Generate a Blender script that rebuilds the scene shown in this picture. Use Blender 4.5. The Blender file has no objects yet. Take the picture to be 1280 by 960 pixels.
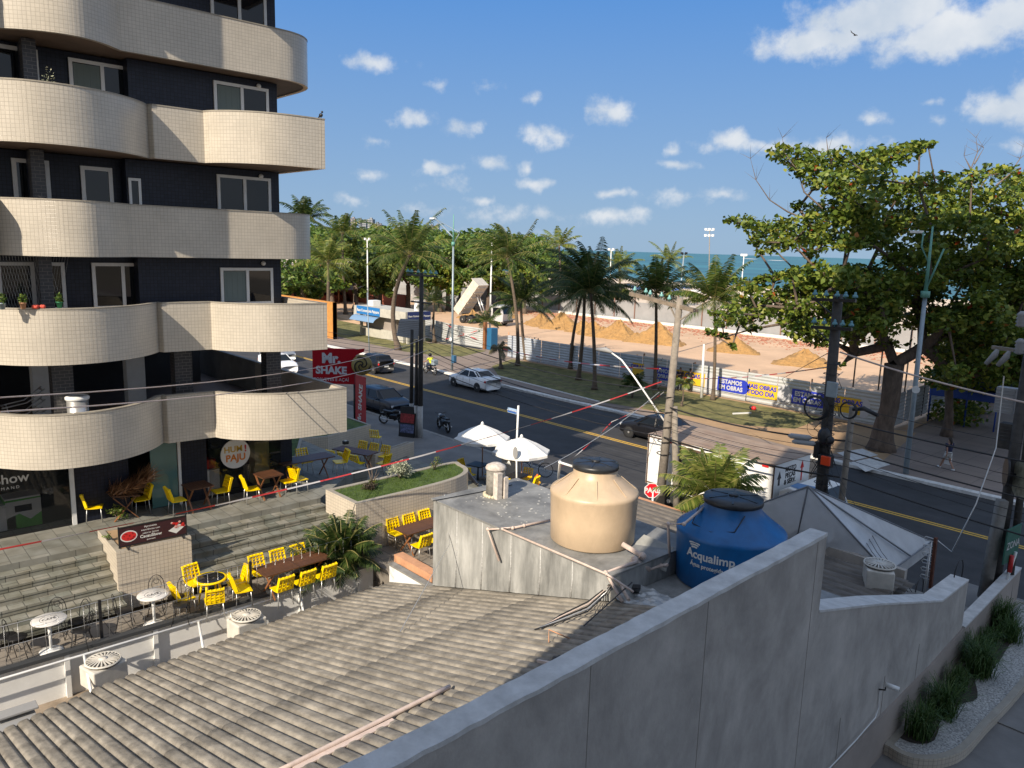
import bpy, math, random
import numpy as np
from mathutils import Vector, Matrix
random.seed(7); np.random.seed(7)
sc = bpy.context.scene
COL = sc.collection
R = math.radians
# ---------------------------------------------------------------- camera
# world axes: X runs along the street, Y across it towards the sea, Z up; eye 10.4 m above the road
EYE = 10.4; FOC = 961.0
_p = R(10.03); _r = 0.030; _a = math.atan2(.740, .673)
def _rot(v): return Vector((v[0]*math.cos(_a)-v[1]*math.sin(_a), v[0]*math.sin(_a)+v[1]*math.cos(_a), v[2]))
_f = Vector((0, math.cos(_p), -math.sin(_p))); _x = Vector((1, 0, 0)); _u = _x.cross(_f)
_cr = _rot(_x*math.cos(_r)+_u*math.sin(_r)); _cu = _rot(_u*math.cos(_r)-_x*math.sin(_r)); _cf = _rot(_f)
cam_d = bpy.data.cameras.new('camera'); cam = bpy.data.objects.new('camera', cam_d); COL.objects.link(cam)
cam_d.sensor_width = 36; cam_d.lens = 36*FOC/1280; cam_d.clip_start = .1; cam_d.clip_end = 60000
m4 = Matrix((_cr, _cu, -_cf)).transposed().to_4x4(); m4.translation = Vector((0, 0, EYE)); cam.matrix_world = m4
sc.camera = cam
sc.render.resolution_x = 1024; sc.render.resolution_y = 768
sc.view_settings.view_transform = 'Standard'; sc.view_settings.look = 'None'; sc.view_settings.gamma = 1
sc.view_settings.exposure = 0.60
# survey helpers: a sight line from the eye met with a level (at), or with a vertical plane (atx / aty)
def ray(px, py): return _cr*((px-640)/FOC) - _cu*((py-480)/FOC) + _cf
def at(px, py, z=0.0):
    d = ray(px, py); k = (z-EYE)/d.z; return Vector((d.x*k, d.y*k, z))
def atx(px, py, x):
    d = ray(px, py); k = x/d.x; return Vector((x, d.y*k, EYE+d.z*k))
def aty(px, py, y):
    d = ray(px, py); k = y/d.y; return Vector((d.x*k, y, EYE+d.z*k))
def atd(px, py, D):
    d = ray(px, py); return Vector((d.x*D, d.y*D, EYE+d.z*D))
def depth(p): return (Vector(p)-Vector((0, 0, EYE))).dot(_cf)
def proj(p):
    v = Vector(p)-Vector((0, 0, EYE)); a = v.dot(_cf); return 640+FOC*v.dot(_cr)/a, 480-FOC*v.dot(_cu)/a
# ---------------------------------------------------------------- sun and sky
SUN_EL = R(33.5); SV = Vector((.300*math.cos(SUN_EL), -.954*math.cos(SUN_EL), math.sin(SUN_EL))).normalized()
sl = bpy.data.lights.new('sun', 'SUN'); sl.energy = 4.6; sl.angle = R(.53); sl.color = (1.0, .88, .72)
so = bpy.data.objects.new('sun', sl); COL.objects.link(so); so.rotation_euler = SV.to_track_quat('Z', 'Y').to_euler()
W = bpy.data.worlds.new('World'); sc.world = W; W.use_nodes = True
wt = W.node_tree; wn = wt.nodes; wl = wt.links; wn.clear()
def N(t, **k):
    n = wn.new(t)
    for a, b in k.items(): setattr(n, a, b)
    return n
sky = N('ShaderNodeTexSky', sky_type='NISHITA'); sky.sun_disc = False
sky.sun_elevation = SUN_EL; sky.sun_rotation = math.atan2(SV.x, SV.y)
sky.altitude = 0; sky.air_density = 1.0; sky.dust_density = .6; sky.ozone_density = 2.5
hs = N('ShaderNodeHueSaturation'); hs.inputs['Saturation'].default_value = 1.0; hs.inputs['Value'].default_value = 1.0
wl.new(sky.outputs[0], hs.inputs['Color'])
bg = N('ShaderNodeBackground'); bg.inputs[1].default_value = .10
tc = N('ShaderNodeTexCoord'); sep = N('ShaderNodeSeparateXYZ'); wl.new(tc.outputs['Generated'], sep.inputs[0])
smr = N('ShaderNodeMapRange'); wl.new(sep.outputs[2], smr.inputs[0]); smr.inputs[1].default_value = 0; smr.inputs[2].default_value = .45; smr.inputs[3].default_value = .95; smr.inputs[4].default_value = .92
srp = N('ShaderNodeValToRGB'); wl.new(sep.outputs[2], srp.inputs[0])
srp.color_ramp.elements[0].position = 0; srp.color_ramp.elements[0].color = (.20, .30, .42, 1); srp.color_ramp.elements[1].position = .34; srp.color_ramp.elements[1].color = (.045, .175, .46, 1)
sml = N('ShaderNodeVectorMath', operation='SCALE'); wl.new(srp.outputs[0], sml.inputs[0]); sml.inputs['Scale'].default_value = 10
smx = N('ShaderNodeMix', data_type='RGBA'); wl.new(smr.outputs[0], smx.inputs[0]); wl.new(hs.outputs[0], smx.inputs[6]); wl.new(sml.outputs[0], smx.inputs[7]); wl.new(smx.outputs[2], bg.inputs[0])
def mth(op, a, b=None, c=None):
    n = N('ShaderNodeMath', operation=op)
    for i, v in enumerate((a, b, c)):
        if v is None: continue
        if isinstance(v, (int, float)): n.inputs[i].default_value = v
        else: wl.new(v, n.inputs[i])
    return n.outputs[0]
az = mth('ARCTAN2', sep.outputs[0], sep.outputs[1])
el = mth('ARCSINE', sep.outputs[2])
cmb = N('ShaderNodeCombineXYZ'); wl.new(mth('MULTIPLY', az, 57.2958), cmb.inputs[0]); wl.new(mth('MULTIPLY', el, 57.2958), cmb.inputs[1])
wv = N('ShaderNodeTexNoise'); wv.inputs['Scale'].default_value = .35; wv.inputs['Detail'].default_value = 3; wl.new(cmb.outputs[0], wv.inputs['Vector'])
wsb = N('ShaderNodeVectorMath', operation='MULTIPLY_ADD'); wl.new(wv.outputs['Color'], wsb.inputs[0]); wsb.inputs[1].default_value = (3.0, 1.5, 0); wsb.inputs[2].default_value = (-1.5, -.75, 0)
wad = N('ShaderNodeVectorMath', operation='ADD'); wl.new(cmb.outputs[0], wad.inputs[0]); wl.new(wsb.outputs[0], wad.inputs[1])
nz = N('ShaderNodeTexNoise'); nz.inputs['Scale'].default_value = .55; nz.inputs['Detail'].default_value = 8; nz.inputs['Roughness'].default_value = .62
wl.new(cmb.outputs[0], nz.inputs['Vector'])
nz2 = N('ShaderNodeTexNoise'); nz2.inputs['Scale'].default_value = .22; nz2.inputs['Detail'].default_value = 5
wl.new(cmb.outputs[0], nz2.inputs['Vector'])
# px centre, py centre, half width, half height of each cloud, and how dense it is
CL = [(1090, 20, 120, 42, 1.8), (1020, 52, 85, 30, 1.5), (1190, 42, 125, 40, 1.8), (1270, 20, 80, 36, 1.6), (1250, 135, 52, 28, 1.6), (1285, 120, 40, 32, 1.4),
      (763, 141, 31, 18, 1), (690, 168, 31, 15, 1), (575, 161, 20, 14, .9), (520, 148, 27, 12, .75), (466, 77, 34, 9, .6), (616, 204, 22, 13, 1),
      (665, 231, 29, 10, 1), (660, 211, 13, 11, .9), (464, 218, 22, 7, .8), (545, 212, 36, 8, .8), (770, 243, 18, 7, .8), (845, 247, 40, 11, .85),
      (910, 178, 38, 15, 1), (960, 182, 40, 11, .9), (1035, 182, 60, 15, 1), (1090, 145, 24, 9, .75), (1160, 129, 15, 7, .7), (1172, 152, 12, 7, .7),
      (845, 186, 14, 9, .85), (855, 206, 24, 8, .85), (765, 270, 46, 12, .85), (620, 267, 40, 11, .7), (530, 262, 34, 9, .6), (605, 103, 26, 8, .5),
      (665, 118, 14, 8, .6), (546, 110, 9, 7, .45), (464, 175, 13, 7, .55), (600, 250, 17, 6, .7), (680, 268, 24, 7, .55), (900, 240, 30, 7, .5), (1255, 182, 20, 9, .6),
      (430, 250, 20, 6, .4), (640, 290, 60, 6, .35), (560, 230, 26, 9, .5)]
acc = None; under = None
for cx, cy, a, b, dn in CL:
    d0 = ray(cx, cy).normalized(); d1 = ray(cx+a, cy).normalized(); d2 = ray(cx, cy-b).normalized()
    A0 = math.degrees(math.atan2(d0.x, d0.y)); E0 = math.degrees(math.asin(d0.z))
    wa = abs(math.degrees(math.atan2(d1.x, d1.y))-A0); we = abs(math.degrees(math.asin(d2.z))-E0)
    s1 = N('ShaderNodeVectorMath', operation='SUBTRACT'); wl.new(wad.outputs[0], s1.inputs[0]); s1.inputs[1].default_value = (A0, E0, 0)
    s2 = N('ShaderNodeVectorMath', operation='MULTIPLY'); wl.new(s1.outputs[0], s2.inputs[0]); s2.inputs[1].default_value = (1/wa, 1/we, 0)
    s3 = N('ShaderNodeVectorMath', operation='LENGTH'); wl.new(s2.outputs[0], s3.inputs[0])
    v = mth('MULTIPLY_ADD', s3.outputs['Value'], -dn, dn)
    acc = v if acc is None else mth('MAXIMUM', acc, v)
g1 = mth('MULTIPLY_ADD', nz.outputs[0], 2.6, -1.38)
tot = mth('ADD', acc, g1)
tot = mth('ADD', tot, mth('MULTIPLY_ADD', nz2.outputs[0], .8, -.4))
mr = N('ShaderNodeMapRange', interpolation_type='SMOOTHSTEP'); wl.new(tot, mr.inputs[0])
mr.inputs[1].default_value = -.25; mr.inputs[2].default_value = .95; mr.inputs[3].default_value = 0; mr.inputs[4].default_value = .93
cr = N('ShaderNodeValToRGB'); wl.new(mth('MULTIPLY_ADD', nz2.outputs[0], 1.3, -.15), cr.inputs[0])
cr.color_ramp.elements[0].position = .25; cr.color_ramp.elements[0].color = (.50, .58, .68, 1)
cr.color_ramp.elements[1].position = .75; cr.color_ramp.elements[1].color = (.78, .80, .82, 1)
bgc = N('ShaderNodeBackground'); wl.new(cr.outputs[0], bgc.inputs[0]); bgc.inputs[1].default_value = .72
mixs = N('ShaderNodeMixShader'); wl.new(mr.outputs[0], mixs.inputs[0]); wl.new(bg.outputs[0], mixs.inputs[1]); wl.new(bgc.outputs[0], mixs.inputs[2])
# unseen white cloud added behind and above the viewpoint to brighten and neutralise shade
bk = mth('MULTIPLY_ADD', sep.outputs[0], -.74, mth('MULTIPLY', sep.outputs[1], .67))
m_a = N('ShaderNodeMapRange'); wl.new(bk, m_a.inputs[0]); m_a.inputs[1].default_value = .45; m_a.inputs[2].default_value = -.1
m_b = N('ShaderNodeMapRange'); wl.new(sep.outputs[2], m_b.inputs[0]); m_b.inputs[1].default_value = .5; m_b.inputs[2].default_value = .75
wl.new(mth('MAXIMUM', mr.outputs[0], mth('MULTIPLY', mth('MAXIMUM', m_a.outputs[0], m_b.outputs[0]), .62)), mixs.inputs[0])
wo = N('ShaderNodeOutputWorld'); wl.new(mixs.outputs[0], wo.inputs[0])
try: sc.cycles.max_bounces = 6; sc.cycles.transparent_max_bounces = 12
except Exception: pass

# ---------------------------------------------------------------- object helpers
WM = {}
def tag(o, label=None, cat=None, group=None, kind=None):
    if label: o['label'] = label
    if cat: o['category'] = cat
    if group: o['group'] = group
    if kind: o['kind'] = kind
    return o
def thing(name, label, cat, loc=(0, 0, 0), rz=0, group=None):
    o = bpy.data.objects.new(name, None); COL.objects.link(o); o.location = loc; o.rotation_euler = (0, 0, rz); o.empty_display_size = .2
    WM[o.name] = Matrix.Translation(Vector(loc)) @ Matrix.Rotation(rz, 4, 'Z')
    return tag(o, label, cat, group)
KIDS = {}
def dup(o, loc=None, rz=None, label=None, group=None, parent=None, scale=None):
    c = o.copy(); COL.objects.link(c)
    if parent is not None: c.parent = parent
    else:
        if loc is not None: c.location = loc
        if rz is not None: c.rotation_euler = (0, 0, rz)
        if scale is not None: c.scale = (scale,)*3 if isinstance(scale, (int, float)) else scale
        if label: c['label'] = label
        if group: c['group'] = group
    ks = []
    for k in KIDS.get(o.name, []): ks.append(dup(k, parent=c))
    KIDS[c.name] = ks
    return c
class MB:
    def __init__(s): s.v = []; s.f = []; s.mi = []; s.sm = []; s.uv = {}
    def add(s, v, f, mi=0, sm=False, uv=None):
        n = len(s.v); s.v += [tuple(p) for p in v]
        for i, q in enumerate(f):
            if uv is not None: s.uv[len(s.f)] = uv[i]
            s.f.append(tuple(n+j for j in q)); s.mi.append(mi); s.sm.append(sm)
        return s
    def box(s, a, b, mi=0):
        x0, y0, z0 = a; x1, y1, z1 = b
        if x0 > x1: x0, x1 = x1, x0
        if y0 > y1: y0, y1 = y1, y0
        if z0 > z1: z0, z1 = z1, z0
        return s.add([(x0, y0, z0), (x1, y0, z0), (x1, y1, z0), (x0, y1, z0), (x0, y0, z1), (x1, y0, z1), (x1, y1, z1), (x0, y1, z1)],
                     [(0, 3, 2, 1), (4, 5, 6, 7), (0, 1, 5, 4), (1, 2, 6, 5), (2, 3, 7, 6), (3, 0, 4, 7)], mi)
    def cbox(s, c, d, rz=0, mi=0, rot=None):
        m = rot if rot is not None else Matrix.Rotation(rz, 3, 'Z'); c = Vector(c); v = []
        for z in (-.5, .5):
            for x, y in ((-.5, -.5), (.5, -.5), (.5, .5), (-.5, .5)): v.append(c+m@Vector((x*d[0], y*d[1], z*d[2])))
        return s.add(v, [(0, 3, 2, 1), (4, 5, 6, 7), (0, 1, 5, 4), (1, 2, 6, 5), (2, 3, 7, 6), (3, 0, 4, 7)], mi)
    def bar(s, p, q, w, h=None, mi=0):
        p = Vector(p); q = Vector(q); h = h or w; d = q-p; L = d.length
        if L < 1e-6: return s
        z = d/L; x = z.cross(Vector((0, 0, 1)))
        if x.length < 1e-3: x = Vector((1, 0, 0))
        x.normalize(); y = z.cross(x); v = []
        for c in (p, q):
            for a, b in ((-1, -1), (1, -1), (1, 1), (-1, 1)): v.append(c+x*(a*w/2)+y*(b*h/2))
        return s.add(v, [(0, 3, 2, 1), (4, 5, 6, 7), (0, 1, 5, 4), (1, 2, 6, 5), (2, 3, 7, 6), (3, 0, 4, 7)], mi)
    def tube(s, pts, r, n=8, mi=0, sm=True, cap=True):
        pts = [Vector(p) for p in pts]; k = len(pts)
        rs = r if isinstance(r, (list, tuple)) else [r]*k
        up = Vector((0, 0, 1)); v = []; px = None
        for i, p in enumerate(pts):
            d = (pts[min(i+1, k-1)]-pts[max(i-1, 0)])
            if d.length < 1e-9: d = Vector((0, 0, 1))
            d.normalize()
            if px is None:
                x = d.cross(up)
                if x.length < 1e-2: x = d.cross(Vector((1, 0, 0)))
            else: x = px-d*px.dot(d)
            if x.length < 1e-4: x = d.cross(Vector((.3, 1, .2)))
            x.normalize(); px = x; y = d.cross(x)
            for j in range(n):
                a = 2*math.pi*j/n; v.append(p+(x*math.cos(a)+y*math.sin(a))*rs[i])
        f = [(i*n+j, i*n+(j+1) % n, (i+1)*n+(j+1) % n, (i+1)*n+j) for i in range(k-1) for j in range(n)]
        s.add(v, f, mi, sm)
        if cap:
            b = len(s.v)-k*n
            s.f.append(tuple(b+j for j in range(n))[::-1]); s.mi.append(mi); s.sm.append(False)
            s.f.append(tuple(b+(k-1)*n+j for j in range(n))); s.mi.append(mi); s.sm.append(False)
        return s
    def lathe(s, prof, c=(0, 0, 0), n=24, mi=0, sm=True, cap=True, sx=1, sy=1):
        c = Vector(c); v = []; k = len(prof)
        for r, z in prof:
            for j in range(n):
                a = 2*math.pi*j/n; v.append((c.x+r*sx*math.cos(a), c.y+r*sy*math.sin(a), c.z+z))
        s.add(v, [(i*n+j, i*n+(j+1) % n, (i+1)*n+(j+1) % n, (i+1)*n+j) for i in range(k-1) for j in range(n)], mi, sm)
        if cap:
            b = len(s.v)-k*n
            s.f.append(tuple(b+j for j in range(n))[::-1]); s.mi.append(mi); s.sm.append(False)
            s.f.append(tuple(b+(k-1)*n+j for j in range(n))); s.mi.append(mi); s.sm.append(False)
        return s
    def prism(s, poly, z0, z1, mi=0):
        n = len(poly); ar = sum(poly[i][0]*poly[(i+1) % n][1]-poly[(i+1) % n][0]*poly[i][1] for i in range(n))
        if ar < 0: poly = poly[::-1]
        v = [(p[0], p[1], z0) for p in poly]+[(p[0], p[1], z1) for p in poly]
        return s.add(v, [tuple(range(n))[::-1], tuple(range(n, 2*n))]+[(i, (i+1) % n, n+(i+1) % n, n+i) for i in range(n)], mi)
    def ball(s, c, r, n=10, mi=0, sx=1, sy=1, sz=1):
        pr = [(r*math.sin(math.pi*i/n)+1e-4, -r*sz*math.cos(math.pi*i/n)) for i in range(n+1)]
        return s.lathe(pr, c, n+2, mi, True, False, sx, sy)
    def xf(s, m, start=0):
        for i in range(start, len(s.v)): s.v[i] = tuple(m @ Vector(s.v[i]))
        return s
    def build(s, name, mats, parent=None, bevel=0, label=None, smooth=None):
        if not isinstance(mats, (list, tuple)): mats = [mats]
        vs = s.v; loc = None
        if parent is not None:
            im = WM[parent.name].inverted(); wm = WM[parent.name]
            if im != Matrix.Identity(4): vs = [tuple(im @ Vector(p)) for p in s.v]
        else:
            a = np.array(s.v); loc = Vector(((a[:, 0].min()+a[:, 0].max())/2, (a[:, 1].min()+a[:, 1].max())/2, a[:, 2].min()))
            vs = [tuple(r) for r in (a-np.array(loc))]; wm = Matrix.Translation(loc)
        me = bpy.data.meshes.new(name); me.from_pydata(vs, [], s.f)
        for m in mats: me.materials.append(m)
        me.polygons.foreach_set('material_index', s.mi); me.polygons.foreach_set('use_smooth', s.sm if smooth is None else [smooth]*len(s.f))
        uvl = me.uv_layers.new(name='UVMap'); d = uvl.data; k = 0; V = s.v
        for fi, f in enumerate(s.f):
            if fi in s.uv:
                for q in s.uv[fi]: d[k].uv = q; k += 1
                continue
            a, b, c = V[f[0]], V[f[1]], V[f[2]]
            ux, uy, uz = b[0]-a[0], b[1]-a[1], b[2]-a[2]; wx, wy, wz = c[0]-a[0], c[1]-a[1], c[2]-a[2]
            nx, ny, nz_ = abs(uy*wz-uz*wy), abs(uz*wx-ux*wz), abs(ux*wy-uy*wx)
            for j in f:
                p = V[j]
                if nz_ >= nx and nz_ >= ny: d[k].uv = (p[0], p[1])
                elif nx >= ny: d[k].uv = (p[1], p[2])
                else: d[k].uv = (p[0], p[2])
                k += 1
        me.update()
        o = bpy.data.objects.new(name, me); COL.objects.link(o); WM[o.name] = wm
        if parent is not None: o.parent = parent; KIDS.setdefault(parent.name, []).append(o)
        else: o.location = loc
        if bevel:
            b = o.modifiers.new('bevel', 'BEVEL'); b.width = bevel; b.segments = 2; b.limit_method = 'ANGLE'; b.angle_limit = R(40)
        if label: o['label'] = label
        return o
def polymesh(name, V, F, mat, parent=None, smooth=False, mats=None, mi=None):
    """fast mesh from numpy arrays (world coordinates)"""
    V = np.asarray(V, dtype=float)
    if parent is not None:
        im = np.array(WM[parent.name].inverted()); V = V@im[:3, :3].T+im[:3, 3]; loc = None; wm = WM[parent.name]
    else:
        loc = Vector(((V[:, 0].min()+V[:, 0].max())/2, (V[:, 1].min()+V[:, 1].max())/2, V[:, 2].min())); V = V-np.array(loc); wm = Matrix.Translation(loc)
    F = np.asarray(F, dtype=np.int32); k = F.shape[1]
    me = bpy.data.meshes.new(name); me.vertices.add(len(V)); me.vertices.foreach_set('co', V.ravel())
    me.loops.add(F.size); me.loops.foreach_set('vertex_index', F.ravel())
    me.polygons.add(len(F)); me.polygons.foreach_set('loop_start', np.arange(0, F.size, k, dtype=np.int32)); me.polygons.foreach_set('loop_total', np.full(len(F), k, dtype=np.int32))
    me.polygons.foreach_set('use_smooth', np.full(len(F), smooth))
    for m in (mats or [mat]): me.materials.append(m)
    if mi is not None: me.polygons.foreach_set('material_index', mi)
    me.update(calc_edges=True); me.validate()
    o = bpy.data.objects.new(name, me); COL.objects.link(o); WM[o.name] = wm
    if parent is not None: o.parent = parent; KIDS.setdefault(parent.name, []).append(o)
    else: o.location = loc
    return o
_TC = {}
def text(mb, s, c, xd, yd, size, mi=0, ext=.004, bold=0.0, align='CENTER', shear=0, gap=1.0):
    """lettering: centre c, reading direction xd, up direction yd"""
    key = (s, bold, align, shear, gap)
    if key not in _TC:
        cu = bpy.data.curves.new('t', 'FONT'); cu.body = s; cu.size = 1; cu.extrude = .5; cu.offset = bold; cu.align_x = align; cu.align_y = 'CENTER'
        cu.resolution_u = 3; cu.shear = shear; cu.space_character = gap
        o = bpy.data.objects.new('t', cu); COL.objects.link(o)
        dg = bpy.context.evaluated_depsgraph_get(); me = o.evaluated_get(dg).to_mesh()
        _TC[key] = ([tuple(v.co) for v in me.vertices], [tuple(p.vertices) for p in me.polygons])
        o.evaluated_get(dg).to_mesh_clear(); bpy.data.objects.remove(o); bpy.data.curves.remove(cu)
    V, F = _TC[key]; xd = Vector(xd).normalized(); yd = Vector(yd).normalized(); zd = xd.cross(yd); c = Vector(c)
    mb.add([c+xd*(v[0]*size)+yd*(v[1]*size)+zd*(v[2]*2*ext) for v in V], F, mi)
# ---------------------------------------------------------------- materials
def newmat(name):
    m = bpy.data.materials.new(name); m.use_nodes = True; nt = m.node_tree; b = nt.nodes['Principled BSDF']; return m, nt, b
def node(nt, t, **k):
    n = nt.nodes.new(t)
    for a, b in k.items(): setattr(n, a, b)
    return n
def c4(c, k=1): return (min(c[0]*k, 1), min(c[1]*k, 1), min(c[2]*k, 1), 1)
def M(name, col, rough=.7, metal=0, ns=0, na=.15, bs=0, bstr=.3, bd=.01, col2=None, spec=.5, coat=0, stretch=None, detail=5, stain=None):
    m, nt, b = newmat(name); b.inputs['Base Color'].default_value = c4(col); b.inputs['Roughness'].default_value = rough
    b.inputs['Metallic'].default_value = metal; b.inputs['Specular IOR Level'].default_value = spec
    if coat: b.inputs['Coat Weight'].default_value = coat; b.inputs['Coat Roughness'].default_value = .05
    if ns or bs or stain:
        tcn = node(nt, 'ShaderNodeTexCoord'); src = tcn.outputs['Object']
        if stretch:
            mp = node(nt, 'ShaderNodeMapping'); mp.inputs['Scale'].default_value = stretch; nt.links.new(src, mp.inputs[0]); src = mp.outputs[0]
    if ns:
        n = node(nt, 'ShaderNodeTexNoise'); n.inputs['Scale'].default_value = ns; n.inputs['Detail'].default_value = detail; n.inputs['Roughness'].default_value = .65; nt.links.new(src, n.inputs['Vector'])
        r = node(nt, 'ShaderNodeValToRGB'); r.color_ramp.elements[0].position = .32; r.color_ramp.elements[1].position = .68
        r.color_ramp.elements[0].color = c4(col, 1-na); r.color_ramp.elements[1].color = c4(col2) if col2 else c4(col, 1+na)
        nt.links.new(n.outputs[0], r.inputs[0]); nt.links.new(r.outputs[0], b.inputs['Base Color'])
        if stain:   # broad patches of dirt over the fine grain: (scale, darkest factor, stretch)
            mp2 = node(nt, 'ShaderNodeMapping'); mp2.inputs['Scale'].default_value = stain[2]; nt.links.new(tcn.outputs['Object'], mp2.inputs[0])
            n3 = node(nt, 'ShaderNodeTexNoise'); n3.inputs['Scale'].default_value = stain[0]; n3.inputs['Detail'].default_value = 7; n3.inputs['Roughness'].default_value = .7; n3.inputs['Distortion'].default_value = .6; nt.links.new(mp2.outputs[0], n3.inputs['Vector'])
            r3 = node(nt, 'ShaderNodeValToRGB'); r3.color_ramp.elements[0].position = .36; r3.color_ramp.elements[1].position = .60; r3.color_ramp.elements[0].color = (stain[1],)*3+(1,)
            mx3 = node(nt, 'ShaderNodeMix', data_type='RGBA', blend_type='MULTIPLY'); mx3.inputs[0].default_value = 1; nt.links.new(n3.outputs[0], r3.inputs[0]); nt.links.new(r.outputs[0], mx3.inputs[6]); nt.links.new(r3.outputs[0], mx3.inputs[7]); nt.links.new(mx3.outputs[2], b.inputs['Base Color'])
    if bs:
        n2 = node(nt, 'ShaderNodeTexNoise'); n2.inputs['Scale'].default_value = bs; n2.inputs['Detail'].default_value = 6; nt.links.new(src, n2.inputs['Vector'])
        bp = node(nt, 'ShaderNodeBump'); bp.inputs['Strength'].default_value = bstr; bp.inputs['Distance'].default_value = bd
        nt.links.new(n2.outputs[0], bp.inputs['Height']); nt.links.new(bp.outputs[0], b.inputs['Normal'])
    return m
def brickmat(name, c1, c2, mortar, bw, bh, mw=.006, off=0.0, rough=.4, ns=0, na=.2, bump=.4, smooth=.1, spec=.5, stain=None):
    m, nt, b = newmat(name); uv = node(nt, 'ShaderNodeUVMap'); uv.uv_map = 'UVMap'
    br = node(nt, 'ShaderNodeTexBrick'); br.offset = off; br.squash = 1; nt.links.new(uv.outputs[0], br.inputs['Vector'])
    br.inputs['Color1'].default_value = c4(c1); br.inputs['Color2'].default_value = c4(c2); br.inputs['Mortar'].default_value = c4(mortar)
    br.inputs['Scale'].default_value = 1; br.inputs['Brick Width'].default_value = bw; br.inputs['Row Height'].default_value = bh
    br.inputs['Mortar Size'].default_value = mw; br.inputs['Mortar Smooth'].default_value = smooth; br.inputs['Bias'].default_value = 0
    out = br.outputs[0]; tcn = node(nt, 'ShaderNodeTexCoord')
    if ns:
        n = node(nt, 'ShaderNodeTexNoise'); n.inputs['Scale'].default_value = ns; n.inputs['Detail'].default_value = 6; nt.links.new(tcn.outputs['Object'], n.inputs['Vector'])
        r = node(nt, 'ShaderNodeValToRGB'); r.color_ramp.elements[0].position = .3; r.color_ramp.elements[1].position = .7
        r.color_ramp.elements[0].color = c4(stain or (1-na,)*3); r.color_ramp.elements[1].color = (1, 1, 1, 1)
        nt.links.new(n.outputs[0], r.inputs[0])
        mx = node(nt, 'ShaderNodeMix', data_type='RGBA', blend_type='MULTIPLY'); mx.inputs[0].default_value = 1
        nt.links.new(out, mx.inputs[6]); nt.links.new(r.outputs[0], mx.inputs[7]); out = mx.outputs[2]
    nt.links.new(out, b.inputs['Base Color']); b.inputs['Roughness'].default_value = rough; b.inputs['Specular IOR Level'].default_value = spec
    if bump:
        bp = node(nt, 'ShaderNodeBump'); bp.inputs['Strength'].default_value = bump; bp.inputs['Distance'].default_value = .004; bp.invert = True
        nt.links.new(br.outputs['Fac'], bp.inputs['Height']); nt.links.new(bp.outputs[0], b.inputs['Normal'])
    return m
def leafmat(name, ramp, trans=.4, rough=.5):
    m, nt, b = newmat(name); g = node(nt, 'ShaderNodeNewGeometry'); oi = node(nt, 'ShaderNodeObjectInfo')
    r = node(nt, 'ShaderNodeValToRGB'); r.color_ramp.interpolation = 'LINEAR'
    while len(r.color_ramp.elements) < len(ramp): r.color_ramp.elements.new(.5)
    for e, (p, c) in zip(r.color_ramp.elements, ramp): e.position = p; e.color = c4(c)
    nt.links.new(g.outputs['Random Per Island'], r.inputs[0])
    nt.links.new(r.outputs[0], b.inputs['Base Color']); b.inputs['Roughness'].default_value = rough; b.inputs['Specular IOR Level'].default_value = .35
    tr = node(nt, 'ShaderNodeBsdfTranslucent'); nt.links.new(r.outputs[0], tr.inputs[0])
    mx = node(nt, 'ShaderNodeMixShader'); mx.inputs[0].default_value = trans
    nt.links.new(b.outputs[0], mx.inputs[1]); nt.links.new(tr.outputs[0], mx.inputs[2]); nt.links.new(mx.outputs[0], nt.nodes['Material Output'].inputs[0])
    return m
def glassmat(name, tint, alpha, rough=.03):
    m, nt, b = newmat(name); b.inputs['Base Color'].default_value = c4(tint); b.inputs['Roughness'].default_value = rough; b.inputs['Specular IOR Level'].default_value = .8
    t = node(nt, 'ShaderNodeBsdfTransparent'); mx = node(nt, 'ShaderNodeMixShader'); mx.inputs[0].default_value = alpha
    nt.links.new(t.outputs[0], mx.inputs[1]); nt.links.new(b.outputs[0], mx.inputs[2]); nt.links.new(mx.outputs[0], nt.nodes['Material Output'].inputs[0])
    return m
m_cream = brickmat('cream_tile', (.55, .50, .42), (.51, .465, .39), (.37, .33, .27), .094, .094, .005, rough=.3, ns=1.1, na=.14)
m_cream2 = brickmat('cream_tile_wall', (.60, .53, .43), (.55, .49, .40), (.32, .27, .22), .10, .10, .005, rough=.3, ns=1.2, na=.14)
m_navy = brickmat('navy_tile', (.012, .016, .03), (.018, .022, .04), (.005, .006, .009), .10, .10, .005, rough=.4, spec=.3)
m_greytile = brickmat('grey_tile', (.045, .045, .05), (.035, .035, .04), (.16, .15, .14), .22, .09, .006, off=.5, rough=.4)
m_cap = M('parapet_cap', (.30, .27, .22), .7, ns=3)
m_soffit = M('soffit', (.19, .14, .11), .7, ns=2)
m_white = M('white_paint', (.74, .74, .72), .45, ns=3, na=.06)
m_whitem = M('white_metal', (.72, .72, .70), .35, ns=6, na=.05)
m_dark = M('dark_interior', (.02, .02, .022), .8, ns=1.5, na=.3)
m_black = M('black_paint', (.015, .015, .017), .45)
m_blackm = M('black_metal', (.02, .02, .022), .4, metal=.4)
m_rubber = M('rubber', (.02, .02, .02), .85)
m_glass = M('dark_glass', (.008, .010, .014), .04, spec=.45)
m_shop = glassmat('shop_glass', (.02, .025, .028), .3)
m_carglass = M('car_glass', (.006, .008, .010), .12, spec=.35)
m_teal = glassmat('teal_glass', (.10, .22, .21), .85, .1)
m_paving = brickmat('slate_paving', (.25, .245, .215), (.20, .205, .185), (.10, .10, .09), .62, .42, .009, off=.5, rough=.75, ns=2.2, na=.35, stain=(.62, .6, .55))
m_step = brickmat('slate_step', (.28, .265, .225), (.19, .20, .175), (.08, .08, .07), .5, .33, .01, off=.5, rough=.75, ns=3, na=.35, stain=(.6, .58, .5))
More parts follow.
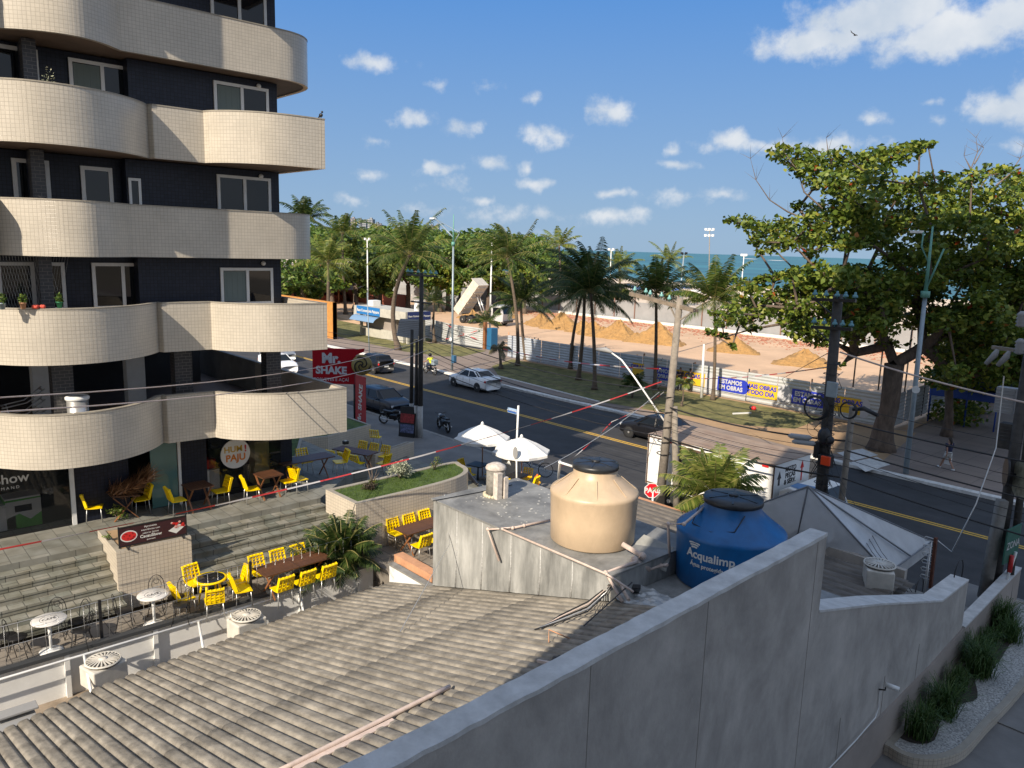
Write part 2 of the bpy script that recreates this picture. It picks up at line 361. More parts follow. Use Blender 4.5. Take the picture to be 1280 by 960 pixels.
m_terr = brickmat('terrace_paving', (.27, .235, .195), (.22, .195, .165), (.08, .07, .06), .55, .4, .01, off=.5, rough=.8, ns=2, na=.3)
m_asph = M('asphalt', (.044, .043, .044), .82, ns=.9, na=.25, bs=60, bstr=.4, bd=.006, detail=9, stain=(.35, .68, (.25, 1.2, 1)))
m_yel = M('road_yellow', (.60, .36, .05), .7, ns=9, na=.25)
m_kerbw = M('kerb_white', (.66, .64, .60), .7, ns=4, na=.2)
m_kerb = M('kerb_concrete', (.22, .21, .19), .8, ns=4, na=.2)
m_conc = M('concrete', (.24, .23, .215), .85, ns=1.5, na=.22, bs=25, bstr=.3)
m_walk = M('sidewalk_concrete', (.165, .158, .15), .85, ns=.9, na=.2, bs=20, bstr=.3)
m_prom = brickmat('promenade_paving', (.30, .235, .19), (.27, .21, .175), (.19, .15, .125), 1.6, 1.2, .02, off=0, rough=.85, ns=.35, na=.3)
m_sand = M('sand', (.56, .375, .235), .95, ns=.25, na=.14, bs=3, bstr=.6, bd=.08, detail=9)
m_beach = M('beach_sand', (.62, .50, .37), .95, ns=.1, na=.1)
m_pile = M('ochre_sand', (.36, .205, .075), .95, ns=2.2, na=.22, bs=3.2, bstr=1, bd=.25, detail=9)
m_dirt = M('dirt', (.36, .235, .13), .95, ns=.5, na=.2, bs=5, bstr=.5, bd=.03)
m_ground = M('ground_earth', (.24, .2, .14), .95, ns=.02, na=.2)
m_grass = M('grass_turf', (.12, .14, .035), .95, ns=1.1, na=.5, col2=(.25, .22, .08), bs=22, bstr=1, bd=.05, detail=10)
m_lawn = M('lawn', (.055, .10, .016), .9, ns=3, na=.3, col2=(.09, .14, .025), bs=60, bstr=1, bd=.03)
m_seam = M('sea_water', (.045, .13, .16), .45, ns=.004, na=.35, col2=(.065, .23, .25), bs=.4, bstr=.3, bd=.3, stretch=(1, 3, 1))
m_wallc = M('grey_render', (.41, .38, .345), .9, ns=1.3, na=.18, bs=30, bstr=.35, bd=.008, stretch=(1, 1, .8), detail=10, stain=(.7, .74, (1, 1, .6)))
m_walld = M('base_wall_render', (.30, .255, .22), .9, ns=.6, na=.15, bs=30, bstr=.3)
m_capw = M('whitewashed_coping', (.52, .51, .49), .85, ns=3.5, na=.2, bs=25, bstr=.4, col2=(.60, .59, .57), detail=10)
m_fibro = M('fibre_cement', (.22, .198, .166), .95, ns=2.6, na=.38, bs=40, bstr=.4, bd=.004, col2=(.36, .325, .27), stretch=(1, 2.4, 1), detail=10, stain=(.7, .74, (1, 1, 1)))
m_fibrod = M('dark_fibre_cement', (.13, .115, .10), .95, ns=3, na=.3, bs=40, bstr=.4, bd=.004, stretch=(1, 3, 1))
m_box = M('grey_membrane', (.24, .245, .235), .5, ns=2.2, na=.3, col2=(.46, .46, .44), stretch=(1, 1, .22), bs=14, bstr=.25, bd=.01, detail=10, stain=(1.6, .7, (1, 1, .3)))
m_boxt = M('grey_membrane_top', (.25, .25, .24), .65, ns=1.1, na=.25, bs=20, bstr=.3, detail=10, stain=(1.3, .6, (1, 1, 1)))
m_pipe = M('pvc_pipe', (.56, .45, .39), .5, ns=9, na=.12)
m_tankc = M('cream_plastic', (.52, .395, .265), .42, ns=2.5, na=.06, stain=(1.1, .86, (1, 1, .35)))
m_tankb = M('blue_plastic', (.003, .11, .32), .38, ns=3, na=.12, stain=(1.4, .75, (1, 1, .4)))
m_lid = M('black_plastic', (.02, .022, .025), .4, ns=8, na=.3)
m_yellow = M('yellow_plastic', (.86, .60, .0), .35)
m_alu = M('aluminium', (.55, .55, .54), .35, metal=.7)
m_wood = brickmat('wood_slats', (.16, .065, .03), (.12, .05, .022), (.02, .01, .006), 5.0, .075, .008, rough=.5, ns=8, na=.3, bump=.6)
m_woodl = M('wood_legs', (.24, .10, .04), .5, ns=8, na=.25)
m_marble = M('white_marble', (.62, .60, .57), .3, ns=9, na=.12)
m_galv = M('galvanised_sheet', (.42, .45, .49), .5, metal=.15, ns=1.1, na=.1)
m_galvw = M('white_sheet', (.46, .47, .46), .5, metal=.1, ns=1.1, na=.08)
m_galvd = M('grey_sheet_fence', (.28, .28, .28), .75, ns=.4, na=.12)
m_pole = M('concrete_pole', (.23, .20, .165), .9, ns=5, na=.25, bs=20, bstr=.4)
m_poled = M('dark_pole', (.06, .055, .05), .85, ns=5, na=.3, bs=20, bstr=.5)
m_polew = M('whitewashed_pole', (.42, .42, .41), .8, ns=3, na=.2)
m_steelb = M('blue_steel', (.27, .33, .37), .45, metal=.2, ns=4, na=.1)
m_steelg = M('green_steel', (.13, .32, .26), .5, ns=4)
m_ins = M('glass_insulator', (.16, .36, .34), .25)
m_bark = M('bark', (.115, .085, .065), .95, ns=5, na=.4, bs=8, bstr=1, bd=.06, stretch=(1, 1, .35), detail=8)
m_palmt = M('palm_trunk', (.125, .095, .07), .95, ns=7, na=.3, bs=14, bstr=.8, bd=.03, stretch=(.3, .3, 3))
m_leafb = leafmat('almond_leaves', [(0, (.04, .08, .012)), (.35, (.10, .155, .02)), (.72, (.19, .24, .035)), (.982, (.30, .31, .05)), (.99, (.38, .11, .02)), (1, (.35, .05, .02))], .3)
m_leafm = leafmat('green_leaves', [(0, (.035, .075, .014)), (.4, (.08, .145, .025)), (.8, (.14, .21, .035)), (1, (.23, .26, .05))], .3)
m_leafy = leafmat('pale_leaves', [(0, (.07, .11, .02)), (.5, (.12, .17, .03)), (1, (.24, .24, .05))], .35)
m_frond = leafmat('palm_fronds', [(0, (.035, .065, .014)), (.5, (.075, .12, .022)), (.85, (.15, .19, .04)), (1, (.28, .25, .08))], .35, .4)
m_frondd = leafmat('dark_palm_fronds', [(0, (.02, .042, .012)), (.6, (.042, .075, .016)), (1, (.09, .12, .03))], .3, .4)
m_frondy = leafmat('bright_palm_fronds', [(0, (.07, .10, .02)), (.5, (.14, .19, .035)), (1, (.30, .30, .08))], .35, .4)
m_shrub = leafmat('silver_leaves', [(0, (.26, .29, .20)), (.6, (.38, .40, .28)), (1, (.5, .5, .38))], .2)
m_grassb = leafmat('grass_blades', [(0, (.025, .06, .012)), (.6, (.05, .11, .02)), (1, (.12, .17, .05))], .2)
m_twig = M('twig', (.16, .12, .09), .9)
m_red = M('red_panel', (.38, .012, .02), .8, spec=.1)
m_redb = M('bright_red', (.55, .02, .02), .4)
m_skin = M('skin', (.34, .19, .13), .6)
m_hair = M('hair', (.02, .014, .01), .7)
m_cloth = lambda n, c: M(n, c, .9)
m_canvas = M('white_canvas', (.74, .73, .70), .8, ns=3, na=.05)
m_textw = M('white_lettering', (.62, .62, .60), .5)
m_hoard_b = M('poster_blue', (.02, .04, .42), .5)
m_hoard_y = M('poster_yellow', (.72, .44, .02), .5)
m_orange = M('orange_paint', (.50, .22, .05), .7, ns=3, na=.2)
m_coral = M('coral_ledge', (.52, .27, .15), .85, ns=3, na=.2)
# ================================================================ the setting
def sheet(name, poly, z, m, uvrot=0):
    mb = MB(); mb.add([(p[0], p[1], z) for p in poly], [tuple(range(len(poly)))] if True else None)
    o = mb.build(name, m); o['kind'] = 'structure'
    if o.data.polygons[0].normal.z < 0:
        o.data.flip_normals()
    return o
def slab(name, poly, z0, z1, m):
    mb = MB(); mb.prism(poly, z0, z1); o = mb.build(name, m); o['kind'] = 'structure'; return o
sheet('ground', [(-9000, -6000), (6000, -6000), (6000, 95), (-9000, 95)], -.02, m_ground)
sheet('sea', [(-30000, 94), (30000, 94), (30000, 40000), (-30000, 40000)], -.30, m_seam)
# beach, sloping down to the water
mb = MB(); mb.add([(-2500, 92, .03), (300, 92, .03), (300, 200, -.05), (-2500, 200, -.05), (300, 300, -.7), (-2500, 300, -.7)], [(0, 1, 2, 3), (3, 2, 4, 5)])
mb.build('beach', m_beach)['kind'] = 'structure'
# surf lines on the reef
for i, (a, b) in enumerate((((933, 323), (942, 324)), ((966, 325), (975, 326)), ((822, 318), (838, 319)))):
    p = at(*a, -.28); q = at(*b, -.28); n = (q-p).cross(Vector((0, 0, 1))).normalized()*24
    mb = MB(); mid = (p+q)/2
    mb.add([p, mid-n, q, mid+n], [(0, 1, 2, 3)]); o = mb.build('surf', m_kerbw); o['kind'] = 'structure'
ROADN, ROADF = 24.9, 38.0
sheet('road', [(-700, ROADN), (120, ROADN), (120, ROADF), (-700, ROADF)], .004, m_asph)
for i, y in enumerate((32.28, 32.52)): sheet('centre_line', [(-700, y), (120, y), (120, y+.13), (-700, y+.13)], .008, m_yel)
slab('far_kerb', [(-700, ROADF), (120, ROADF), (120, ROADF+.42), (-700, ROADF+.42)], -.01, .15, m_kerbw)
slab('promenade', [(-700, ROADF+.42), (120, ROADF+.42), (120, 48.7), (-700, 48.7)], -.01, .146, m_prom)
slab('promenade_wide', [(-17.5, 48.7), (60, 48.7), (60, 80), (-19.5, 80)], -.01, .142, m_prom)
slab('lot_driveway', [(-60, 48.7), (-54, 48.7), (-54, 54), (-60, 54)], -.01, .143, m_prom)
# ramp dressing painted white beside the kerb
for pts in ([(1046, 566), (1078, 561), (1098, 569), (1066, 576)], [(1064, 578), (1096, 571), (1113, 581), (1082, 590)]):
    sheet('kerb_ramp', [tuple(at(x, y, .15)[:2]) for x, y in pts], .160, m_kerbw)
# grass verges
def grasssheet(pts, name='verge_grass'):
    o = sheet(name, pts, .156, m_grass); return o
grasssheet([(-46.3, 40.6), (-40, 40.0), (-34.4, 39.5), (-30.5, 40.2), (-27, 41.0), (-24.5, 41.4), (-22.0, 43.2), (-22.5, 47.9), (-52.8, 47.9), (-50.5, 43.5)])
grasssheet([(-95, 43.3), (-62, 42.2), (-57.5, 43.4), (-56.6, 45), (-58.5, 49.6), (-63, 49.3), (-67, 48.2), (-69, 50.6), (-95, 52)])
slab('verge_edging', [(-46.5, 40.45), (-34.4, 39.35), (-34.35, 39.47), (-46.4, 40.57)], .1, .2, m_kerbw)
sheet('bare_earth', [(-36.5, 41.5), (-34.5, 39.9), (-29, 40.0), (-20, 38.9), (-15.5, 40), (-17.0, 48.45), (-52, 48.45), (-40, 43.0)], .151, m_dirt)
sheet('sand_lot', [(-100, 50), (-54, 54), (-54, 48.75), (-17.7, 48.75), (-18.5, 60), (-14, 92), (-145, 92), (-145, 62), (-92, 54)], .03, m_sand)
sheet('coconut_grove_floor', [(-700, 44.3), (-90, 44.3), (-92, 54), (-145, 62), (-145, 92), (-700, 92)], .02, m_dirt)
slab('lot_curb', [(-150, 91.2), (-10, 91.2), (-10, 91.7), (-150, 91.7)], 0, .38, m_kerbw)
# reddish rubble strip along the lot edge
V = []; F = []
for i in range(2600):
    x = random.uniform(-105, -28); y = 90.5-abs(random.gauss(0, 3.4))-random.random()*1.5; s = random.uniform(.06, .24); a = random.random()*3
    if y < 78: continue
    n = len(V); h = random.uniform(.02, .12)
    for k in range(4): V.append((x+s*math.cos(a+k*1.57)*random.uniform(.6, 1.5), y+s*math.sin(a+k*1.57), .035))
    V.append((x, y, .04+h)); F += [(n, n+1, n+4), (n+1, n+2, n+4), (n+2, n+3, n+4), (n+3, n, n+4)]
polymesh('rubble', V, F, M('red_rubble', (.34, .13, .075), .95, ns=2, na=.3))['kind'] = 'stuff'
# near pavement and the yards of the two lots
slab('near_kerb', [(-700, 24.65), (60, 24.65), (60, 24.9), (-700, 24.9)], -.01, .16, m_kerb)
slab('near_sidewalk', [(-700, 19.0), (60, 19.0), (60, 24.65), (-700, 24.65)], -.015, .15, m_walk)
TZ = 1.30; PZ = 2.45
slab('lower_terrace', [(-19.15, -6), (-18.04, -6), (-18.04, 11.3), (-15.6, 11.3), (-15.6, 18.2), (-19.15, 18.2)], 0, TZ, m_terr)
# plaza and the flight of seven slate steps
slab('plaza', [(-40, -6), (-21.2, -6), (-21.2, 11.25), (-23.2, 13.6), (-23.2, 14.2), (-40, 14.2)], 0, PZ, m_paving)
slab('side_court', [(-34, 14.2), (-21.0, 14.2), (-21.0, 19.0), (-34, 19.0)], 0, 1.1, m_paving)
slab('side_court_ramp', [(-23.2, 11.25), (-20.6, 11.25), (-20.6, 18.9), (-23.2, 18.9)], 0, 1.08, m_paving)
rise = (PZ-TZ)/7; run = .30
for nm, y0, y1 in (('steps_south', -6, 5.0), ('steps_north', 6.85, 11.3)):
    mb = MB()
    for k in range(6):
        zt = PZ-(k+1)*rise; x0 = -21.2+run*k+.001*(k > 0)
        mb.box((x0, y0, TZ-.02 if k else TZ-.05), (-21.2+run*(k+1), y1, zt))
        mb.box((x0+run-.03, y0, zt-.045), (x0+run+.015, y1, zt+.004))
    o = mb.build(nm, m_step); o['kind'] = 'structure'
slab('stair_core', [(-21.2, 5.0), (-20.9, 5.0), (-20.9, 6.85), (-21.2, 6.85)], 0, TZ+.1, m_terr)
slab('corner_sidewalk', [(-7.6, 24.9), (-2.5, 24.9), (-2.5, 26.9), (-7.6, 26.9)], -.01, .15, m_walk)
# driveway of the near lot, under the camera
slab('driveway', [(-5.45, -.9), (30, -.9), (30, 19.0), (-5.45, 19.0)], -.015, .12, m_walk)

# ================================================================ apartment building
bt = thing('apartment_building', 'cream tiled apartment block with curved balconies and dark blue walls, yellow chairs at its foot', 'building', (-29.6, 3, 0))
XF = -23.2; NFL = 12; Z0 = 4.62; DZ = 2.62; PH = 1.38; YB = 11.05
def zb(k): return Z0+DZ*k
def smoothpath(pts, n=5):
    P = [Vector((p[0], p[1])) for p in pts]; out = []
    for i in range(len(P)-1):
        p0 = P[max(i-1, 0)]; p1 = P[i]; p2 = P[i+1]; p3 = P[min(i+2, len(P)-1)]
        for j in range(n):
            t = j/n; out.append(.5*((2*p1)+(-p0+p2)*t+(2*p0-5*p1+4*p2-p3)*t*t+(-p0+3*p1-3*p2+p3)*t**3))
    out.append(P[-1]); return [(v.x, v.y) for v in out]
bulgeA = smoothpath([(-22.62, 2.62), (-22.16, 3.01), (-21.61, 3.49), (-21.28, 4.01), (-21.14, 4.62), (-21.18, 5.25), (-21.43, 5.93), (-21.89, 6.55), (-22.45, 7.02)])
wingA0 = smoothpath([(-22.05, 8.48), (-21.72, 8.68), (-21.33, 9.05), (-20.97, 9.6), (-20.78, 10.2), (-20.70, 11.0), (-20.66, 11.9)])
wingA = wingA0[:-5]+[(-20.68, 11.28)]
path0 = [(-22.3, -6)]+[(-22.3, 2.6)]+bulgeA+[(-22.28, 7.10)]+[(-22.24, 8.42)]+wingA0+[(-33, 11.9)]
pathA = [(-22.3, -6)]+[(-22.3, 2.6)]+bulgeA+[(-22.28, 7.10)]+[(-22.24, 8.42)]+wingA+[(-33, 11.28)]
bulgeB = smoothpath([(-22.62, 3.45), (-22.27, 3.80), (-21.95, 4.25), (-21.72, 4.8), (-21.68, 5.33), (-21.90, 5.88), (-22.30, 6.36)])
endB = smoothpath([(-22.38, 10.8), (-22.42, 11.2), (-22.6, 11.62), (-22.95, 11.95), (-23.4, 12.12), (-24.0, 12.18)])
leftB = smoothpath([(-22.3, 1.2), (-21.9, 1.7), (-21.75, 2.3), (-21.95, 2.9), (-22.45, 3.42)])
pathB = [(-22.3, -6), (-22.3, 1.15)]+leftB+bulgeB+[(-22.38, 6.42)]+endB+[(-33, 12.18)]
def parapet(path, z0, z1, th=.13):
    mb = MB(); P = [Vector(p) for p in path]; n = len(P); off = []
    for i in range(n):
        d = P[min(i+1, n-1)]-P[max(i-1, 0)]; d.normalize(); off.append(P[i]+Vector((-d.y, d.x))*th)   # inwards
    L = [0]
    for i in range(1, n): L.append(L[-1]+(P[i]-P[i-1]).length)
    for i in range(n-1):
        a, b = P[i], P[i+1]; c, e = off[i], off[i+1]; sm = (b-a).length < .6
        mb.add([(a.x, a.y, z0), (b.x, b.y, z0), (b.x, b.y, z1), (a.x, a.y, z1)], [(0, 1, 2, 3)], 0, sm, [[(L[i], z0), (L[i+1], z0), (L[i+1], z1), (L[i], z1)]])
        mb.add([(c.x, c.y, z0), (e.x, e.y, z0), (e.x, e.y, z1), (c.x, c.y, z1)], [(3, 2, 1, 0)], 0, sm, [[(L[i], z1), (L[i+1], z1), (L[i+1], z0), (L[i], z0)]])
        mb.add([(a.x, a.y, z1), (b.x, b.y, z1), (e.x, e.y, z1), (c.x, c.y, z1)], [(0, 1, 2, 3)], 1)
        mb.add([(a.x, a.y, z0), (b.x, b.y, z0), (e.x, e.y, z0), (c.x, c.y, z0)], [(3, 2, 1, 0)], 0)
    # thin dark drip line and coping lip
    for i in range(n-1):
        a, b = P[i], P[i+1]; d = (b-a)
        if d.length < 1e-5: continue
        nn = Vector((d.y, -d.x)).normalized()*.012
        mb.add([(a.x+nn.x, a.y+nn.y, z1-.02), (b.x+nn.x, b.y+nn.y, z1-.02), (b.x+nn.x, b.y+nn.y, z1+.012), (a.x+nn.x, a.y+nn.y, z1+.012), (off[i].x, off[i].y, z1+.012), (off[i+1].x, off[i+1].y, z1+.012)],
               [(0, 1, 2, 3), (3, 2, 5, 4)], 1)
    return mb
for k in range(NFL):
    pth = pathB if k in (2, 4, 6, 8, 10) else (pathA if k else path0)
    parapet(pth, zb(k), zb(k)+PH).build('balcony_parapet', [m_cream, m_cap], bt)
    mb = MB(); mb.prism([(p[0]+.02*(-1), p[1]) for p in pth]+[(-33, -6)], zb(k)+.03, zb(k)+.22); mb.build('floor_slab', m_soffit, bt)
ZT = zb(NFL-1)+DZ
# upper walls with real openings left to the window parts
def window(parent, x, y0, y1, z0, z1, n=2, d=.06, fr=.07, mat=None, split=None, curtain=False):
    fm = MB()
    fm.box((x, y0, z0), (x+d, y0+fr, z1)); fm.box((x, y1-fr, z0), (x+d, y1, z1))
    fm.box((x+.002, y0+fr, z0), (x+d-.002, y1-fr, z0+fr)); fm.box((x+.002, y0+fr, z1-fr), (x+d-.002, y1-fr, z1))
    for i in range(1, n):
        yc = y0+(y1-y0)*i/n; fm.box((x+.004, yc-.045, z0+fr), (x+d+.012, yc+.045, z1-fr))
    if split: fm.box((x+.006, y0+fr, z0+split), (x+d-.004, y1-fr, z0+split+.06))
    w = fm.build('window', m_whitem, parent)
    g = MB(); g.box((x+.018, y0+fr, z0+fr), (x+.030, y1-fr, z1-fr)); g.build('pane', m_glass, w)
    if curtain:
        c = MB(); 
        for i in range(9):
            yy = y0+fr+.02+(y1-y0-2*fr)*i/18; c.box((x+.032, yy, z0+fr+.02), (x+.038+.004*(i % 2), yy+(y1-y0-2*fr)/18, z1-fr-.02))
        c.build('curtain', M('curtain', (.16, .20, .19), .8), w)
    return w
wmb = MB()
# pilotis level: recessed core, then solid block above
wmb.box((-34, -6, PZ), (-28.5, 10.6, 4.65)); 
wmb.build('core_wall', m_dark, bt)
wb = MB(); wb.box((-34.5, -6, zb(1)+.22), (XF-1.25, YB, ZT)); wb.build('inner_block', m_navy, bt)
for k in range(1, NFL):
    z0 = zb(k)+.22; z1 = zb(k+1)
    if k < NFL: 
        w = MB(); w.box((XF-1.24, 6.621 if k == 2 else 6.801, z0), (XF, YB, z1)); w.box((XF-1.24, -6, z0), (XF-.45, 6.62 if k == 2 else 6.80, z1)); w.box((XF-1.24, 4.35, z0), (XF-.02, 4.55, z1)); w.box((XF-1.24, -6, z0), (XF-.02, 1.6, z1))
        w.build('wall', m_navy, bt)
        p = MB(); p.box((XF-.02, 4.32, z0), (XF+.32, 4.62, z1)); p.build('pillar', m_greytile, bt)
        # bedroom window on the right, tall sliding doors behind the curved balcony
        wy = lambda px: atx(px, 300, XF-.40).y; zc = z0+2.3
        window(bt, XF+.002, 9.1, 10.76, z0+1.12 if k > 1 else z0+.98, z0+2.2 if k > 1 else z0+2.1, 2, fr=.085, curtain=(k in (1, 3)))
        if k == 2:
            window(bt, XF-.43, wy(22), wy(68), z0, zc-.1, 1, fr=.1); window(bt, XF-.43, wy(-40), wy(4), z0, zc-.1, 1, fr=.1); window(bt, XF-.43, wy(106), wy(145), z0, zc-.15, 1, fr=.1); window(bt, XF+.002, 6.66, 6.98, z0+1.0, z0+1.9, 1)
        elif k == 1:
            window(bt, XF-.43, wy(-50), wy(78), z0, zc-.1, 3, fr=.09, split=.95); window(bt, XF-.43, wy(112), wy(188), z0, zc-.1, 2, fr=.09, split=.95)
        else:
            window(bt, XF-.43, wy(-45), wy(64), z0, zc, 2, fr=.1); window(bt, XF-.43, wy(100), wy(178), z0, zc-.05, 2, fr=.09, curtain=(k == 3))
for k in (1, 2, 3, 4, 5):
    l = MB(); c = aty(325, 97, 10.4); l.ball((XF+.06, 10.45, zb(k+1)-.16), .07, 8); l.build('wall_lamp', m_white, bt)
# lowest storey between plaza and first slab: glass shop fronts
g0, g1 = PZ, Z0+.02
def shopglass(y0, y1, x=XF): 
    g = MB(); g.box((x-.012, y0, g0+.03), (x, y1, g1-.05)); g.build('shop_window', m_shop, bt)
shopglass(-5, 4.72); shopglass(8.55, 10.9)
for ya, yb, xo in ((-2, -1.96, .03), (1.2, 1.24, .03), (2.75, 2.79, .03), (4.72, 4.83, .06), (7.62, 7.70, .05)): f = MB(); f.box((XF-.02, ya, g0), (XF+xo, yb, g1)); f.build('shop_frame', m_whitem, bt)
f = MB(); f.box((XF-.03, 9.7, g0), (XF+.01, 9.74, g1)); f.box((XF-.04, -5, g0), (XF+.02, 4.7, g0+.05)); f.box((XF-.04, 8.5, g0), (XF+.02, 10.9, g0+.04)); f.build('sill', m_blackm, bt)
f = MB(); f.box((XF-.5, 4.85, g0), (XF-.02, 6.25, g1)); f.box((XF-.4, 7.72, g0), (XF+.02, 8.48, g1)); f.box((XF-.6, 10.9, g0), (XF, 11.3, g1)); f.box((-33.9, 11.0, g0), (XF-.6, 11.2, g1)); f.build('base_wall', m_navy, bt)
d = MB(); d.box((XF-.05, 6.85, g0+.02), (XF+.0, 7.60, g1-.08)); gd = d.build('door', m_teal, bt)
d = MB(); d.box((XF, 6.90, g0+.95), (XF+.05, 6.94, g0+1.25)); d.build('handle', m_alu, gd)
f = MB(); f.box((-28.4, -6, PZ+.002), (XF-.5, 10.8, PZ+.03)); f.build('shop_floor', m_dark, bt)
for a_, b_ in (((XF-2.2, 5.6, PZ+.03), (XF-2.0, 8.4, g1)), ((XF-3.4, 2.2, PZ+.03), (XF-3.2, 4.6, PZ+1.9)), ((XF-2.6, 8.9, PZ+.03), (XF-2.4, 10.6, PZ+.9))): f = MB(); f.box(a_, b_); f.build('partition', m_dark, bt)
# open deck above: columns
for (px, col, mt) in ((80, None, m_greytile), (231, None, m_greytile), (343, None, m_greytile)):
    q = aty(px, 480, 0) if False else atx(px, 500, -23.3 if px != 80 else -22.9)
    c = MB(); c.box((q.x-.4, q.y-.24, zb(0)+.2), (q.x, q.y+.26, zb(1)+.04)); c.build('column', mt, bt)
for px in (56, 172):
    q = atx(px, 500, -26.6)
    c = MB(); c.box((q.x-.4, q.y-.28, zb(0)+.2), (q.x, q.y+.28, zb(1)-.4)); cc = c.build('column', m_white, bt)
    c = MB(); c.box((q.x-.41, q.y-.29, zb(1)-.4), (q.x+.01, q.y+.29, zb(1)-.1)); c.build('red_band', m_redb, cc)
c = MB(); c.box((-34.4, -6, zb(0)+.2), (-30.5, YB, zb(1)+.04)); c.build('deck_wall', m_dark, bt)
c = MB(); c.box((-34.4, 11.75, zb(0)+.2), (-27, 11.88, zb(0)+1.4)); c.build('deck_side_wall', m_conc, bt)
# roof
c = MB(); c.box((-34.6, -6.2, ZT), (XF+.4, YB+.3, ZT+.8)); c.build('roof', m_cap, bt)
# shop signs on the glass
s = MB(); text(s, 'CacauShow', (XF+.004, 2.93, g1-.62), (0, 1, 0), (0, 0, 1), .36, bold=.012); text(s, 'G O U R M A N D', (XF+.004, 3.12, g1-.86), (0, 1, 0), (0, 0, 1), .11)
tag(s.build('shop_lettering', m_textw), 'white chocolate shop lettering on the dark glass at the left edge', 'lettering')
# ================================================================ things in the restaurant court
# round sign
c0 = atx(294, 567, XF+.03); sg = thing('round_sign', 'round white sign with orange letters hanging on the restaurant glass', 'sign', tuple(c0))
s = MB(); n = 40; rr = .47
s.add([(c0.x+.0, c0.y+rr*math.cos(2*math.pi*i/n), c0.z+rr*math.sin(2*math.pi*i/n)) for i in range(n)]+[(c0.x+.03, c0.y+rr*math.cos(2*math.pi*i/n), c0.z+rr*math.sin(2*math.pi*i/n)) for i in range(n)],
      [tuple(range(n))[::-1], tuple(range(n, 2*n))]+[(i, (i+1) % n, n+(i+1) % n, n+i) for i in range(n)])
s.build('disc', M('sign_white', (.78, .78, .76), .5), sg)
s = MB(); text(s, 'HUM', (c0.x+.034, c0.y-.07, c0.z+.15), (0, 1, 0), (0, 0, 1), .27, bold=.02); s.build('lettering', M('sign_ochre', (.62, .38, .04), .5), sg)
s = MB(); text(s, 'PAJU', (c0.x+.034, c0.y+.0, c0.z-.13), (0, 1, 0), (0, 0, 1), .30, bold=.03); s.build('lettering', M('sign_amber', (.72, .22, .02), .5), sg)
s = MB(); text(s, '!', (c0.x+.034, c0.y+.32, c0.z+.13), (0, 1, 0), (0, 0, 1), .30, bold=.03); s.build('lettering', m_redb, sg)
# ---- chairs and tables
def legs4(root, w, d, h, r, mat, splay=.03, name='leg'):
    for sx in (-1, 1):
        for sy in (-1, 1):
            l = MB(); l.tube([(sx*w/2, sy*d/2, h), (sx*(w/2+splay), sy*(d/2+splay), 0)], r, 6); l.build(name, mat, root)
def make_yellow():
    t = thing('plastic_chair', 'x', 'chair')
    s = MB(); n = 8
    for i in range(n):
        a = i/n; b = (i+1)/n; x0 = -.21+.42*a; x1 = -.21+.42*b; z = lambda u: .44+.018*(2*u-1)**2-(.02 if u > .93 else 0)
        s.add([(x0, -.215, z(a)), (x1, -.215, z(b)), (x1, .215, z(b)), (x0, .215, z(a)), (x0, -.215, z(a)-.028), (x1, -.215, z(b)-.028), (x1, .215, z(b)-.028), (x0, .215, z(a)-.028)],
              [(0, 1, 2, 3), (7, 6, 5, 4), (0, 4, 5, 1), (2, 6, 7, 3), (0, 3, 7, 4), (1, 5, 6, 2)])
    s.build('seat', m_yellow, t)
    b = MB()
    def bp(u, v):  # u across, v up
        return Vector((-.20-.09*v-.02*v*v+.02*(u*u), u*.215*(1-.08*v), .47+.37*v))
    for u in (-1, -.5, 0, .5, 1):
        for j in range(6): b.bar(bp(u, j/6), bp(u, (j+1)/6), .02, .075 if abs(u) == 1 else .062)
    for v, h in ((.05, .05), (.3, .055), (.52, .055), (.74, .055), (.93, .10)):
        for j in range(6):
            u = -1+j/3; b.bar(bp(u, v)+Vector((.0025, 0, 0)), bp(u+1/3, v)+Vector((.0025, 0, 0)), h, .022)
    b.build('backrest', m_yellow, t)
    legs4(t, .34, .36, .43, .013, m_alu, .03)
    return t
def make_wood_table(L=.7, Wd=.7):
    t = thing('wooden_table', 'x', 'table')
    s = MB(); s.box((-L/2, -Wd/2, .715), (L/2, Wd/2, .75)); s.build('tabletop', m_wood, t)
    for sy in (-1, 1):
        y = sy*(Wd/2-.08)
        for a in (-1, 1): l = MB(); l.bar((a*(L/2-.06) if L < 1 else a*.3+0, y+.012*a, .71), (-a*(L/2-.06) if L < 1 else -a*.3, y+.012*a, .0), .05, .022); l.build('leg', m_woodl, t)
    return t
def make_long_table(L=1.9):
    t = thing('wooden_table', 'x', 'table')
    s = MB(); s.box((-L/2, -.36, .715), (L/2, .36, .75)); s.build('tabletop', m_wood, t)
    for ex in (-1, 1):
        for a in (-1, 1): l = MB(); l.bar((ex*(L/2-.25)+.014*a, a*.3, .71), (ex*(L/2-.25)+.014*a, -a*.3, 0), .022, .05); l.build('leg', m_woodl, t)
    return t
yc = make_yellow(); yused = [False]
def chair(x, y, z, ang, label, group='yellow plastic chairs of the restaurant'):
    if not yused[0]:
        yused[0] = True; yc.location = (x, y, z); yc.rotation_euler = (0, 0, ang); tag(yc, label, 'chair', group); return yc
    return dup(yc, (x, y, z), ang, label, group)
tsq = make_wood_table(); tlg = make_long_table(); used = {}
def place(proto, x, y, z, ang, label, group):
    if proto.name not in used:
        used[proto.name] = 1; proto.location = (x, y, z); proto.rotation_euler = (0, 0, ang); tag(proto, label, proto['category'], group); return proto
    return dup(proto, (x, y, z), ang, label, group)
GT = 'wooden tables outside the restaurant'
T_ = [(at(247, 606, PZ+.75), 'square slatted wooden table beside the teal glass door'), (at(335, 592, PZ+.75), 'square slatted wooden table under the round white sign')]
PI = math.pi
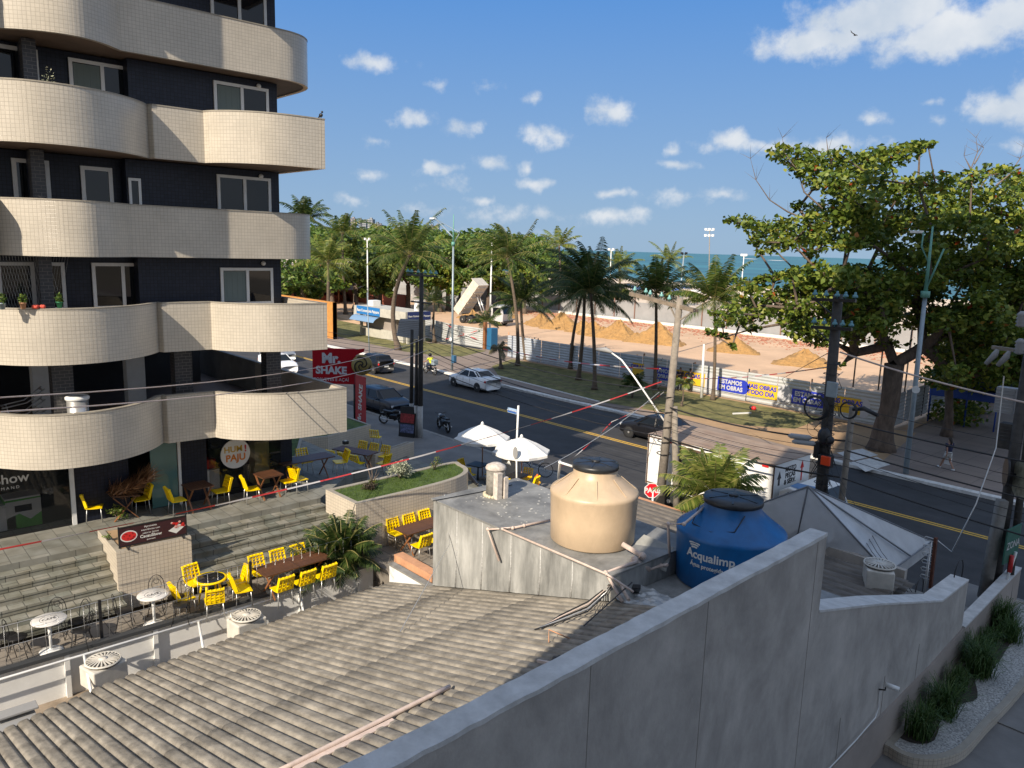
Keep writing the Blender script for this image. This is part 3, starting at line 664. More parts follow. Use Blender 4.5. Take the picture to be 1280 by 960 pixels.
for q, lb in T_: place(tsq, q.x, q.y, PZ, .05, lb, GT)
a, b = T_[0][0], T_[1][0]
chair(a.x+.05, a.y-.62, PZ, PI/2, 'yellow chair left of the table beside the teal glass door'); chair(a.x-.02, a.y+.68, PZ, -PI/2, 'yellow chair right of the table beside the teal glass door')
chair(b.x+.18, b.y-.62, PZ, PI/2-.2, 'yellow chair left of the table under the round white sign')
chair(b.x+.12, b.y+.62, PZ, -PI/2, 'yellow chair right of the table under the round white sign, partly in sun'); chair(b.x+.1, b.y+1.0, PZ, PI/2, 'yellow chair with its back against another, right of the round sign')
q = at(118, 632, PZ+.45); chair(q.x, q.y, PZ, PI/2-.35, 'lone yellow chair with perforated back left of the toppled dry palm')
q = at(170, 625, PZ+.45); chair(q.x-.1, q.y+.15, PZ, -PI/2, 'yellow chair half hidden behind the dry palm leaves')
# darker table at the building corner with chairs
q = at(405, 572, PZ+.75); place(tlg, q.x-.3, q.y-.55, PZ, PI/2, 'long dark wooden table in the shade at the building corner', GT)
for i, dy in enumerate((-.9, -.3, .3)):
    chair(q.x-1.0, q.y-.5+dy, PZ, 0, ['first', 'second', 'third'][i]+' yellow chair from the left behind the shaded corner table')
chair(q.x-.25, q.y+.75, PZ, -PI/2-.2, 'yellow chair at the right end of the corner table, lit seat')
# side court, one level lower: table with rows of chairs
SZ = 1.1; q = at(444, 563, SZ+.75); place(tlg, q.x, q.y, SZ, .35, 'long dark wooden table in the lower side court beside the low tiled walls', GT)
for i in range(3): chair(q.x-.65+.6*i+.2, q.y-.72+.2*i, SZ, PI/2+.35, ['leftmost', 'middle', 'rightmost'][i]+' yellow chair on the near side of the side court table')
for i in range(3): chair(q.x-.6+.6*i-.2, q.y+.68+.2*i, SZ, -PI/2+.35, ['leftmost', 'middle', 'rightmost'][i]+' yellow chair on the far side of the side court table')
chair(q.x+1.35, q.y+.5, SZ, PI+.35, 'yellow chair at the right head of the side court table'); q = at(470, 560, SZ+.4); chair(q.x-1.6, q.y+1.0, SZ, 2.2, 'yellow chair standing apart behind the low tiled wall')
# lower terrace: long tables with chairs
def longset(q, name, nn=3, skip=()):
    place(tlg, q.x, q.y, TZ, PI/2+.06, 'long wooden table '+name, GT)
    od = ['first', 'second', 'third', 'fourth']
    for i in range(nn):
        dy = -.62+.6*i
        chair(q.x-.62, q.y+dy, TZ, 0.05, od[i]+' yellow chair from the left behind the table '+name)
        chair(q.x+.62, q.y+dy, TZ, PI+.05, od[i]+' yellow chair from the left before the table '+name)
q1 = at(366, 703, TZ+.75); longset(q1, 'next to the bushy fan palm'); chair(q1.x+.05, q1.y-1.4, TZ, PI/2-.2, 'yellow chair at the left head of the table next to the fan palm')
q2 = at(532, 655, TZ+.75); longset(q2, 'below the long tiled planter')
# round yellow table with black top
q = at(263, 722, TZ+.75); rt = thing('round_table', 'round yellow table with glossy black top on the lower terrace', 'table', (q.x, q.y, TZ))
s = MB(); s.lathe([(.02, .70), (.36, .70), (.395, .715), (.395, .745), (.36, .75), (.30, .745)], (q.x, q.y, TZ), 32); s.build('rim', m_yellow, rt)
s = MB(); s.lathe([(.01, .746), (.33, .746), (.33, .757), (.01, .758)], (q.x, q.y, TZ), 32); s.build('tabletop', M('gloss_black', (.012, .012, .014), .12), rt)
for i in range(4):
    an = PI/4+i*PI/2; l = MB(); l.tube([(q.x+.2*math.cos(an), q.y+.2*math.sin(an), TZ+.7), (q.x+.34*math.cos(an), q.y+.34*math.sin(an), TZ)], [.035, .02], 8); l.build('leg', m_yellow, rt)
for an, lb in ((PI+.2, 'behind'), (1.5, 'to the right of'), (-1.55, 'to the left of'), (-.25, 'in front of')):
    chair(q.x+.66*math.cos(an), q.y+.66*math.sin(an), TZ, an+PI, 'yellow chair '+lb+' the round black topped table')
# bistro sets
def make_bistro_table():
    t = thing('bistro_table', 'x', 'table')
    s = MB(); s.lathe([(.01, .73), (.345, .73), (.35, .74), (.35, .752), (.345, .757), (.01, .757)], n=32); s.build('tabletop', m_marble, t)
    s = MB(); s.lathe([(.03, .02), (.028, .3), (.04, .5), (.025, .7), (.06, .73)], n=12); s.build('pedestal', m_whitem, t)
    s = MB(); s.lathe([(.24, 0), (.24, .015), (.16, .04), (.04, .06), (.03, .08)], n=24); s.build('base', m_white, t)
    s = MB()
    for r_, a0, a1 in ((.18, .3, 2.8), (.18, 3.4, 5.9)): s.tube([(r_*math.cos(a0+(a1-a0)*i/12), r_*math.sin(a0+(a1-a0)*i/12), .758) for i in range(13)], .004, 4)
    text(s, 'CAFÉ', (0, 0, .758), (0, 1, 0), (-1, 0, 0), .12); s.build('print', m_black, t)
    return t
def make_bistro_chair():
    t = thing('bistro_chair', 'x', 'chair')
    s = MB(); s.lathe([(.01, .44), (.19, .44), (.20, .45), (.19, .46), (.01, .463)], n=20); s.build('seat', m_blackm, t)
    b = MB(); pts = [(-.17+(-.07)*math.sin(i/14*PI), .19*math.cos(i/14*PI), .45+.43*math.sin(i/14*PI)**.7) for i in range(15)]; b.tube(pts, .009, 6)
    for k in (-1, 1):
        b.tube([(-.18-.05*math.sin(j/8*PI), k*.03+k*.08*math.sin(j/8*PI*1.0), .46+.36*j/8) for j in range(9)], .006, 5)
    b.tube([(-.22, .06*math.cos(j/10*2*PI), .72+.06*math.sin(j/10*2*PI)) for j in range(11)], .006, 5)
    b.build('backrest', m_blackm, t)
    for sx in (-1, 1):
        for sy in (-1, 1): l = MB(); l.tube([(sx*.13, sy*.13, .44), (sx*.15, sy*.15, .2), (sx*.20, sy*.19, 0)], .009, 6); l.build('leg', m_blackm, t)
    r_ = MB(); r_.tube([(.15*math.cos(j/12*2*PI), .15*math.sin(j/12*2*PI), .22) for j in range(13)], .006, 5); r_.build('stretcher', m_blackm, t)
    return t
bt1 = make_bistro_table(); bc1 = make_bistro_chair(); GB = 'black wire bistro chairs on the lower terrace'
for i, (px, py, nm) in enumerate(((191, 743, 'before the tiled planter block'), (61, 774, 'nearest the left corner'))):
    q = at(px, py, TZ+.755); place(bt1, q.x, q.y, TZ, 0, 'white marble topped bistro table '+nm, 'white bistro tables')
    for an, lb in ((2.75, 'back left'), (1.9, 'back right'), (1.05, 'right hand'), (-1.9, 'left hand')):
        place(bc1, q.x+.62*math.cos(an), q.y+.62*math.sin(an), TZ, an+PI, 'black wire chair, '+lb+' of the white table '+nm, GB)
q = at(8, 792, TZ+.5); place(bc1, q.x, q.y, TZ, 1.2, 'black wire chair alone at the left edge of the terrace', GB)
# napkin boxes
for px, py, z in ((335+22, 571, PZ+.75), (432, 555, SZ+.75)):
    q = at(px, py, z); s = MB(); s.box((q.x-.09, q.y-.11, z+.002), (q.x+.09, q.y+.11, z+.13)); s.box((q.x-.03, q.y-.05, z+.13), (q.x+.03, q.y+.05, z+.17), 1)
    tag(s.build('napkin_box', [m_black, m_white]), 'black napkin holder on the '+('shaded corner table' if z > 3 else 'side court table'), 'napkin holder')
# ---- planters
def tiledblock(name, poly, z0, z1, lab, cap=.16, soil=True, mat=None):
    t = thing(name, lab, 'planter', (sum(p[0] for p in poly)/len(poly), sum(p[1] for p in poly)/len(poly), z0))
    n = len(poly); c = Vector((sum(p[0] for p in poly)/n, sum(p[1] for p in poly)/n))
    mb = MB(); L = 0; ccw = sum(poly[i][0]*poly[(i+1) % n][1]-poly[(i+1) % n][0]*poly[i][1] for i in range(n)) > 0
    P = [Vector(p) for p in (poly if ccw else poly[::-1])]; inn = []
    for i in range(n):
        d1 = (P[i]-P[i-1]).normalized(); d2 = (P[(i+1) % n]-P[i]).normalized(); nn = Vector((-(d1.y+d2.y), d1.x+d2.x))
        nn.normalize(); k = max(.5, nn.dot(Vector((-d2.y, d2.x)))); inn.append(P[i]+nn*(cap/k))
    for i in range(n):
        a, b = P[i], P[(i+1) % n]; l = (b-a).length
        mb.add([(a.x, a.y, z0), (b.x, b.y, z0), (b.x, b.y, z1), (a.x, a.y, z1)], [(0, 1, 2, 3)], 0, l < .4, [[(L, z0), (L+l, z0), (L+l, z1), (L, z1)]]); L += l
    mb.build('tiled_wall', mat or m_cream2, t)
    mb = MB()
    for i in range(n):
        a, b, c_, d = P[i], P[(i+1) % n], inn[(i+1) % n], inn[i]
        mb.add([(a.x, a.y, z1), (b.x, b.y, z1), (c_.x, c_.y, z1), (d.x, d.y, z1), (d.x, d.y, z1-.2), (c_.x, c_.y, z1-.2)], [(0, 1, 2, 3), (3, 2, 5, 4)], 0)
    mb.build('coping', m_cap, t)
    mb = MB(); mb.add([(p.x, p.y, z1-.03) for p in inn], [tuple(range(n))]); g = mb.build('soil' if not soil else 'lawn', m_lawn if soil else m_dirt, t)
    return t, [tuple(p) for p in inn]
lp = [tuple(at(445, 630, 2.85)[:2]), (-20.76, 11.2)]
long_poly = [(-19.03, 11.24), (-19.08, 13.3), (-19.18, 14.6), (-19.35, 15.4), (-19.65, 15.95), (-20.05, 16.25), (-20.5, 16.35), (-20.95, 16.3), (-20.9, 14.5), (-20.76, 11.2)]
long_poly = smoothpath([p for p in long_poly[1:9]], 3); long_poly = [(-19.03, 11.24)]+long_poly+[(-20.76, 11.2)]
pl, inn = tiledblock('tiled_planter', long_poly, TZ-.2, 2.85, 'long tiled planter with a rounded end, lawn and shrubs in full sun')
def blades(pts, h, w, n_per, mat, name, parent, lean=.4):
    V = []; F = []
    for (x, y, z) in pts:
        for i in range(n_per):
            a = random.random()*6.28; hh = h*random.uniform(.5, 1.2); dx, dy = math.cos(a), math.sin(a); l = lean*hh*random.random(); px_, py_ = x+random.gauss(0, .05), y+random.gauss(0, .05)
            k = len(V); V += [(px_-dy*w, py_+dx*w, z), (px_+dy*w, py_-dx*w, z), (px_+dx*l, py_+dy*l, z+hh)]; F.append((k, k+1, k+2))
    return polymesh(name, V, F, mat, parent)
def inside(p, poly):
    c = False; n = len(poly)
    for i in range(n):
        a, b = poly[i], poly[i-1]
        if (a[1] > p[1]) != (b[1] > p[1]) and p[0] < (b[0]-a[0])*(p[1]-a[1])/(b[1]-a[1])+a[0]: c = not c
    return c
pts = []
while len(pts) < 1500:
    p = (random.uniform(-21, -19), random.uniform(11.3, 16.3))
    if inside(p, inn): pts.append((p[0], p[1], 2.82))
m_lb = leafmat('lawn_blades', [(0, (.05, .10, .012)), (1, (.12, .18, .03))], .3)
blades(pts, .05, .006, 3, m_lb, 'grass', pl)['kind'] = 'stuff'
bl, _ = tiledblock('tiled_planter', [(-19.85, 4.95), (-19.78, 6.75), (-21.35, 6.85), (-21.75, 5.0)], TZ-.2, 2.68, 'tall tiled planter block between the steps carrying the dark dessert banner', .14, False)
# side court low walls and lawn strips in the shade
w1, _ = tiledblock('tiled_planter', [(-27.2, 16.6), (-27.0, 16.9), (-27.9, 19.5), (-28.1, 19.2)], .9, 1.65, 'low tiled wall behind the side court chairs, in shade', .1, False)
w2, _ = tiledblock('tiled_planter', [(-30.0, 15.0), (-29.75, 16.2), (-30.6, 18.9), (-33.5, 18.9), (-33.5, 15)], .9, 2.0, 'shaded tiled planter with dark lawn under the red shop sign', .12, True)
w3, _ = tiledblock('tiled_planter', [(-25.5, 12.6), (-28.9, 14.6), (-34, 15.0), (-34, 14.0), (-28, 13.4), (-25.7, 12.2)], 1.0, 2.62, 'narrow raised lawn strip beside the building corner', .08, True)
# leaf cloud helper
def cloud(clumps, n_per, size, flat=.55, up=.35):
    """clumps: (x,y,z,rx,ry,rz); returns quads"""
    P = []; rm = sum(c[3] for c in clumps)/len(clumps)
    for (x, y, z, rx, ry, rz) in clumps:
        u = np.random.normal(size=(max(6, int(n_per*(rx/rm)**2)), 3)); u /= np.linalg.norm(u, axis=1)[:, None]; r = np.random.uniform(.15, 1.35, (len(u), 1))**.6
        P.append(np.array([x, y, z])+u*r*np.array([rx, ry, rz]))
    P = np.concatenate(P); n = len(P)
    nr = np.random.normal(size=(n, 3)); nr[:, 2] = np.abs(nr[:, 2])+up; nr /= np.linalg.norm(nr, axis=1)[:, None]
    t = np.random.normal(size=(n, 3)); t -= nr*(t*nr).sum(1)[:, None]; t /= np.linalg.norm(t, axis=1)[:, None]; b = np.cross(nr, t)
    s = size*np.random.uniform(.6, 1.3, (n, 1)); wd = flat
    V = np.empty((n, 5, 3)); V[:, 0] = P-t*s*.5; V[:, 1] = P+b*s*wd*.42; V[:, 2] = P+t*s*.3+b*s*wd*.36-nr*s*.06; V[:, 3] = P+t*s*.5-nr*s*.08; V[:, 4] = P-b*s*wd*.5
    F = np.arange(n*5).reshape(n, 5)
    return V.reshape(-1, 3), F
def shrub(px, py, z, r, h, mat, label, cat='shrub', n=500, size=.06, name='shrub'):
    q = at(px, py, z); t = thing(name, label, cat, (q.x, q.y, z))
    cl = [(q.x+random.uniform(-.5, .5)*r, q.y+random.uniform(-.5, .5)*r, z+h*random.uniform(.3, .85), r*.5, r*.5, h*.25) for i in range(9)]
    V, F = cloud(cl, n//9, size); polymesh('foliage', V, F, mat, t)
    s = MB()
    for c in cl: s.tube([(q.x, q.y, z-.02), (q.x+(c[0]-q.x)*.4, q.y+(c[1]-q.y)*.4, z+h*.3), c[:3]], [.02, .013, .005], 5)
    s.build('stem', m_twig, t); return t
shrub(500, 598, 2.83, .42, .62, m_shrub, 'pale silvery bush in the middle of the long planter', n=1600, size=.07)
shrub(543, 587, 2.83, .26, .45, m_leafy, 'small sparse plant right of the silvery bush', n=160)
shrub(463, 612, 2.83, .3, .22, leafmat('purple_leaves', [(0, (.05, .03, .02)), (1, (.14, .12, .08))]), 'low brownish ground cover plant at the left end of the planter', n=500)
q = at(466, 608, 2.83); t = thing('bare_shrub', 'leafless twiggy plant rising above the left end of the planter', 'shrub', tuple(q))
s = MB()
for i in range(7):
    a = i*.9; s.tube([(q.x, q.y, 2.8), (q.x+.08*math.cos(a), q.y+.08*math.sin(a), 3.1), (q.x+.2*math.cos(a), q.y+.2*math.sin(a), 3.2+.08*i)], [.014, .01, .004], 5)
s.build('twigs', m_twig, t); V, F = cloud([(q.x, q.y, 3.0, .12, .12, .08)], 60, .09); polymesh('foliage', V, F, m_leafy, t)
for i in range(3):
    q = at(400+9*i, 530+3*i, 1.98); s = []
    t = thing('spiky_plant', ['leftmost', 'middle', 'rightmost'][i]+' dark spiky plant by the shaded tiled planter', 'plant', (q.x, q.y, 1.95)); blades([(q.x, q.y, 1.95)], .55, .02, 26, m_grassb, 'leaves', t, .5)
# banner on the block
q0 = at(147, 684, 2.70); q1_ = at(229, 664, 2.70); q0 = Vector((-19.98, 5.06, 2.70)); q1_ = Vector((-19.92, 6.68, 2.70))
bn = thing('advertising_banner', 'dark brown banner with a red fruit bowl and a dessert, on the tiled block', 'banner', tuple((q0+q1_)/2)); dd = (q1_-q0).normalized(); nn = Vector((dd.y, -dd.x, 0))
s = MB(); s.bar(q0+Vector((0, 0, .28)), q1_+Vector((0, 0, .28)), .025, .46); s.build('panel', M('banner_brown', (.035, .008, .012), .5), bn)
s = MB()
for z in (.03, .53): s.bar(q0+Vector((0, 0, z))+nn*.002, q1_+Vector((0, 0, z))+nn*.002, .04, .025)
for p in (q0, q1_): s.bar(p+Vector((0, 0, .0)), p+Vector((0, 0, .56)), .03)
for f_ in (.1, .92): p = q0+(q1_-q0)*f_; s.bar(p-nn*.22+Vector((0, 0, .03)), p+nn*.22+Vector((0, 0, -.0)), .03)
s.build('frame', m_black, bn)
def onb(u, v, k=.016): return q0+(q1_-q0)*u+Vector((0, 0, .05+.46*v))+nn*k
def disc(mb, c, ru, rv, k, n=24, mi=0):
    c = onb(*c, 0)
    mb.add([c+nn*k+dd*(ru*math.cos(2*PI*i/n))+Vector((0, 0, rv*math.sin(2*PI*i/n))) for i in range(n)], [tuple(range(n))], mi)
s = MB(); disc(s, (.14, .5), .20, .15, .016, mi=0); disc(s, (.14, .5), .175, .12, .018, mi=1)
for i in range(14): disc(s, (.14+random.uniform(-.08, .08), .5+random.uniform(-.2, .2)), .02, .015, .020, 8, mi=2)
s.build('bowl_picture', [m_textw, m_redb, M('deep_red', (.25, .01, .01), .5)], bn)
s = MB(); s.add([onb(.72, .35, .017), onb(.84, .12, .017), onb(.99, .5, .017), onb(.88, .66, .017)], [(0, 1, 2, 3)], 0); 
for i in range(16): disc(s, (.78+random.uniform(-.02, .18), .55+random.uniform(-.08, .25)), .035, .03, .019+.0006*i, 8, mi=1+(i % 3 == 0))
s.build('dessert_picture', [m_textw, m_redb, M('cream_pink', (.6, .35, .3), .5)], bn)
s = MB()
for i, (w_, sz) in enumerate((('Aproveite', .075), ('experiências com', .065), ('sabores únicos', .065), ('CacauShow', .11), ('gourmand', .05))):
    text(s, w_, onb(.46, .88-.185*i-.02*(i > 3), .017), dd, (0, 0, 1), sz, bold=.02 if i == 3 else 0, ext=.001)
s.build('lettering', m_textw, bn)
shrub(135, 676, 2.66, .12, .2, m_leafm, 'small green weed growing behind the banner on the block', n=80)
# toppled dry palm on a folding table
q = at(152, 636, PZ+.2); q.x += .25; t = thing('folding_table', 'wooden folding table half collapsed under dry palm leaves', 'table', (q.x, q.y, PZ))
s = MB(); s.cbox((q.x, q.y, PZ+.72), (.62, .75, .035), .1, rot=Matrix.Rotation(R(-8), 3, 'X')); s.build('tabletop', m_wood, t)
for a in (-1, 1): s = MB(); s.bar((q.x+.2, q.y+a*.32, PZ+.7), (q.x+.2, q.y-a*.32, PZ), .05, .025); s.build('leg', m_woodl, t)
dp = thing('dry_palm', 'brown dried palm fronds heaped over the folding table', 'plant', (q.x, q.y+.4, PZ+.75)); m_dry = leafmat('dry_leaves', [(0, (.16, .07, .03)), (1, (.42, .22, .10))], .1)
V = []; F = []
for i in range(800):
    b0 = Vector((q.x+random.gauss(0, .12), q.y-.35+random.random()*1.0, PZ+.80)); b0.z += max(0, b0.y-q.y)*.5
    d0 = Vector((random.gauss(0, .35), random.gauss(.35, .3), random.gauss(.12, .35)))*.55; w_ = d0.cross(Vector((random.random(), 1, random.random()))).normalized()*.022
    k = len(V); V += [b0-w_, b0+w_, b0+d0]; F.append((k, k+1, k+2))
polymesh('fronds', [tuple(v) for v in V], F, m_dry, dp)
shrub(148, 650, PZ, .3, .4, m_leafy, 'straggly green potted plant under the folding table', n=200, size=.1)
# things behind the shop glass
def fridge(px, py, w, h, mat, lab, name='chest_freezer', gr=None, x=-.75):
    q = at(px, py, PZ); q = atx(px, py, XF+x); s = thing(name, lab, 'freezer' if 'freezer' in name else 'appliance', (q.x, q.y, PZ), 0, gr)
    b = MB(); b.box((q.x-.3, q.y-w/2, PZ+.03), (q.x+.3, q.y+w/2, PZ+h)); b.build('body', mat, s, .02)
    b = MB(); b.box((q.x-.3, q.y-w/2, PZ+h+.002), (q.x+.3, q.y+w/2, PZ+h+.05)); b.build('lid', m_white, s, .01)
    return s, q
fz, q = fridge(28, 650, .85, .85, M('freezer_green', (.10, .42, .06), .4), 'green and white ice cream freezer behind the shop glass')
b = MB(); b.add([(q.x+.304, q.y-.41, PZ+.8), (q.x+.304, q.y-.41, PZ+.35), (q.x+.304, q.y-.1, PZ+.45), (q.x+.304, q.y+.15, PZ+.25), (q.x+.304, q.y+.42, PZ+.42), (q.x+.304, q.y+.42, PZ+.82)], [(0, 1, 2, 3, 4, 5)]); b.build('white_wave', m_textw, fz)
b = MB(); b.box((q.x+.303, q.y-.2, PZ+.50), (q.x+.310, q.y+.2, PZ+.68)); b.build('badge', m_black, fz)
fridge(3, 660, .6, .7, m_white, 'low white cabinet at the left edge behind the shop glass', 'cabinet')
fz, q = fridge(262, 610, .45, .8, m_white, 'small white refrigerator behind the restaurant glass', 'small_refrigerator', x=-.45)
b = MB(); b.box((q.x-.18, q.y-.16, PZ+.86), (q.x+.18, q.y+.16, PZ+1.16)); tag(b.build('drinks_crate', m_redb, bevel=.02), 'red drinks crate standing on the small white refrigerator', 'crate')
b = MB(); q = atx(325, 590, XF-.5); b.box((q.x-.3, q.y-.25, PZ+.03), (q.x+.2, q.y+.25, PZ+1.5)); tag(b.build('display_case', M('pale_yellow', (.5, .42, .16), .5), bevel=.02), 'pale yellow display case behind the glass right of the round sign', 'cabinet')
# balcony clutter
def pot(x, y, z, r, h, mat, lab, g=.25, plant=m_leafm, n=120):
    t = thing('potted_plant', lab, 'potted plant', (x, y, z)); s = MB(); s.lathe([(r*.7, 0), (r, h), (r*1.1, h), (r*1.1, h+.02), (r*.9, h+.02)], (x, y, z), 14); s.build('pot', mat, t)
    V, F = cloud([(x, y, z+h+g*.5, r*1.2, r*1.2, g*.6)], n, .07); polymesh('foliage', V, F, plant, t)
zt = zb(1)+PH+.014
for px, lab, mt in ((75, 'green flower pot with a leafy plant on the second balcony rim', M('green_pot', (.03, .22, .10), .5)), (3, 'pale flower pot at the left end of the balcony rim', m_steelb), (29, 'brown flower pot on the balcony rim behind the netting', m_coral)):
    q = atx(px, 383, -21.3); pot(-21.31-.03*(px == 75), q.y, zt, .07, .13, mt, lab, .2)
b = MB(); q = atx(50, 383, -21.3)
for i in range(9): b.ball((-21.31+random.uniform(-.05, .03), q.y+random.uniform(-.13, .13), zt+.04), .05, 6)
tag(b.build('red_flowers', M('flower_red', (.55, .08, .05), .8)), 'small heap of red flowers between the pots on the balcony rim', 'flowers')
q = atx(66, 95, -21.9); pot(-22.3, q.y, zb(3)+.25, .14, .3, m_white, 'leafy potted plant in the corner of the upper balcony', 1.2, m_shrub, 220)
# bird on the corner
q = Vector((-20.75, 11.2, zb(3)+PH+.014)); b = MB(); b.ball((q.x, q.y, q.z+.09), .05, 8, sx=1.5, sz=1.1); b.ball((q.x+.07, q.y, q.z+.17), .032, 8); b.tube([(q.x+.09, q.y, q.z+.17), (q.x+.14, q.y, q.z+.16)], [.012, .002], 5)
b.tube([(q.x-.05, q.y, q.z+.08), (q.x-.16, q.y, q.z+.03)], [.03, .012], 6); b.tube([(q.x, q.y-.015, q.z+.05), (q.x, q.y-.015, q.z)], .005, 4); b.tube([(q.x, q.y+.015, q.z+.05), (q.x, q.y+.015, q.z)], .005, 4)
tag(b.build('pigeon', m_black), 'dark bird perched on the corner of the curved balcony', 'bird')
# bird in the sky
q = atd(1069, 44, 110); b = MB(); b.ball(tuple(q), .12, 8, sx=2, sz=.7); b.add([q+Vector((-.1, 0, .02)), q+Vector((.15, 0, .02)), q+Vector((-.25, -.5, .35)), q+Vector((-.3, -.95, .6)), q+Vector((-.42, -.5, .36))], [(0, 1, 2, 4), (4, 2, 3)]); b.add([q+Vector((-.1, 0, .02)), q+Vector((.15, 0, .02)), q+Vector((0, .55, .2)), q+Vector((-.1, 1.0, .1)), q+Vector((-.25, .5, .19))], [(0, 1, 2, 4), (4, 2, 3)])
tag(b.build('bird', m_black), 'dark bird gliding against the big cloud', 'bird')
# steel bin and stacked loungers on the open deck
q = atx(97, 505, -22.4); s = thing('steel_bin', 'round white and steel bin standing on the open deck behind the lowest parapet', 'bin', (q.x, q.y, zb(0)+.22))
b = MB(); b.lathe([(.24, 0), (.26, 1.28)], (q.x, q.y, zb(0)+.22), 24); b.build('drum', m_alu, s); b = MB(); b.lathe([(.27, 1.28), (.29, 1.3), (.29, 1.36), (.24, 1.40), (.18, 1.38)], (q.x, q.y, zb(0)+.22), 24, cap=False); b.build('rim', m_white, s)
q = atx(27, 508, -24.6); s = MB(); z0 = zb(0)+.22
for i in range(3):
    z = z0+.35+.3*i
    for a in (-.22, .22): s.tube([(q.x+a, q.y-.5, z-.1), (q.x+a, q.y+.1, z), (q.x+a, q.y+.55, z+.35)], .02, 6)
    s.bar((q.x-.22, q.y-.45, z-.08), (q.x+.22, q.y-.45, z-.08), .03); s.bar((q.x-.22, q.y+.5, z+.3), (q.x+.22, q.y+.5, z+.3), .03); s.tube([(q.x+.22, q.y-.4, z), (q.x+.22, q.y-.2, z0)], .018, 6)
tag(s.build('stacked_loungers', m_alu), 'stack of pale metal lounger frames in the dark open deck', 'lounger')
# hanging netting lines on first balcony
s = MB()
for i in range(46):
    y = 1.6+i*.065; s.tube([(-22.9, y, zb(1)+.25), (-22.9, y+.5, zb(2)+.02)], .0022, 3, cap=False); s.tube([(-22.9, y+.5, zb(1)+.25), (-22.9, y, zb(2)+.02)], .0022, 3, cap=False)
tag(s.build('safety_net', m_alu), 'diamond mesh safety net closing the balcony with the flower pots', 'net')
# ================================================================ sheet-metal kerb wall, railing, corrugated roof
XW = -18.0
sw = thing('sheet_wall', 'long white sheet metal retaining wall with dark grey coping along the terrace', 'wall', (XW, 3, .2))
FT = 1.37; FB = .30
s = MB(); s.box((XW-.03, -4, FB), (XW, 11.18, FT)); s.build('panel', m_white, sw)
s = MB(); s.box((XW-.06, -4, FT-.03), (XW+.12, 11.2, FT+.05)); s.build('coping', M('dark_grey_coping', (.04, .043, .047), .6), sw)
for y in (-2.2, -.4, 1.55, 3.35, 5.2, 7.05, 8.9, 10.7): s = MB(); s.box((XW+.002, y-.05, FB), (XW+.09, y+.05, FT-.01)); s.build('rib', m_whitem, sw)
s = MB(); s.box((XW, -4, 0), (XW+.36, 11.1, FB+.02)); s.build('ledge', M('ledge_cement', (.24, .19, .14), .9, ns=3, na=.3), sw)
wr = thing('wire_railing', 'thin wire railing with black posts above the sheet metal wall', 'railing', (XW+.05, 3, FT))
for y in (-1.6, 2.05, 4.1, 7.6, 10.9):
    s = MB(); s.box((XW-.12, y-.03, FT), (XW-.06, y+.03, FT+.95)); s.build('post', m_black, wr)
s = MB()
for z in (.45, .92): s.tube([(XW-.09, -4, FT+z), (XW-.09, 11, FT+z)], .008, 5)
for i in range(60): y = -4+i*.25; s.tube([(XW-.02, y, FT), (XW-.09, y+.02, FT+.92)], .004, 4)
s.build('wires', m_alu, wr)
tb = thing('tube_rail', 'white tube rail on slanted white struts in front of the sheet metal wall', 'rail', (XW+.3, 3, .5))
s = MB(); s.tube([(XW+.28, -4, FT-.05), (XW+.28, 8.9, FT-.05)], .028, 8); s.build('tube', m_white, tb)
for px, py, qx, qy in ((105, 818, 117, 878), (248, 775, 259, 834), (374, 738, 385, 787)):
    a = atx(px, py, XW+.28); b = at(qx, qy, .85); s = MB(); s.tube([(XW+.28, a.y, FT-.06), (b.x, b.y, .75)], .03, 6); s.build('strut', m_white, tb)
# gutter
s = MB(); s.box((XW+.42, -4, -.05), (-12.5, 11.05, .10)); s.box((XW+.37, -4, .1), (XW+.44, 11.05, .24)); tag(s.build('gutter', M('stained_gutter', (.13, .105, .08), .95, ns=2.5, na=.4)), 'dirty concrete gutter between the white sheet wall and the corrugated roof', 'gutter')
# corrugated roof of the low building in front
def rz(x): return 1.13+.305*(x+17.0)
lb = thing('low_building', 'low building with a sunlit corrugated fibre cement roof in the foreground', 'building', (-11, 5, 0))
def corr(x0, x1, y0, y1, zf, pitch, amp, rows, th=.012, seg=8, cut=None):
    V = []; F = []; n = int((y1-y0)/pitch*seg)
    for r_ in range(rows):
        xa = x0+(x1-x0)*r_/rows; xb = x0+(x1-x0)*(r_+1)/rows+.16*(1 if x1 > x0 else -1)
        base = len(V); nx = 5
        tw = random.uniform(-.006, .006); nsh = 0
        for j in range(n+1):
            y = y0+(y1-y0)*j/n; ph = 2*math.pi*(y-y0)/pitch
            cellr = math.sin(int((y-y0)/1.06)*12.9+r_*7.7)*.002
            w = amp*(1-2*(1-abs(math.sin(ph/2)))**2.6)
            xc0 = cut(y) if cut else x0; xa_ = xc0+(x1-xc0)*r_/rows; xb_ = xc0+(x1-xc0)*(r_+1)/rows+.16*(1 if x1 > x0 else -1)
            for i in range(nx):
                f = i/(nx-1); x = xa_+(xb_-xa_)*f
                V.append((x+cellr*2, y, zf(x)+w+(.004)*(1-f)+cellr*.5))
        for j in range(n):
            for i in range(nx-1):
                k = base+j*nx+i; F.append((k, k+1, k+nx+1, k+nx))
        # exposed lower lip
        lip = len(V)
        for j in range(n+1):
            v = V[base+j*nx]; V.append((v[0], v[1], v[2]-.006))
        for j in range(n): F.append((base+j*nx, base+(j+1)*nx, lip+j+1, lip+j))
    return V, F
V, F = corr(-17.0, -5.5, -3.0, 11.12, rz, .225, .036, 4, seg=14, cut=lambda y: float(np.interp(y, (-3, 1.76, 3.58, 6.2, 8.9, 12), (-12.6, -15.0, -15.9, -16.4, -17.0, -17.0))))
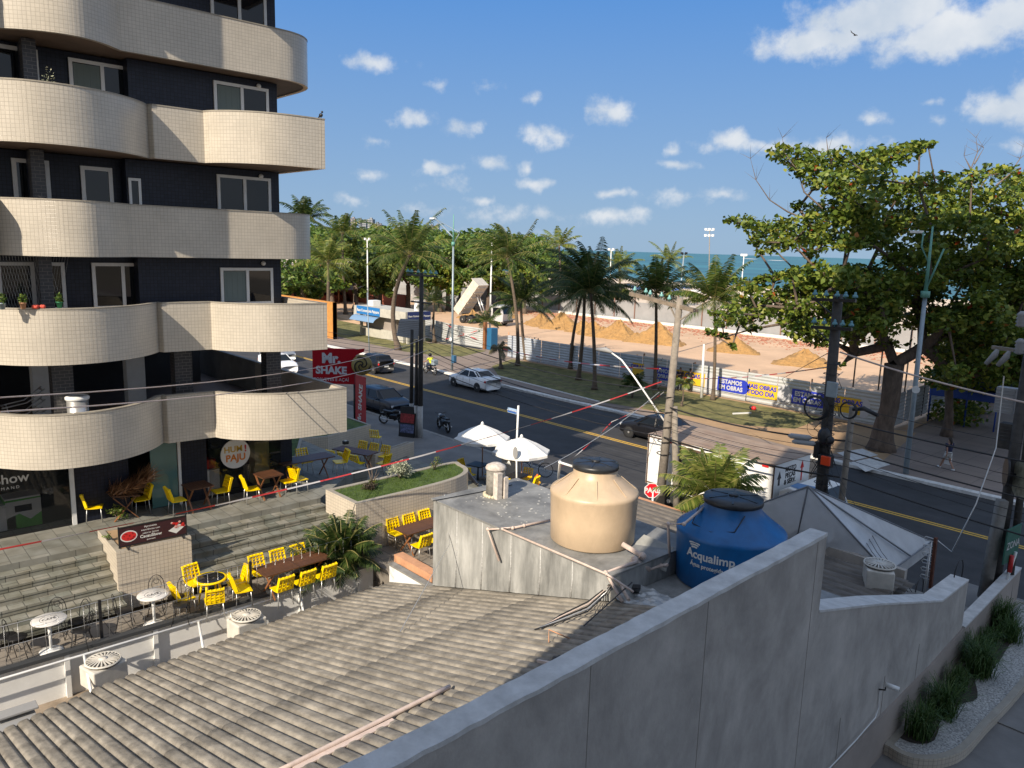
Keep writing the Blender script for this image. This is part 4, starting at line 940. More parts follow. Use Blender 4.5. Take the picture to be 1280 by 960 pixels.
polymesh('corrugated_roof', V, F, m_fibro, lb, smooth=True)
s = MB(); s.add([(-13.9, -3, .1), (-16.8, 11.1, .1), (-5.95, 11.1, .1), (-5.95, -3, .1), (-12.4, -3, rz(-12.4)-.12), (-16.8, 11.1, rz(-16.8)-.12), (-5.95, 11.1, rz(-5.95)-.12), (-5.95, -3, rz(-5.95)-.12)],
               [(0, 3, 2, 1), (4, 5, 6, 7), (0, 1, 5, 4), (1, 2, 6, 5), (2, 3, 7, 6), (3, 0, 4, 7)]); s.build('wall', m_conc, lb)
# ridge pipe lying over the roof
s = MB(); a = at(356, 962, rz(-11.6)+.1); b = at(560, 860, rz(-9.8)+.1)
pts = []
for f_ in np.linspace(0, 1, 10):
    px = 340+(562-340)*f_; py = 968+(858-968)*f_; q = at(px, py, 3.0)
    for _ in range(6): q = at(px, py, rz(q.x)+.08)
    pts.append(q)
s.tube(pts, .035, 8); tag(s.build('drain_pipe', m_pipe), 'long pale pipe lying diagonally across the corrugated roof', 'pipe')
s = MB(); s.bar(pts[1]-Vector((0, 0, .02))+Vector((.07, .0, 0)), pts[6]+Vector((.09, 0, -.02)), .09, .02); tag(s.build('roof_batten', m_pipe), 'flat weathered batten beside the pipe on the corrugated roof', 'batten')
def onroof(px, py, h=.05):
    q = at(px, py, 3.0)
    for _ in range(8): q = at(px, py, rz(q.x)+h)
    return q
s = MB(); a, b, c = onroof(686, 803), onroof(686, 787, .25), onroof(712, 798)
s.tube([a, b, c], .012, 6); tag(s.build('pink_bracket', m_coral), 'thin salmon coloured wire bracket standing on the corrugated roof', 'bracket')
s = MB(); s.bar(onroof(672, 826, .1), onroof(700, 831, .1), .04); tag(s.build('pvc_offcut', m_pipe), 'short pale pipe offcut at the edge of the roof shadow', 'pipe')
s = MB()
for i in range(9): s.ball(tuple(onroof(698+random.uniform(-7, 7), 826+random.uniform(-4, 4), .08)), .05, 6)
tag(s.build('rag', m_black), 'crumpled black rag lying in the shadow beside the grey wall', 'rag')
# ---- grey box with flat membrane
BX0, BX1, BY0, BY1, BZ = -15.05, -9.15, 11.13, 14.0, 4.12
gb = thing('rooftop_box', 'flat topped grey membrane covered water tank base', 'building', ((BX0+BX1)/2, (BY0+BY1)/2, 0))
s = MB(); n = 26
for i in range(n):
    x0 = BX0+(BX1-BX0)*i/n; x1 = BX0+(BX1-BX0)*(i+1)/n
    def off(x): u = (x-BX0) % .98; return -.028*math.sin(math.pi*u/.98)**.5
    b0 = rz(x0)+.05; b1 = rz(x1)+.05
    s.add([(x0, BY0+off(x0), b0), (x1, BY0+off(x1), b1), (x1, BY0+off(x1), BZ), (x0, BY0+off(x0), BZ)], [(0, 1, 2, 3)], 0)
for (a, b) in (((BX0, BY1), (BX0, BY0)), ((BX1, BY0), (BX1, BY1)), ((BX1, BY1), (BX0, BY1))):
    s.add([(a[0], a[1], .2), (b[0], b[1], .2), (b[0], b[1], BZ), (a[0], a[1], BZ)], [(0, 1, 2, 3)], 0)
s.build('membrane_side', m_box, gb)
s = MB(); s.add([(BX0-.03, BY0-.06, BZ), (BX1+.02, BY0-.06, BZ), (BX1+.02, BY1+.02, BZ), (BX0-.03, BY1+.02, BZ), (BX0-.03, BY0-.06, BZ-.04), (BX1+.02, BY0-.06, BZ-.04), (BX1+.02, BY1+.02, BZ-.04), (BX0-.03, BY1+.02, BZ-.04)],
               [(0, 1, 2, 3), (7, 6, 5, 4), (0, 4, 5, 1), (1, 5, 6, 2), (2, 6, 7, 3), (3, 7, 4, 0)]); s.build('membrane_top', m_boxt, gb)
m_sm = M('membrane_seam', (.42, .42, .41), .6, ns=20, na=.3)
for x in (-14.07, -13.1, -12.1, -11.15, -10.2):
    s = MB(); s.tube([(x, BY0-.012, BZ-.05), (x+.02, BY0-.012, (BZ+rz(x))/2), (x-.01, BY0-.012, rz(x)+.06)], [.014, .02, .03], 5); s.build('seam', m_sm, gb)
m_guano = M('paint_flecks', (.6, .58, .52), .9); V = []; F = []
for i in range(90):
    x = random.uniform(-14.9, -12.2); y = random.uniform(11.5, 13.9); r_ = random.uniform(.01, .035); k = len(V)
    for j in range(5): V.append((x+r_*math.cos(j*1.26)*random.uniform(.6, 1.2), y+r_*math.sin(j*1.26), BZ+.004))
    F.append(tuple(range(k, k+5)))
polymesh('paint_flecks', V, F, m_guano, gb)
# lower flat part carrying the blue tank
s = MB(); s.box((BX1+.02, BY0+.0, .2), (-6.2, 15.0, 3.58)); tag(s.build('tank_slab', m_boxt), 'low grey slab with crinkled silver membrane under the blue tank', 'platform')
# crinkled silver flashing
V = []; F = []; nx, ny = 26, 12; base = Vector((-9.3, 11.2, 3.62))
for j in range(ny+1):
    for i in range(nx+1):
        V.append((base.x+1.9*i/nx, base.y+.9*j/ny, base.z+random.uniform(0, .05)))
for j in range(ny):
    for i in range(nx): k = j*(nx+1)+i; F.append((k, k+1, k+nx+2, k+nx+1))
polymesh('silver_flashing', V, F, M('silver_foil', (.42, .42, .41), .45, metal=.5, ns=5))
bpy.data.objects['silver_flashing']['label'] = 'crinkled silver foil flashing between the two water tanks'; bpy.data.objects['silver_flashing']['category'] = 'flashing'
s = MB(); a, b, c, d = at(780, 692, 4.0), at(805, 668, 4.25), at(842, 684, 4.15), at(833, 712, 3.85)
s.add([a, b, c, d]+[v-Vector((0, 0, .05)) for v in (a, b, c, d)], [(0, 3, 2, 1), (4, 5, 6, 7), (0, 1, 5, 4), (1, 2, 6, 5), (2, 3, 7, 6), (3, 0, 4, 7)])
tag(s.build('loose_board', M('board_grey', (.30, .30, .28), .8, ns=3)), 'loose grey board propped between the cream and blue tanks', 'board')
# short vent stack
q = at(619, 619, BZ); vs = thing('vent_stack', 'stubby grey cylinder with a pale domed cap on the membrane roof', 'vent', tuple(q))
s = MB(); s.lathe([(.24, 0), (.24, .72)], q, 24); s.build('drum', M('vent_grey', (.20, .19, .17), .85, ns=12, na=.3), vs)
s = MB(); s.lathe([(.26, .70), (.27, .74), (.24, .80), (.12, .86), (.02, .87)], q, 24); s.build('cap', M('old_white', (.50, .45, .40), .8, ns=10, na=.3), vs)
s = MB(); s.box((q.x+.17, q.y-.22, q.z), (q.x+.33, q.y-.06, q.z+.68)); s.box((q.x+.18, q.y-.0, q.z), (q.x+.36, q.y+.12, q.z+.55)); s.build('side_box', M('old_white2', (.52, .47, .42), .8, ns=10, na=.25), vs)
s = MB()
for i in range(20): a = i*.314; s.ball((q.x+.27*math.cos(a), q.y+.27*math.sin(a), q.z+.02), random.uniform(.04, .07), 6)
s.build('mortar_collar', M('mortar_collar', (.50, .45, .33), .9, ns=9, na=.3), vs)
# ---- tanks
def fit(pxl, pxr, pyb, z):
    pc = (pxl+pxr)/2; c = at(pc, pyb, z)
    a = depth(c); r_ = (pxr-pxl)/2/FOC*a; d = Vector((c.x, c.y, 0)).normalized(); c = c+d*r_; r_ = (pxr-pxl)/2/FOC*(depth(c)); return Vector((c.x, c.y, z)), r_
def tank(name, label, c, r_, h, hs_, rn, mat, ribs=True):
    t = thing(name, label, 'water tank', tuple(c)); s = MB()
    pr = [(r_*.93, 0), (r_*.965, .03), (r_*.98, h*.5), (r_, h*.96), (r_*1.012, h), (r_*1.012, h+.05), (r_*.985, h+.09)]
    pr += [(r_*.985+(rn-r_*.985)*f_, h+.09+(hs_)*f_-.02*math.sin(f_*PI)) for f_ in (.25, .5, .75, 1)]+[(rn, h+.09+hs_+.15), (rn*.98, h+.09+hs_+.17)]
    s.lathe(pr, c, 64); s.build('body', mat, t)
    s = MB(); zl = h+.09+hs_+.12; s.lathe([(rn*1.01, zl-.0), (rn*1.06, zl+.01), (rn*1.06, zl+.07), (rn*1.04, zl+.115), (rn*.6, zl+.14), (.02, zl+.15)], c, 48)
    s.build('lid', m_lid, t)
    s = MB()
    for i in range(6): a = i*PI/3; s.bar(c+Vector((rn*.25*math.cos(a), rn*.25*math.sin(a), zl+.15)), c+Vector((rn*.95*math.cos(a), rn*.95*math.sin(a), zl+.125)), .035, .02)
    s.lathe([(.10, zl+.145), (.10, zl+.18), (.02, zl+.185)], c, 16); s.build('lid_ribs', m_lid, t)
    return t
cc, rc = fit(685, 793, 692, BZ+.012)
tc_ = tank('water_tank', 'big cream plastic water tank with black lid', cc, rc, 1.06, .34, rc*.50, m_tankc)
s = MB()
for a0 in np.linspace(0, 2*PI, 9)[:-1]: s.bar(cc+Vector((rc*.95*math.cos(a0), rc*.95*math.sin(a0), 1.17)), cc+Vector((rc*.56*math.cos(a0), rc*.56*math.sin(a0), 1.47)), .025, .012)
s.build('shoulder_rib', m_tankc, tc_)
cb, rb = fit(841, 972, 748, 3.59)
tbk = tank('water_tank', 'big blue plastic water tank with black lid behind the grey wall', cb, rb, 1.06, .42, rb*.52, m_tankb)
# lettering wrapped around the blue tank
def wrap(mb, s_, c, r_, ang, z, size, bold=.02):
    tmp = MB(); text(tmp, s_, (0, 0, 0), (1, 0, 0), (0, 0, 1), size, bold=bold, ext=.004)
    for i, v in enumerate(tmp.v):
        a = ang+v[0]/r_; rr_ = r_+.004-v[1]; tmp.v[i] = (c.x+rr_*math.cos(a), c.y+rr_*math.sin(a), z+v[2])
    mb.add(tmp.v, tmp.f)
va = math.atan2(-cb.y, -cb.x); s = MB()
wrap(s, 'Acqualimp.', cb, rb*.99, va-.33, cb.z+.78, .25); wrap(s, 'Água protegida', cb, rb*.99, va-.40, cb.z+.57, .12)
for k in range(3):
    for a in np.linspace(-.06-.03*k, .06+.03*k, 6+2*k)[:-1]:
        aa = va-.66+a; rr_ = rb*.995; zz = cb.z+.90+.05*k+.03*math.cos(a*12)
        s.bar((cb.x+rr_*math.cos(aa), cb.y+rr_*math.sin(aa), zz), (cb.x+rr_*math.cos(aa+.03), cb.y+rr_*math.sin(aa+.03), zz), .02, .03)
s.build('lettering', m_textw, tbk)
# ---- pvc pipes
def pipe(pts, r_, label, mat=m_pipe, joints=True, name='water_pipe'):
    s = MB(); s.tube(pts, r_, 8)
    if joints:
        for p in pts[1:-1]: s.ball(tuple(p), r_*1.5, 6)
    return tag(s.build(name, mat), label, 'pipe')
e = BY0-.10
pipe([at(641, 660, BZ+.05), Vector((-12.3, e, BZ+.03)), Vector((-9.2, e, BZ+.03)), Vector((-8.6, e+.1, BZ-.15))], .024, 'thin pinkish pipe running along the front edge of the membrane roof')
pipe([at(687, 650, BZ+.06), at(655, 657, BZ+.05), at(641, 660, BZ+.05), Vector((-12.75, e-.05, BZ-.1)), Vector((-12.35, e-.03, BZ-.75))], .03, 'pipe stub from the cream tank turning down over the box front')
o1 = at(778, 680, BZ+.25); o2 = at(803, 695, BZ+.1); pipe([o1, o2, at(793, 700, BZ+.06), at(812, 712, 3.9)], .055, 'fat white outlet pipe at the foot of the cream tank')
g1_ = at(795, 702, BZ+.06); pipe([g1_, at(757, 716, BZ-.02), onroof(778, 752, .1)], .036, 'upper white pipe bending down over the box corner')
pipe([at(835, 706, 3.95), at(826, 707, 3.9), at(772, 724, 3.9), onroof(786, 750, .12)], .036, 'lower white pipe bending down beside the black cable box')
tank_side = at(838, 707, 3.8); pipe([at(838, 712, 3.62), at(835, 655, 4.95), at(855, 655, 5.0), cb+Vector((-.45, -.3, 1.55))], .03, 'upright pipe feeding the blue tank from its left side')
pipe([at(697, 606, BZ+.8), at(700, 578, BZ+1.65), at(716, 583, BZ+1.6)], .028, 'white pipe loop rising behind the cream tank', m_white)
def cable(pts, r_, label, mat=m_black, sag=0, n=14, name='cable', group=None, cat='cable'):
    P = []
    if len(pts) == 2:
        a, b = Vector(pts[0]), Vector(pts[1])
        for i in range(n+1): f_ = i/n; p = a.lerp(b, f_); p.z -= sag*4*f_*(1-f_); P.append(p)
    else: P = [Vector(p) for p in pts]
    s = MB(); s.tube(P, r_, 5, cap=False); return tag(s.build(name, mat), label, cat, group)
for i in range(5):
    pts = [onroof(668+3*i, 787-i, .06), onroof(700, 777-2*i, .10), onroof(735, 764-3*i, .2), at(758, 742-2*i, 3.75), at(765-i, 731, 3.95)]
    cable(pts, .014, ['lowest', 'second', 'middle', 'fourth', 'uppermost'][i]+' loose cable of the bundle draped from the box corner onto the roof', [m_black, m_alu, m_blackm, m_pipe, m_black][i])
cable([onroof(730, 782, .08), at(790, 728, 4.0)], .014, 'stiff brown cable slanting up to the box corner', m_black)
s = MB(); s.bar(at(792, 745, 3.4), at(796, 733, 3.9), .16, .1); tag(s.build('junction_box', m_black, bevel=.02), 'small black junction box hanging at the membrane roof corner', 'junction box')
cable([cb+Vector((-.50, -.45, 1.62)), cb+Vector((-.4, -.85, 1.30)), cb+Vector((.1, -.92, 1.27)), cb+Vector((.5, -.70, 1.34)), cb+Vector((.50, -.35, 1.6))], .012, 'thin cable looped around the neck of the blue tank')
cable([at(541, 626, BZ+.02), at(600, 615, BZ+.02), at(640, 606, BZ+.02)], .012, 'black cable lying across the membrane roof to the vent stack')
cable([onroof(500, 790, .06), Vector((-14.2, BY0-.12, 3.2)), at(556, 618, BZ+.03)], .010, 'thin pale wire slanting over the left end of the grey box', m_alu)
# small roof behind the tanks, coral ledge
V, F = corr(-14.6, -6.5, 14.05, 18.8, lambda x: 2.75+.02*(x+10), .3, .035, 4)
rb_ = thing('back_building', 'small dark corrugated roofed annex behind the water tanks, coral ledge in front', 'building', (-11, 17, 0))
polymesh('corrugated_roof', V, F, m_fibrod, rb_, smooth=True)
s = MB(); s.box((-15.3, 14.0, 0), (-6.5, 18.85, 2.55)); s.build('wall', m_conc, rb_)
s = MB(); s.box((-15.4, 18.86, 0), (-9.6, 19.15, 2.62)); s.box((-15.5, 14.2, 0), (-15.2, 19.15, 2.62)); s.build('parapet', m_coral, rb_)
# bits lying on it
s = MB()
for i in range(7): a = Vector((random.uniform(-13.5, -10), random.uniform(15, 18), 2.86)); s.bar(a, a+Vector((random.uniform(-.8, .8), random.uniform(-.4, .4), .03)), .12, .03)
tag(s.build('scrap_boards', m_fibrod), 'scattered broken roof sheets lying on the annex roof', 'scrap')
ws = thing('white_wall', 'short white wall with grey coping between the terrace and the grey box', 'wall', (-16, 11.1, 0))
s = MB(); s.box((-17.1, 11.15, 0), (BX0-.01, 11.28, 1.62)); s.build('panel', m_white, ws); s = MB(); s.box((-17.12, 11.12, 1.622), (BX0-.01, 11.32, 1.67)); s.build('coping', m_kerb, ws)
s = MB(); s.box((-17.4, 11.5, 0), (-15.6, 11.8, 1.75)); tag(s.build('coral_ledge', m_coral), 'salmon coloured ledge behind the short white wall', 'ledge')
# ---- air conditioners on the gutter
m_acw = M('aged_white', (.56, .53, .47), .55, ns=6, na=.12); m_acd = M('fan_shadow', (.16, .15, .13), .8)
def acunit(q, rz_, label, sag=0, z=.5):
    t = thing('air_conditioner', label, 'air conditioner', tuple(q), rz_, 'white outdoor air conditioner units'); im = WM[t.name]; s = MB(); s.box((-.30, -.38, 0), (.30, .38, z)); s.xf(im); s.build('casing', m_acw, t, .03)
    s = MB(); s.lathe([(.33, z+.004), (.345, z+.05), (.30, z+.06), (.02, z+.065)], (0, 0, 0), 30); s.xf(im); s.build('fan_cover', m_acd, t)
    s = MB()
    for i in range(22):
        a = 2*PI*i/22; s.bar((.08*math.cos(a), .08*math.sin(a), z+.095), (.32*math.cos(a+.25), .32*math.sin(a+.25), z+.078), .030, .014)
    s.lathe([(.09, z+.085), (.09, z+.11), (.02, z+.115)], (0, 0, 0), 16); s.lathe([(.325, z+.07), (.35, z+.085), (.36, z+.05)], (0, 0, 0), 30, cap=False); s.xf(im); s.build('grille', m_acw, t)
    return t
acunit(Vector((-17.36, at(150, 858, 1.2).y, .72)), .25, 'white air conditioner unit sunk behind the roof edge at lower left', z=.47)
acunit(Vector((-17.36, at(333, 795, 1.2).y, .72)), .1, 'white air conditioner unit with round top grille beside the second strut', z=.50)
s = MB(); a = at(0, 905, .9); s.cbox((-16.9, 2.1, .72), (.5, .9, .05)); s.cbox((-17.1, 2.2, .86), (.3, .8, .05), .0); tag(s.build('metal_tray', m_galvd, bevel=.01), 'two grey metal trays lying by the sheet wall at the left edge', 'tray')

# ================================================================ tall grey boundary wall
def XBf(y): return -5.05-.036*(y-4)
def atw(px, py, off=0.0):
    d = ray(px, py); k = (-4.906+off)/(d.x+.036*d.y); return Vector((d.x*k, d.y*k, EYE+d.z*k))
XB = -5.4
bw = thing('boundary_wall', 'tall grey rendered boundary wall with whitewashed coping, running towards the street', 'wall', (XB-.15, 8, 0))
p1 = atw(1034, 668); zt1 = p1.z; y1 = p1.y
tops = [atw(px, py) for px, py in ((1025, 763), (1100, 755), (1178, 751), (1211, 725))]
lows = [atw(px, py) for px, py in ((1037, 959), (1096, 898), (1160, 833), (1212, 775), (1250, 735))]
def wseg(mb, ya, yb, o0, o1, z0a, z0b, z1a, z1b):
    v = [(XBf(ya)+o0, ya, z0a), (XBf(ya)+o1, ya, z0a), (XBf(yb)+o1, yb, z0b), (XBf(yb)+o0, yb, z0b), (XBf(ya)+o0, ya, z1a), (XBf(ya)+o1, ya, z1a), (XBf(yb)+o1, yb, z1b), (XBf(yb)+o0, yb, z1b)]
    mb.add(v, [(0, 3, 2, 1), (4, 5, 6, 7), (0, 1, 5, 4), (1, 2, 6, 5), (2, 3, 7, 6), (3, 0, 4, 7)])
s = MB(); wseg(s, -.97, y1, -.26, 0, 0, 0, zt1-.03, zt1-.03); s.build('tall_section', m_wallc, bw)
# coping with a slightly uneven, chipped lip
s = MB(); n = 70; ed = [(-.97+(y1+.012+.97)*i/n, random.uniform(-.010, .012), random.uniform(-.008, .010)) for i in range(n+1)]
for (ya, ea, za), (yb, eb, zb_) in zip(ed, ed[1:]):
    v = [(XBf(ya)-.29, ya, zt1-.028), (XBf(ya)+.010+ea*.4, ya, zt1-.035+za), (XBf(yb)+.010+eb*.4, yb, zt1-.035+zb_), (XBf(yb)-.29, yb, zt1-.028), (XBf(ya)-.29+ea, ya, zt1+.02), (XBf(ya)+.006+ea, ya, zt1+.02+za*.4), (XBf(yb)+.006+eb, yb, zt1+.02+zb_*.4), (XBf(yb)-.29+eb, yb, zt1+.02)]
    s.add(v, [(4, 5, 6, 7), (1, 2, 6, 5), (3, 0, 4, 7)]+([(0, 1, 5, 4)] if ya == -.97 else [])+([(2, 3, 7, 6)] if yb > y1 else []))
s.build('coping', m_capw, bw)
ys = [y1+.002]+[t.y for t in tops[1:]]; zs = [tops[0].z]+[t.z for t in tops[1:]]
s = MB(); s2 = MB()
for i in range(3):
    wseg(s, ys[i], ys[i+1], -.26, -.004, 0, 0, zs[i]-.03, zs[i+1]-.03)
    wseg(s2, ys[i], ys[i+1], -.42, .008, zs[i]-.028, zs[i+1]-.028, zs[i]+.015, zs[i+1]+.015)
s.build('low_section', m_wallc, bw); s2.build('low_coping', m_capw, bw)
s = MB(); L = lows
def lz(y):
    for a, b in zip(L, L[1:]):
        if y <= b.y: return a.z+(b.z-a.z)*(y-a.y)/(b.y-a.y)
    return L[-1].z
Y = [-1]+[l.y for l in L]+[26.3]; Y = sorted(v for v in Y if v <= 26.3)
for ya, yb in zip(Y, Y[1:]): wseg(s, ya, yb, -.2, .05, 0, 0, lz(max(ya, L[0].y)), lz(yb))
s.build('base_wall', m_walld, bw)
s = MB(); ya = tops[3].y+.05; wseg(s, ya, 26.3, -.22, .06, lz(ya)+.002, lz(26.3)+.002, lz(ya)+.05, lz(26.3)+.05); s.build('low_wall_coping', m_capw, bw)
s = MB()
for px, py in ((735, 905), (878, 850), (1010, 800)): q = atw(px, py); wseg(s, q.y-.005, q.y+.005, -.01, .003, .6, .6, zt1-.05, zt1-.05)
for px, py in ((1062, 800), (1112, 800), (1150, 800)): q = atw(px, py); wseg(s, q.y-.005, q.y+.005, -.01, .0015, .9, .9, 2.0, 2.0)
s.build('joint', M('joint', (.21, .19, .17), .9), bw)
# security camera
q = atw(1107, 858, .12); t = thing('security_camera', 'small white security camera on the lower grey wall', 'camera', tuple(q)); s = MB(); s.tube([q+Vector((.0, -.02, .05)), q+Vector((.22, .10, .0))], .05, 12); s.build('housing', m_white, t)
s = MB(); s.tube([q+Vector((.215, .098, 0)), q+Vector((.23, .105, -.002))], .038, 12); s.build('lens', m_black, t); s = MB(); s.tube([Vector((XBf(q.y), q.y, q.z-.12)), q+Vector((0, 0, -.08)), q], .016, 6); s.build('bracket', m_black, t)
cable([Vector((XBf(q.y)+.015, q.y, q.z-.12)), atw(1098, 885, .02), atw(1094, 897, .065), atw(1070, 925, .065), atw(1035, 962, .065)], .012, 'white conduit from the security camera down the wall', m_white, name='conduit', cat='conduit')
# ---- planting bed
bedz = atw(1105, 925).z
bed_out = [at(px, py, bedz) for px, py in ((1112, 933), (1127, 942), (1150, 948), (1180, 947), (1208, 935), (1235, 905), (1262, 878), (1290, 845), (1330, 800), (1350, 760))]
poly = []+smoothpath([(p.x, p.y) for p in bed_out], 3)
poly = [(XBf(bed_out[0].y)+.055, bed_out[0].y)]+smoothpath([(p.x, p.y) for p in bed_out[:9]], 3)+[(-4.1, 26.2), (XBf(26.2)+.055, 26.2)]
bedt, binn = tiledblock('garden_bed', poly, .1, bedz, 'curved garden bed with white pebbles at the bottom right', .14, False)
m_pebw = M('white_pebbles', (.50, .49, .46), .85, ns=22, na=.75, col2=(.62, .61, .58), bs=40, bstr=1, bd=.03)
s = MB(); s.add([(p[0], p[1], bedz-.02) for p in binn], [tuple(range(len(binn)))]); s.build('pebbles', m_pebw, bedt)['kind'] = 'stuff'
# dark soil pockets and grass clumps along the wall
clumps = [(1150, 905), (1172, 870), (1195, 845), (1180, 880), (1212, 812), (1232, 790), (1246, 770), (1262, 785), (1225, 830)]
nm = ['nearest', 'second', 'third', 'fourth', 'fifth', 'sixth', 'seventh', 'eighth', 'ninth']
soil = [Vector((XB+.07, bed_out[0].y+.3, 0)), Vector((XB+.07, 24, 0))]
sp = [(p.x, p.y) for p in (at(1113, 915, bedz), at(1140, 928, bedz), at(1168, 925, bedz), at(1178, 895, bedz), at(1200, 880, bedz), at(1222, 872, bedz), at(1220, 845, bedz), at(1245, 830, bedz), at(1256, 815, bedz), at(1275, 785, bedz))]
s = MB(); s.add([(p[0], p[1], bedz-.008) for p in [(XBf(sp[0][1])+.07, sp[0][1])]+smoothpath(sp, 3)+[(XBf(25)+.07, 25)]], [tuple(range(len(smoothpath(sp, 3))+2))]); s.build('soil', M('dark_soil', (.04, .032, .025), .95, ns=8), bedt)
for i, (px, py) in enumerate(clumps):
    q = at(px, py+14, bedz); q.x = max(q.x, XBf(q.y)+.3); t = thing('grass_clump', nm[i]+' dark arching grass clump in the bed along the grey wall', 'grass clump', (q.x, q.y, bedz), 0, 'grass clumps along the grey wall')
    V = []; F = []
    gs = random.uniform(.7, 1.2)
    for k in range(int(400*gs)):
        a = random.random()*2*PI; L_ = random.uniform(.35, 1.0)*gs; ln = random.uniform(.15, .75); b0 = Vector((q.x+random.gauss(0, .10), q.y+random.gauss(0, .12), bedz-.02)); dd_ = Vector((math.cos(a), math.sin(a), 0)); pw = Vector((-dd_.y, dd_.x, 0))*.009
        p = [b0, b0+dd_*L_*ln*.35+Vector((0, 0, L_*.55)), b0+dd_*L_*ln*.8+Vector((0, 0, L_*.85*(1-ln*.3))), b0+dd_*L_*ln*1.15+Vector((0, 0, L_*(.9-.5*ln)))]
        n0 = len(V)
        for j, pp in enumerate(p[:3]): V += [pp-pw*(1-.25*j), pp+pw*(1-.25*j)]
        V += [p[3]-pw*.1, p[3]+pw*.1]
        F += [(n0+2*j, n0+2*j+1, n0+2*j+3, n0+2*j+2) for j in range(3)]
    for v in V: v.x = max(v.x, XBf(v.y)+.06)
    polymesh('blades', [tuple(v) for v in V], F, m_grassb, t)
s = MB(); q = at(1240, 838, bedz+.03); s.ball(tuple(q), .07, 8, sz=.6); tag(s.build('white_stone', m_white), 'single larger white stone on the pebbles', 'stone')
# ---- our own building, behind the eye; it casts the long shade over the right of the view
ob = thing('neighbour_tower', 'plain beige tower block standing behind the viewpoint', 'building', (10, -12, 0))
s = MB(); s.prism([(-5.3, -1.0), (2.0, -20), (34, -20), (34, -1.0)], 0, 44); s.build('wall', M('beige_render', (.45, .40, .34), .9, ns=.3), ob)
for fl in range(1, 13):
    for xx in (-2, 3, 9, 15, 21): s = MB(); s.box((xx, -.996, fl*3.1), (xx+1.8, -.97, fl*3.1+1.4)); s.build('window', m_glass, ob)
# ---- annex roof, tent, air conditioner to the right
V, F = corr(-9.4, -6.5, 14.9, 19.3, lambda x: 2.6+.0*(x), .34, .04, 3)
# tent
ap = Vector((-9.1, 18.9, 4.55)); cor = [at(1164, 676, 2.55), at(1109, 716, 2.55), None, None]
c1 = cor[0]; c2 = cor[1]; c4_ = at(893, 650, 2.9); c3 = c1+(c4_-c2); c3.z = 2.6
ap = at(1010, 608, 4.5)
tt = thing('market_tent', 'translucent white pyramid tent with a patched roof beside the street', 'tent', ((c1.x+c4_.x)/2, (c1.y+c4_.y)/2, 0))
m_tent = newmat('tent_film'); m_t, nt_, b_ = m_tent; b_.inputs['Base Color'].default_value = (.80, .81, .82, 1); b_.inputs['Roughness'].default_value = .22
t_ = node(nt_, 'ShaderNodeBsdfTransparent'); tl_ = node(nt_, 'ShaderNodeBsdfTranslucent'); tl_.inputs[0].default_value = (.6, .62, .64, 1); mx1 = node(nt_, 'ShaderNodeMixShader'); mx1.inputs[0].default_value = .35; mx2 = node(nt_, 'ShaderNodeMixShader')
tcn = node(nt_, 'ShaderNodeTexCoord'); nn_ = node(nt_, 'ShaderNodeTexNoise'); nn_.inputs['Scale'].default_value = 1.4; nn_.inputs['Detail'].default_value = 5; nt_.links.new(tcn.outputs['Object'], nn_.inputs['Vector'])
mr_ = node(nt_, 'ShaderNodeMapRange'); mr_.inputs[1].default_value = .35; mr_.inputs[2].default_value = .65; mr_.inputs[3].default_value = .04; mr_.inputs[4].default_value = .30; nt_.links.new(nn_.outputs[0], mr_.inputs[0]); nt_.links.new(mr_.outputs[0], mx2.inputs[0])
bp_ = node(nt_, 'ShaderNodeBump'); bp_.inputs['Distance'].default_value = .05; bp_.inputs['Strength'].default_value = .5; nt_.links.new(nn_.outputs[0], bp_.inputs['Height']); nt_.links.new(bp_.outputs[0], b_.inputs['Normal'])
nt_.links.new(b_.outputs[0], mx1.inputs[1]); nt_.links.new(tl_.outputs[0], mx1.inputs[2]); nt_.links.new(mx1.outputs[0], mx2.inputs[1]); nt_.links.new(t_.outputs[0], mx2.inputs[2]); nt_.links.new(mx2.outputs[0], nt_.nodes['Material Output'].inputs[0])
def patch(mb, a, b, c, n=10, sag=.12):
    V = []; F = []; idx = {}
    for i in range(n+1):
        for j in range(n+1-i):
            u, v = i/n, j/n; w = 1-u-v; p = a*w+b*u+c*v; p = p-Vector((0, 0, sag*27*u*v*w*.6+sag*4*u*v*.5)); idx[(i, j)] = len(V); V.append(p)
    for i in range(n):
        for j in range(n-i):
            F.append((idx[(i, j)], idx[(i+1, j)], idx[(i, j+1)]))
            if i+j < n-1: F.append((idx[(i+1, j)], idx[(i+1, j+1)], idx[(i, j+1)]))
    mb.add(V, F, 0, True)
s = MB(); C4 = [c1, c2, c4_, c3]
for i in range(4): patch(s, ap, C4[i], C4[(i+1) % 4])
s.build('roof_film', m_t, tt)
s = MB()
for i in range(4):
    a, b = C4[i], C4[(i+1) % 4]; dz = Vector((0, 0, -.35)); s.add([a, b, b+dz, a+dz], [(0, 1, 2, 3)])
s.build('valance', m_t, tt)
s = MB()
for c in C4+[(C4[0]+C4[1])/2, (C4[1]+C4[2])/2]: s.tube([ap, c], .026, 6)
for i in range(4): s.tube([C4[i]-Vector((0, 0, .03)), C4[(i+1) % 4]-Vector((0, 0, .03))], .025, 6)
s.build('frame', M('tent_tube', (.16, .17, .19), .5), tt)
for c in C4: s = MB(); s.tube([(c.x, c.y, .1), (c.x, c.y, c.z)], .035, 8); s.build('pole', m_alu, tt)
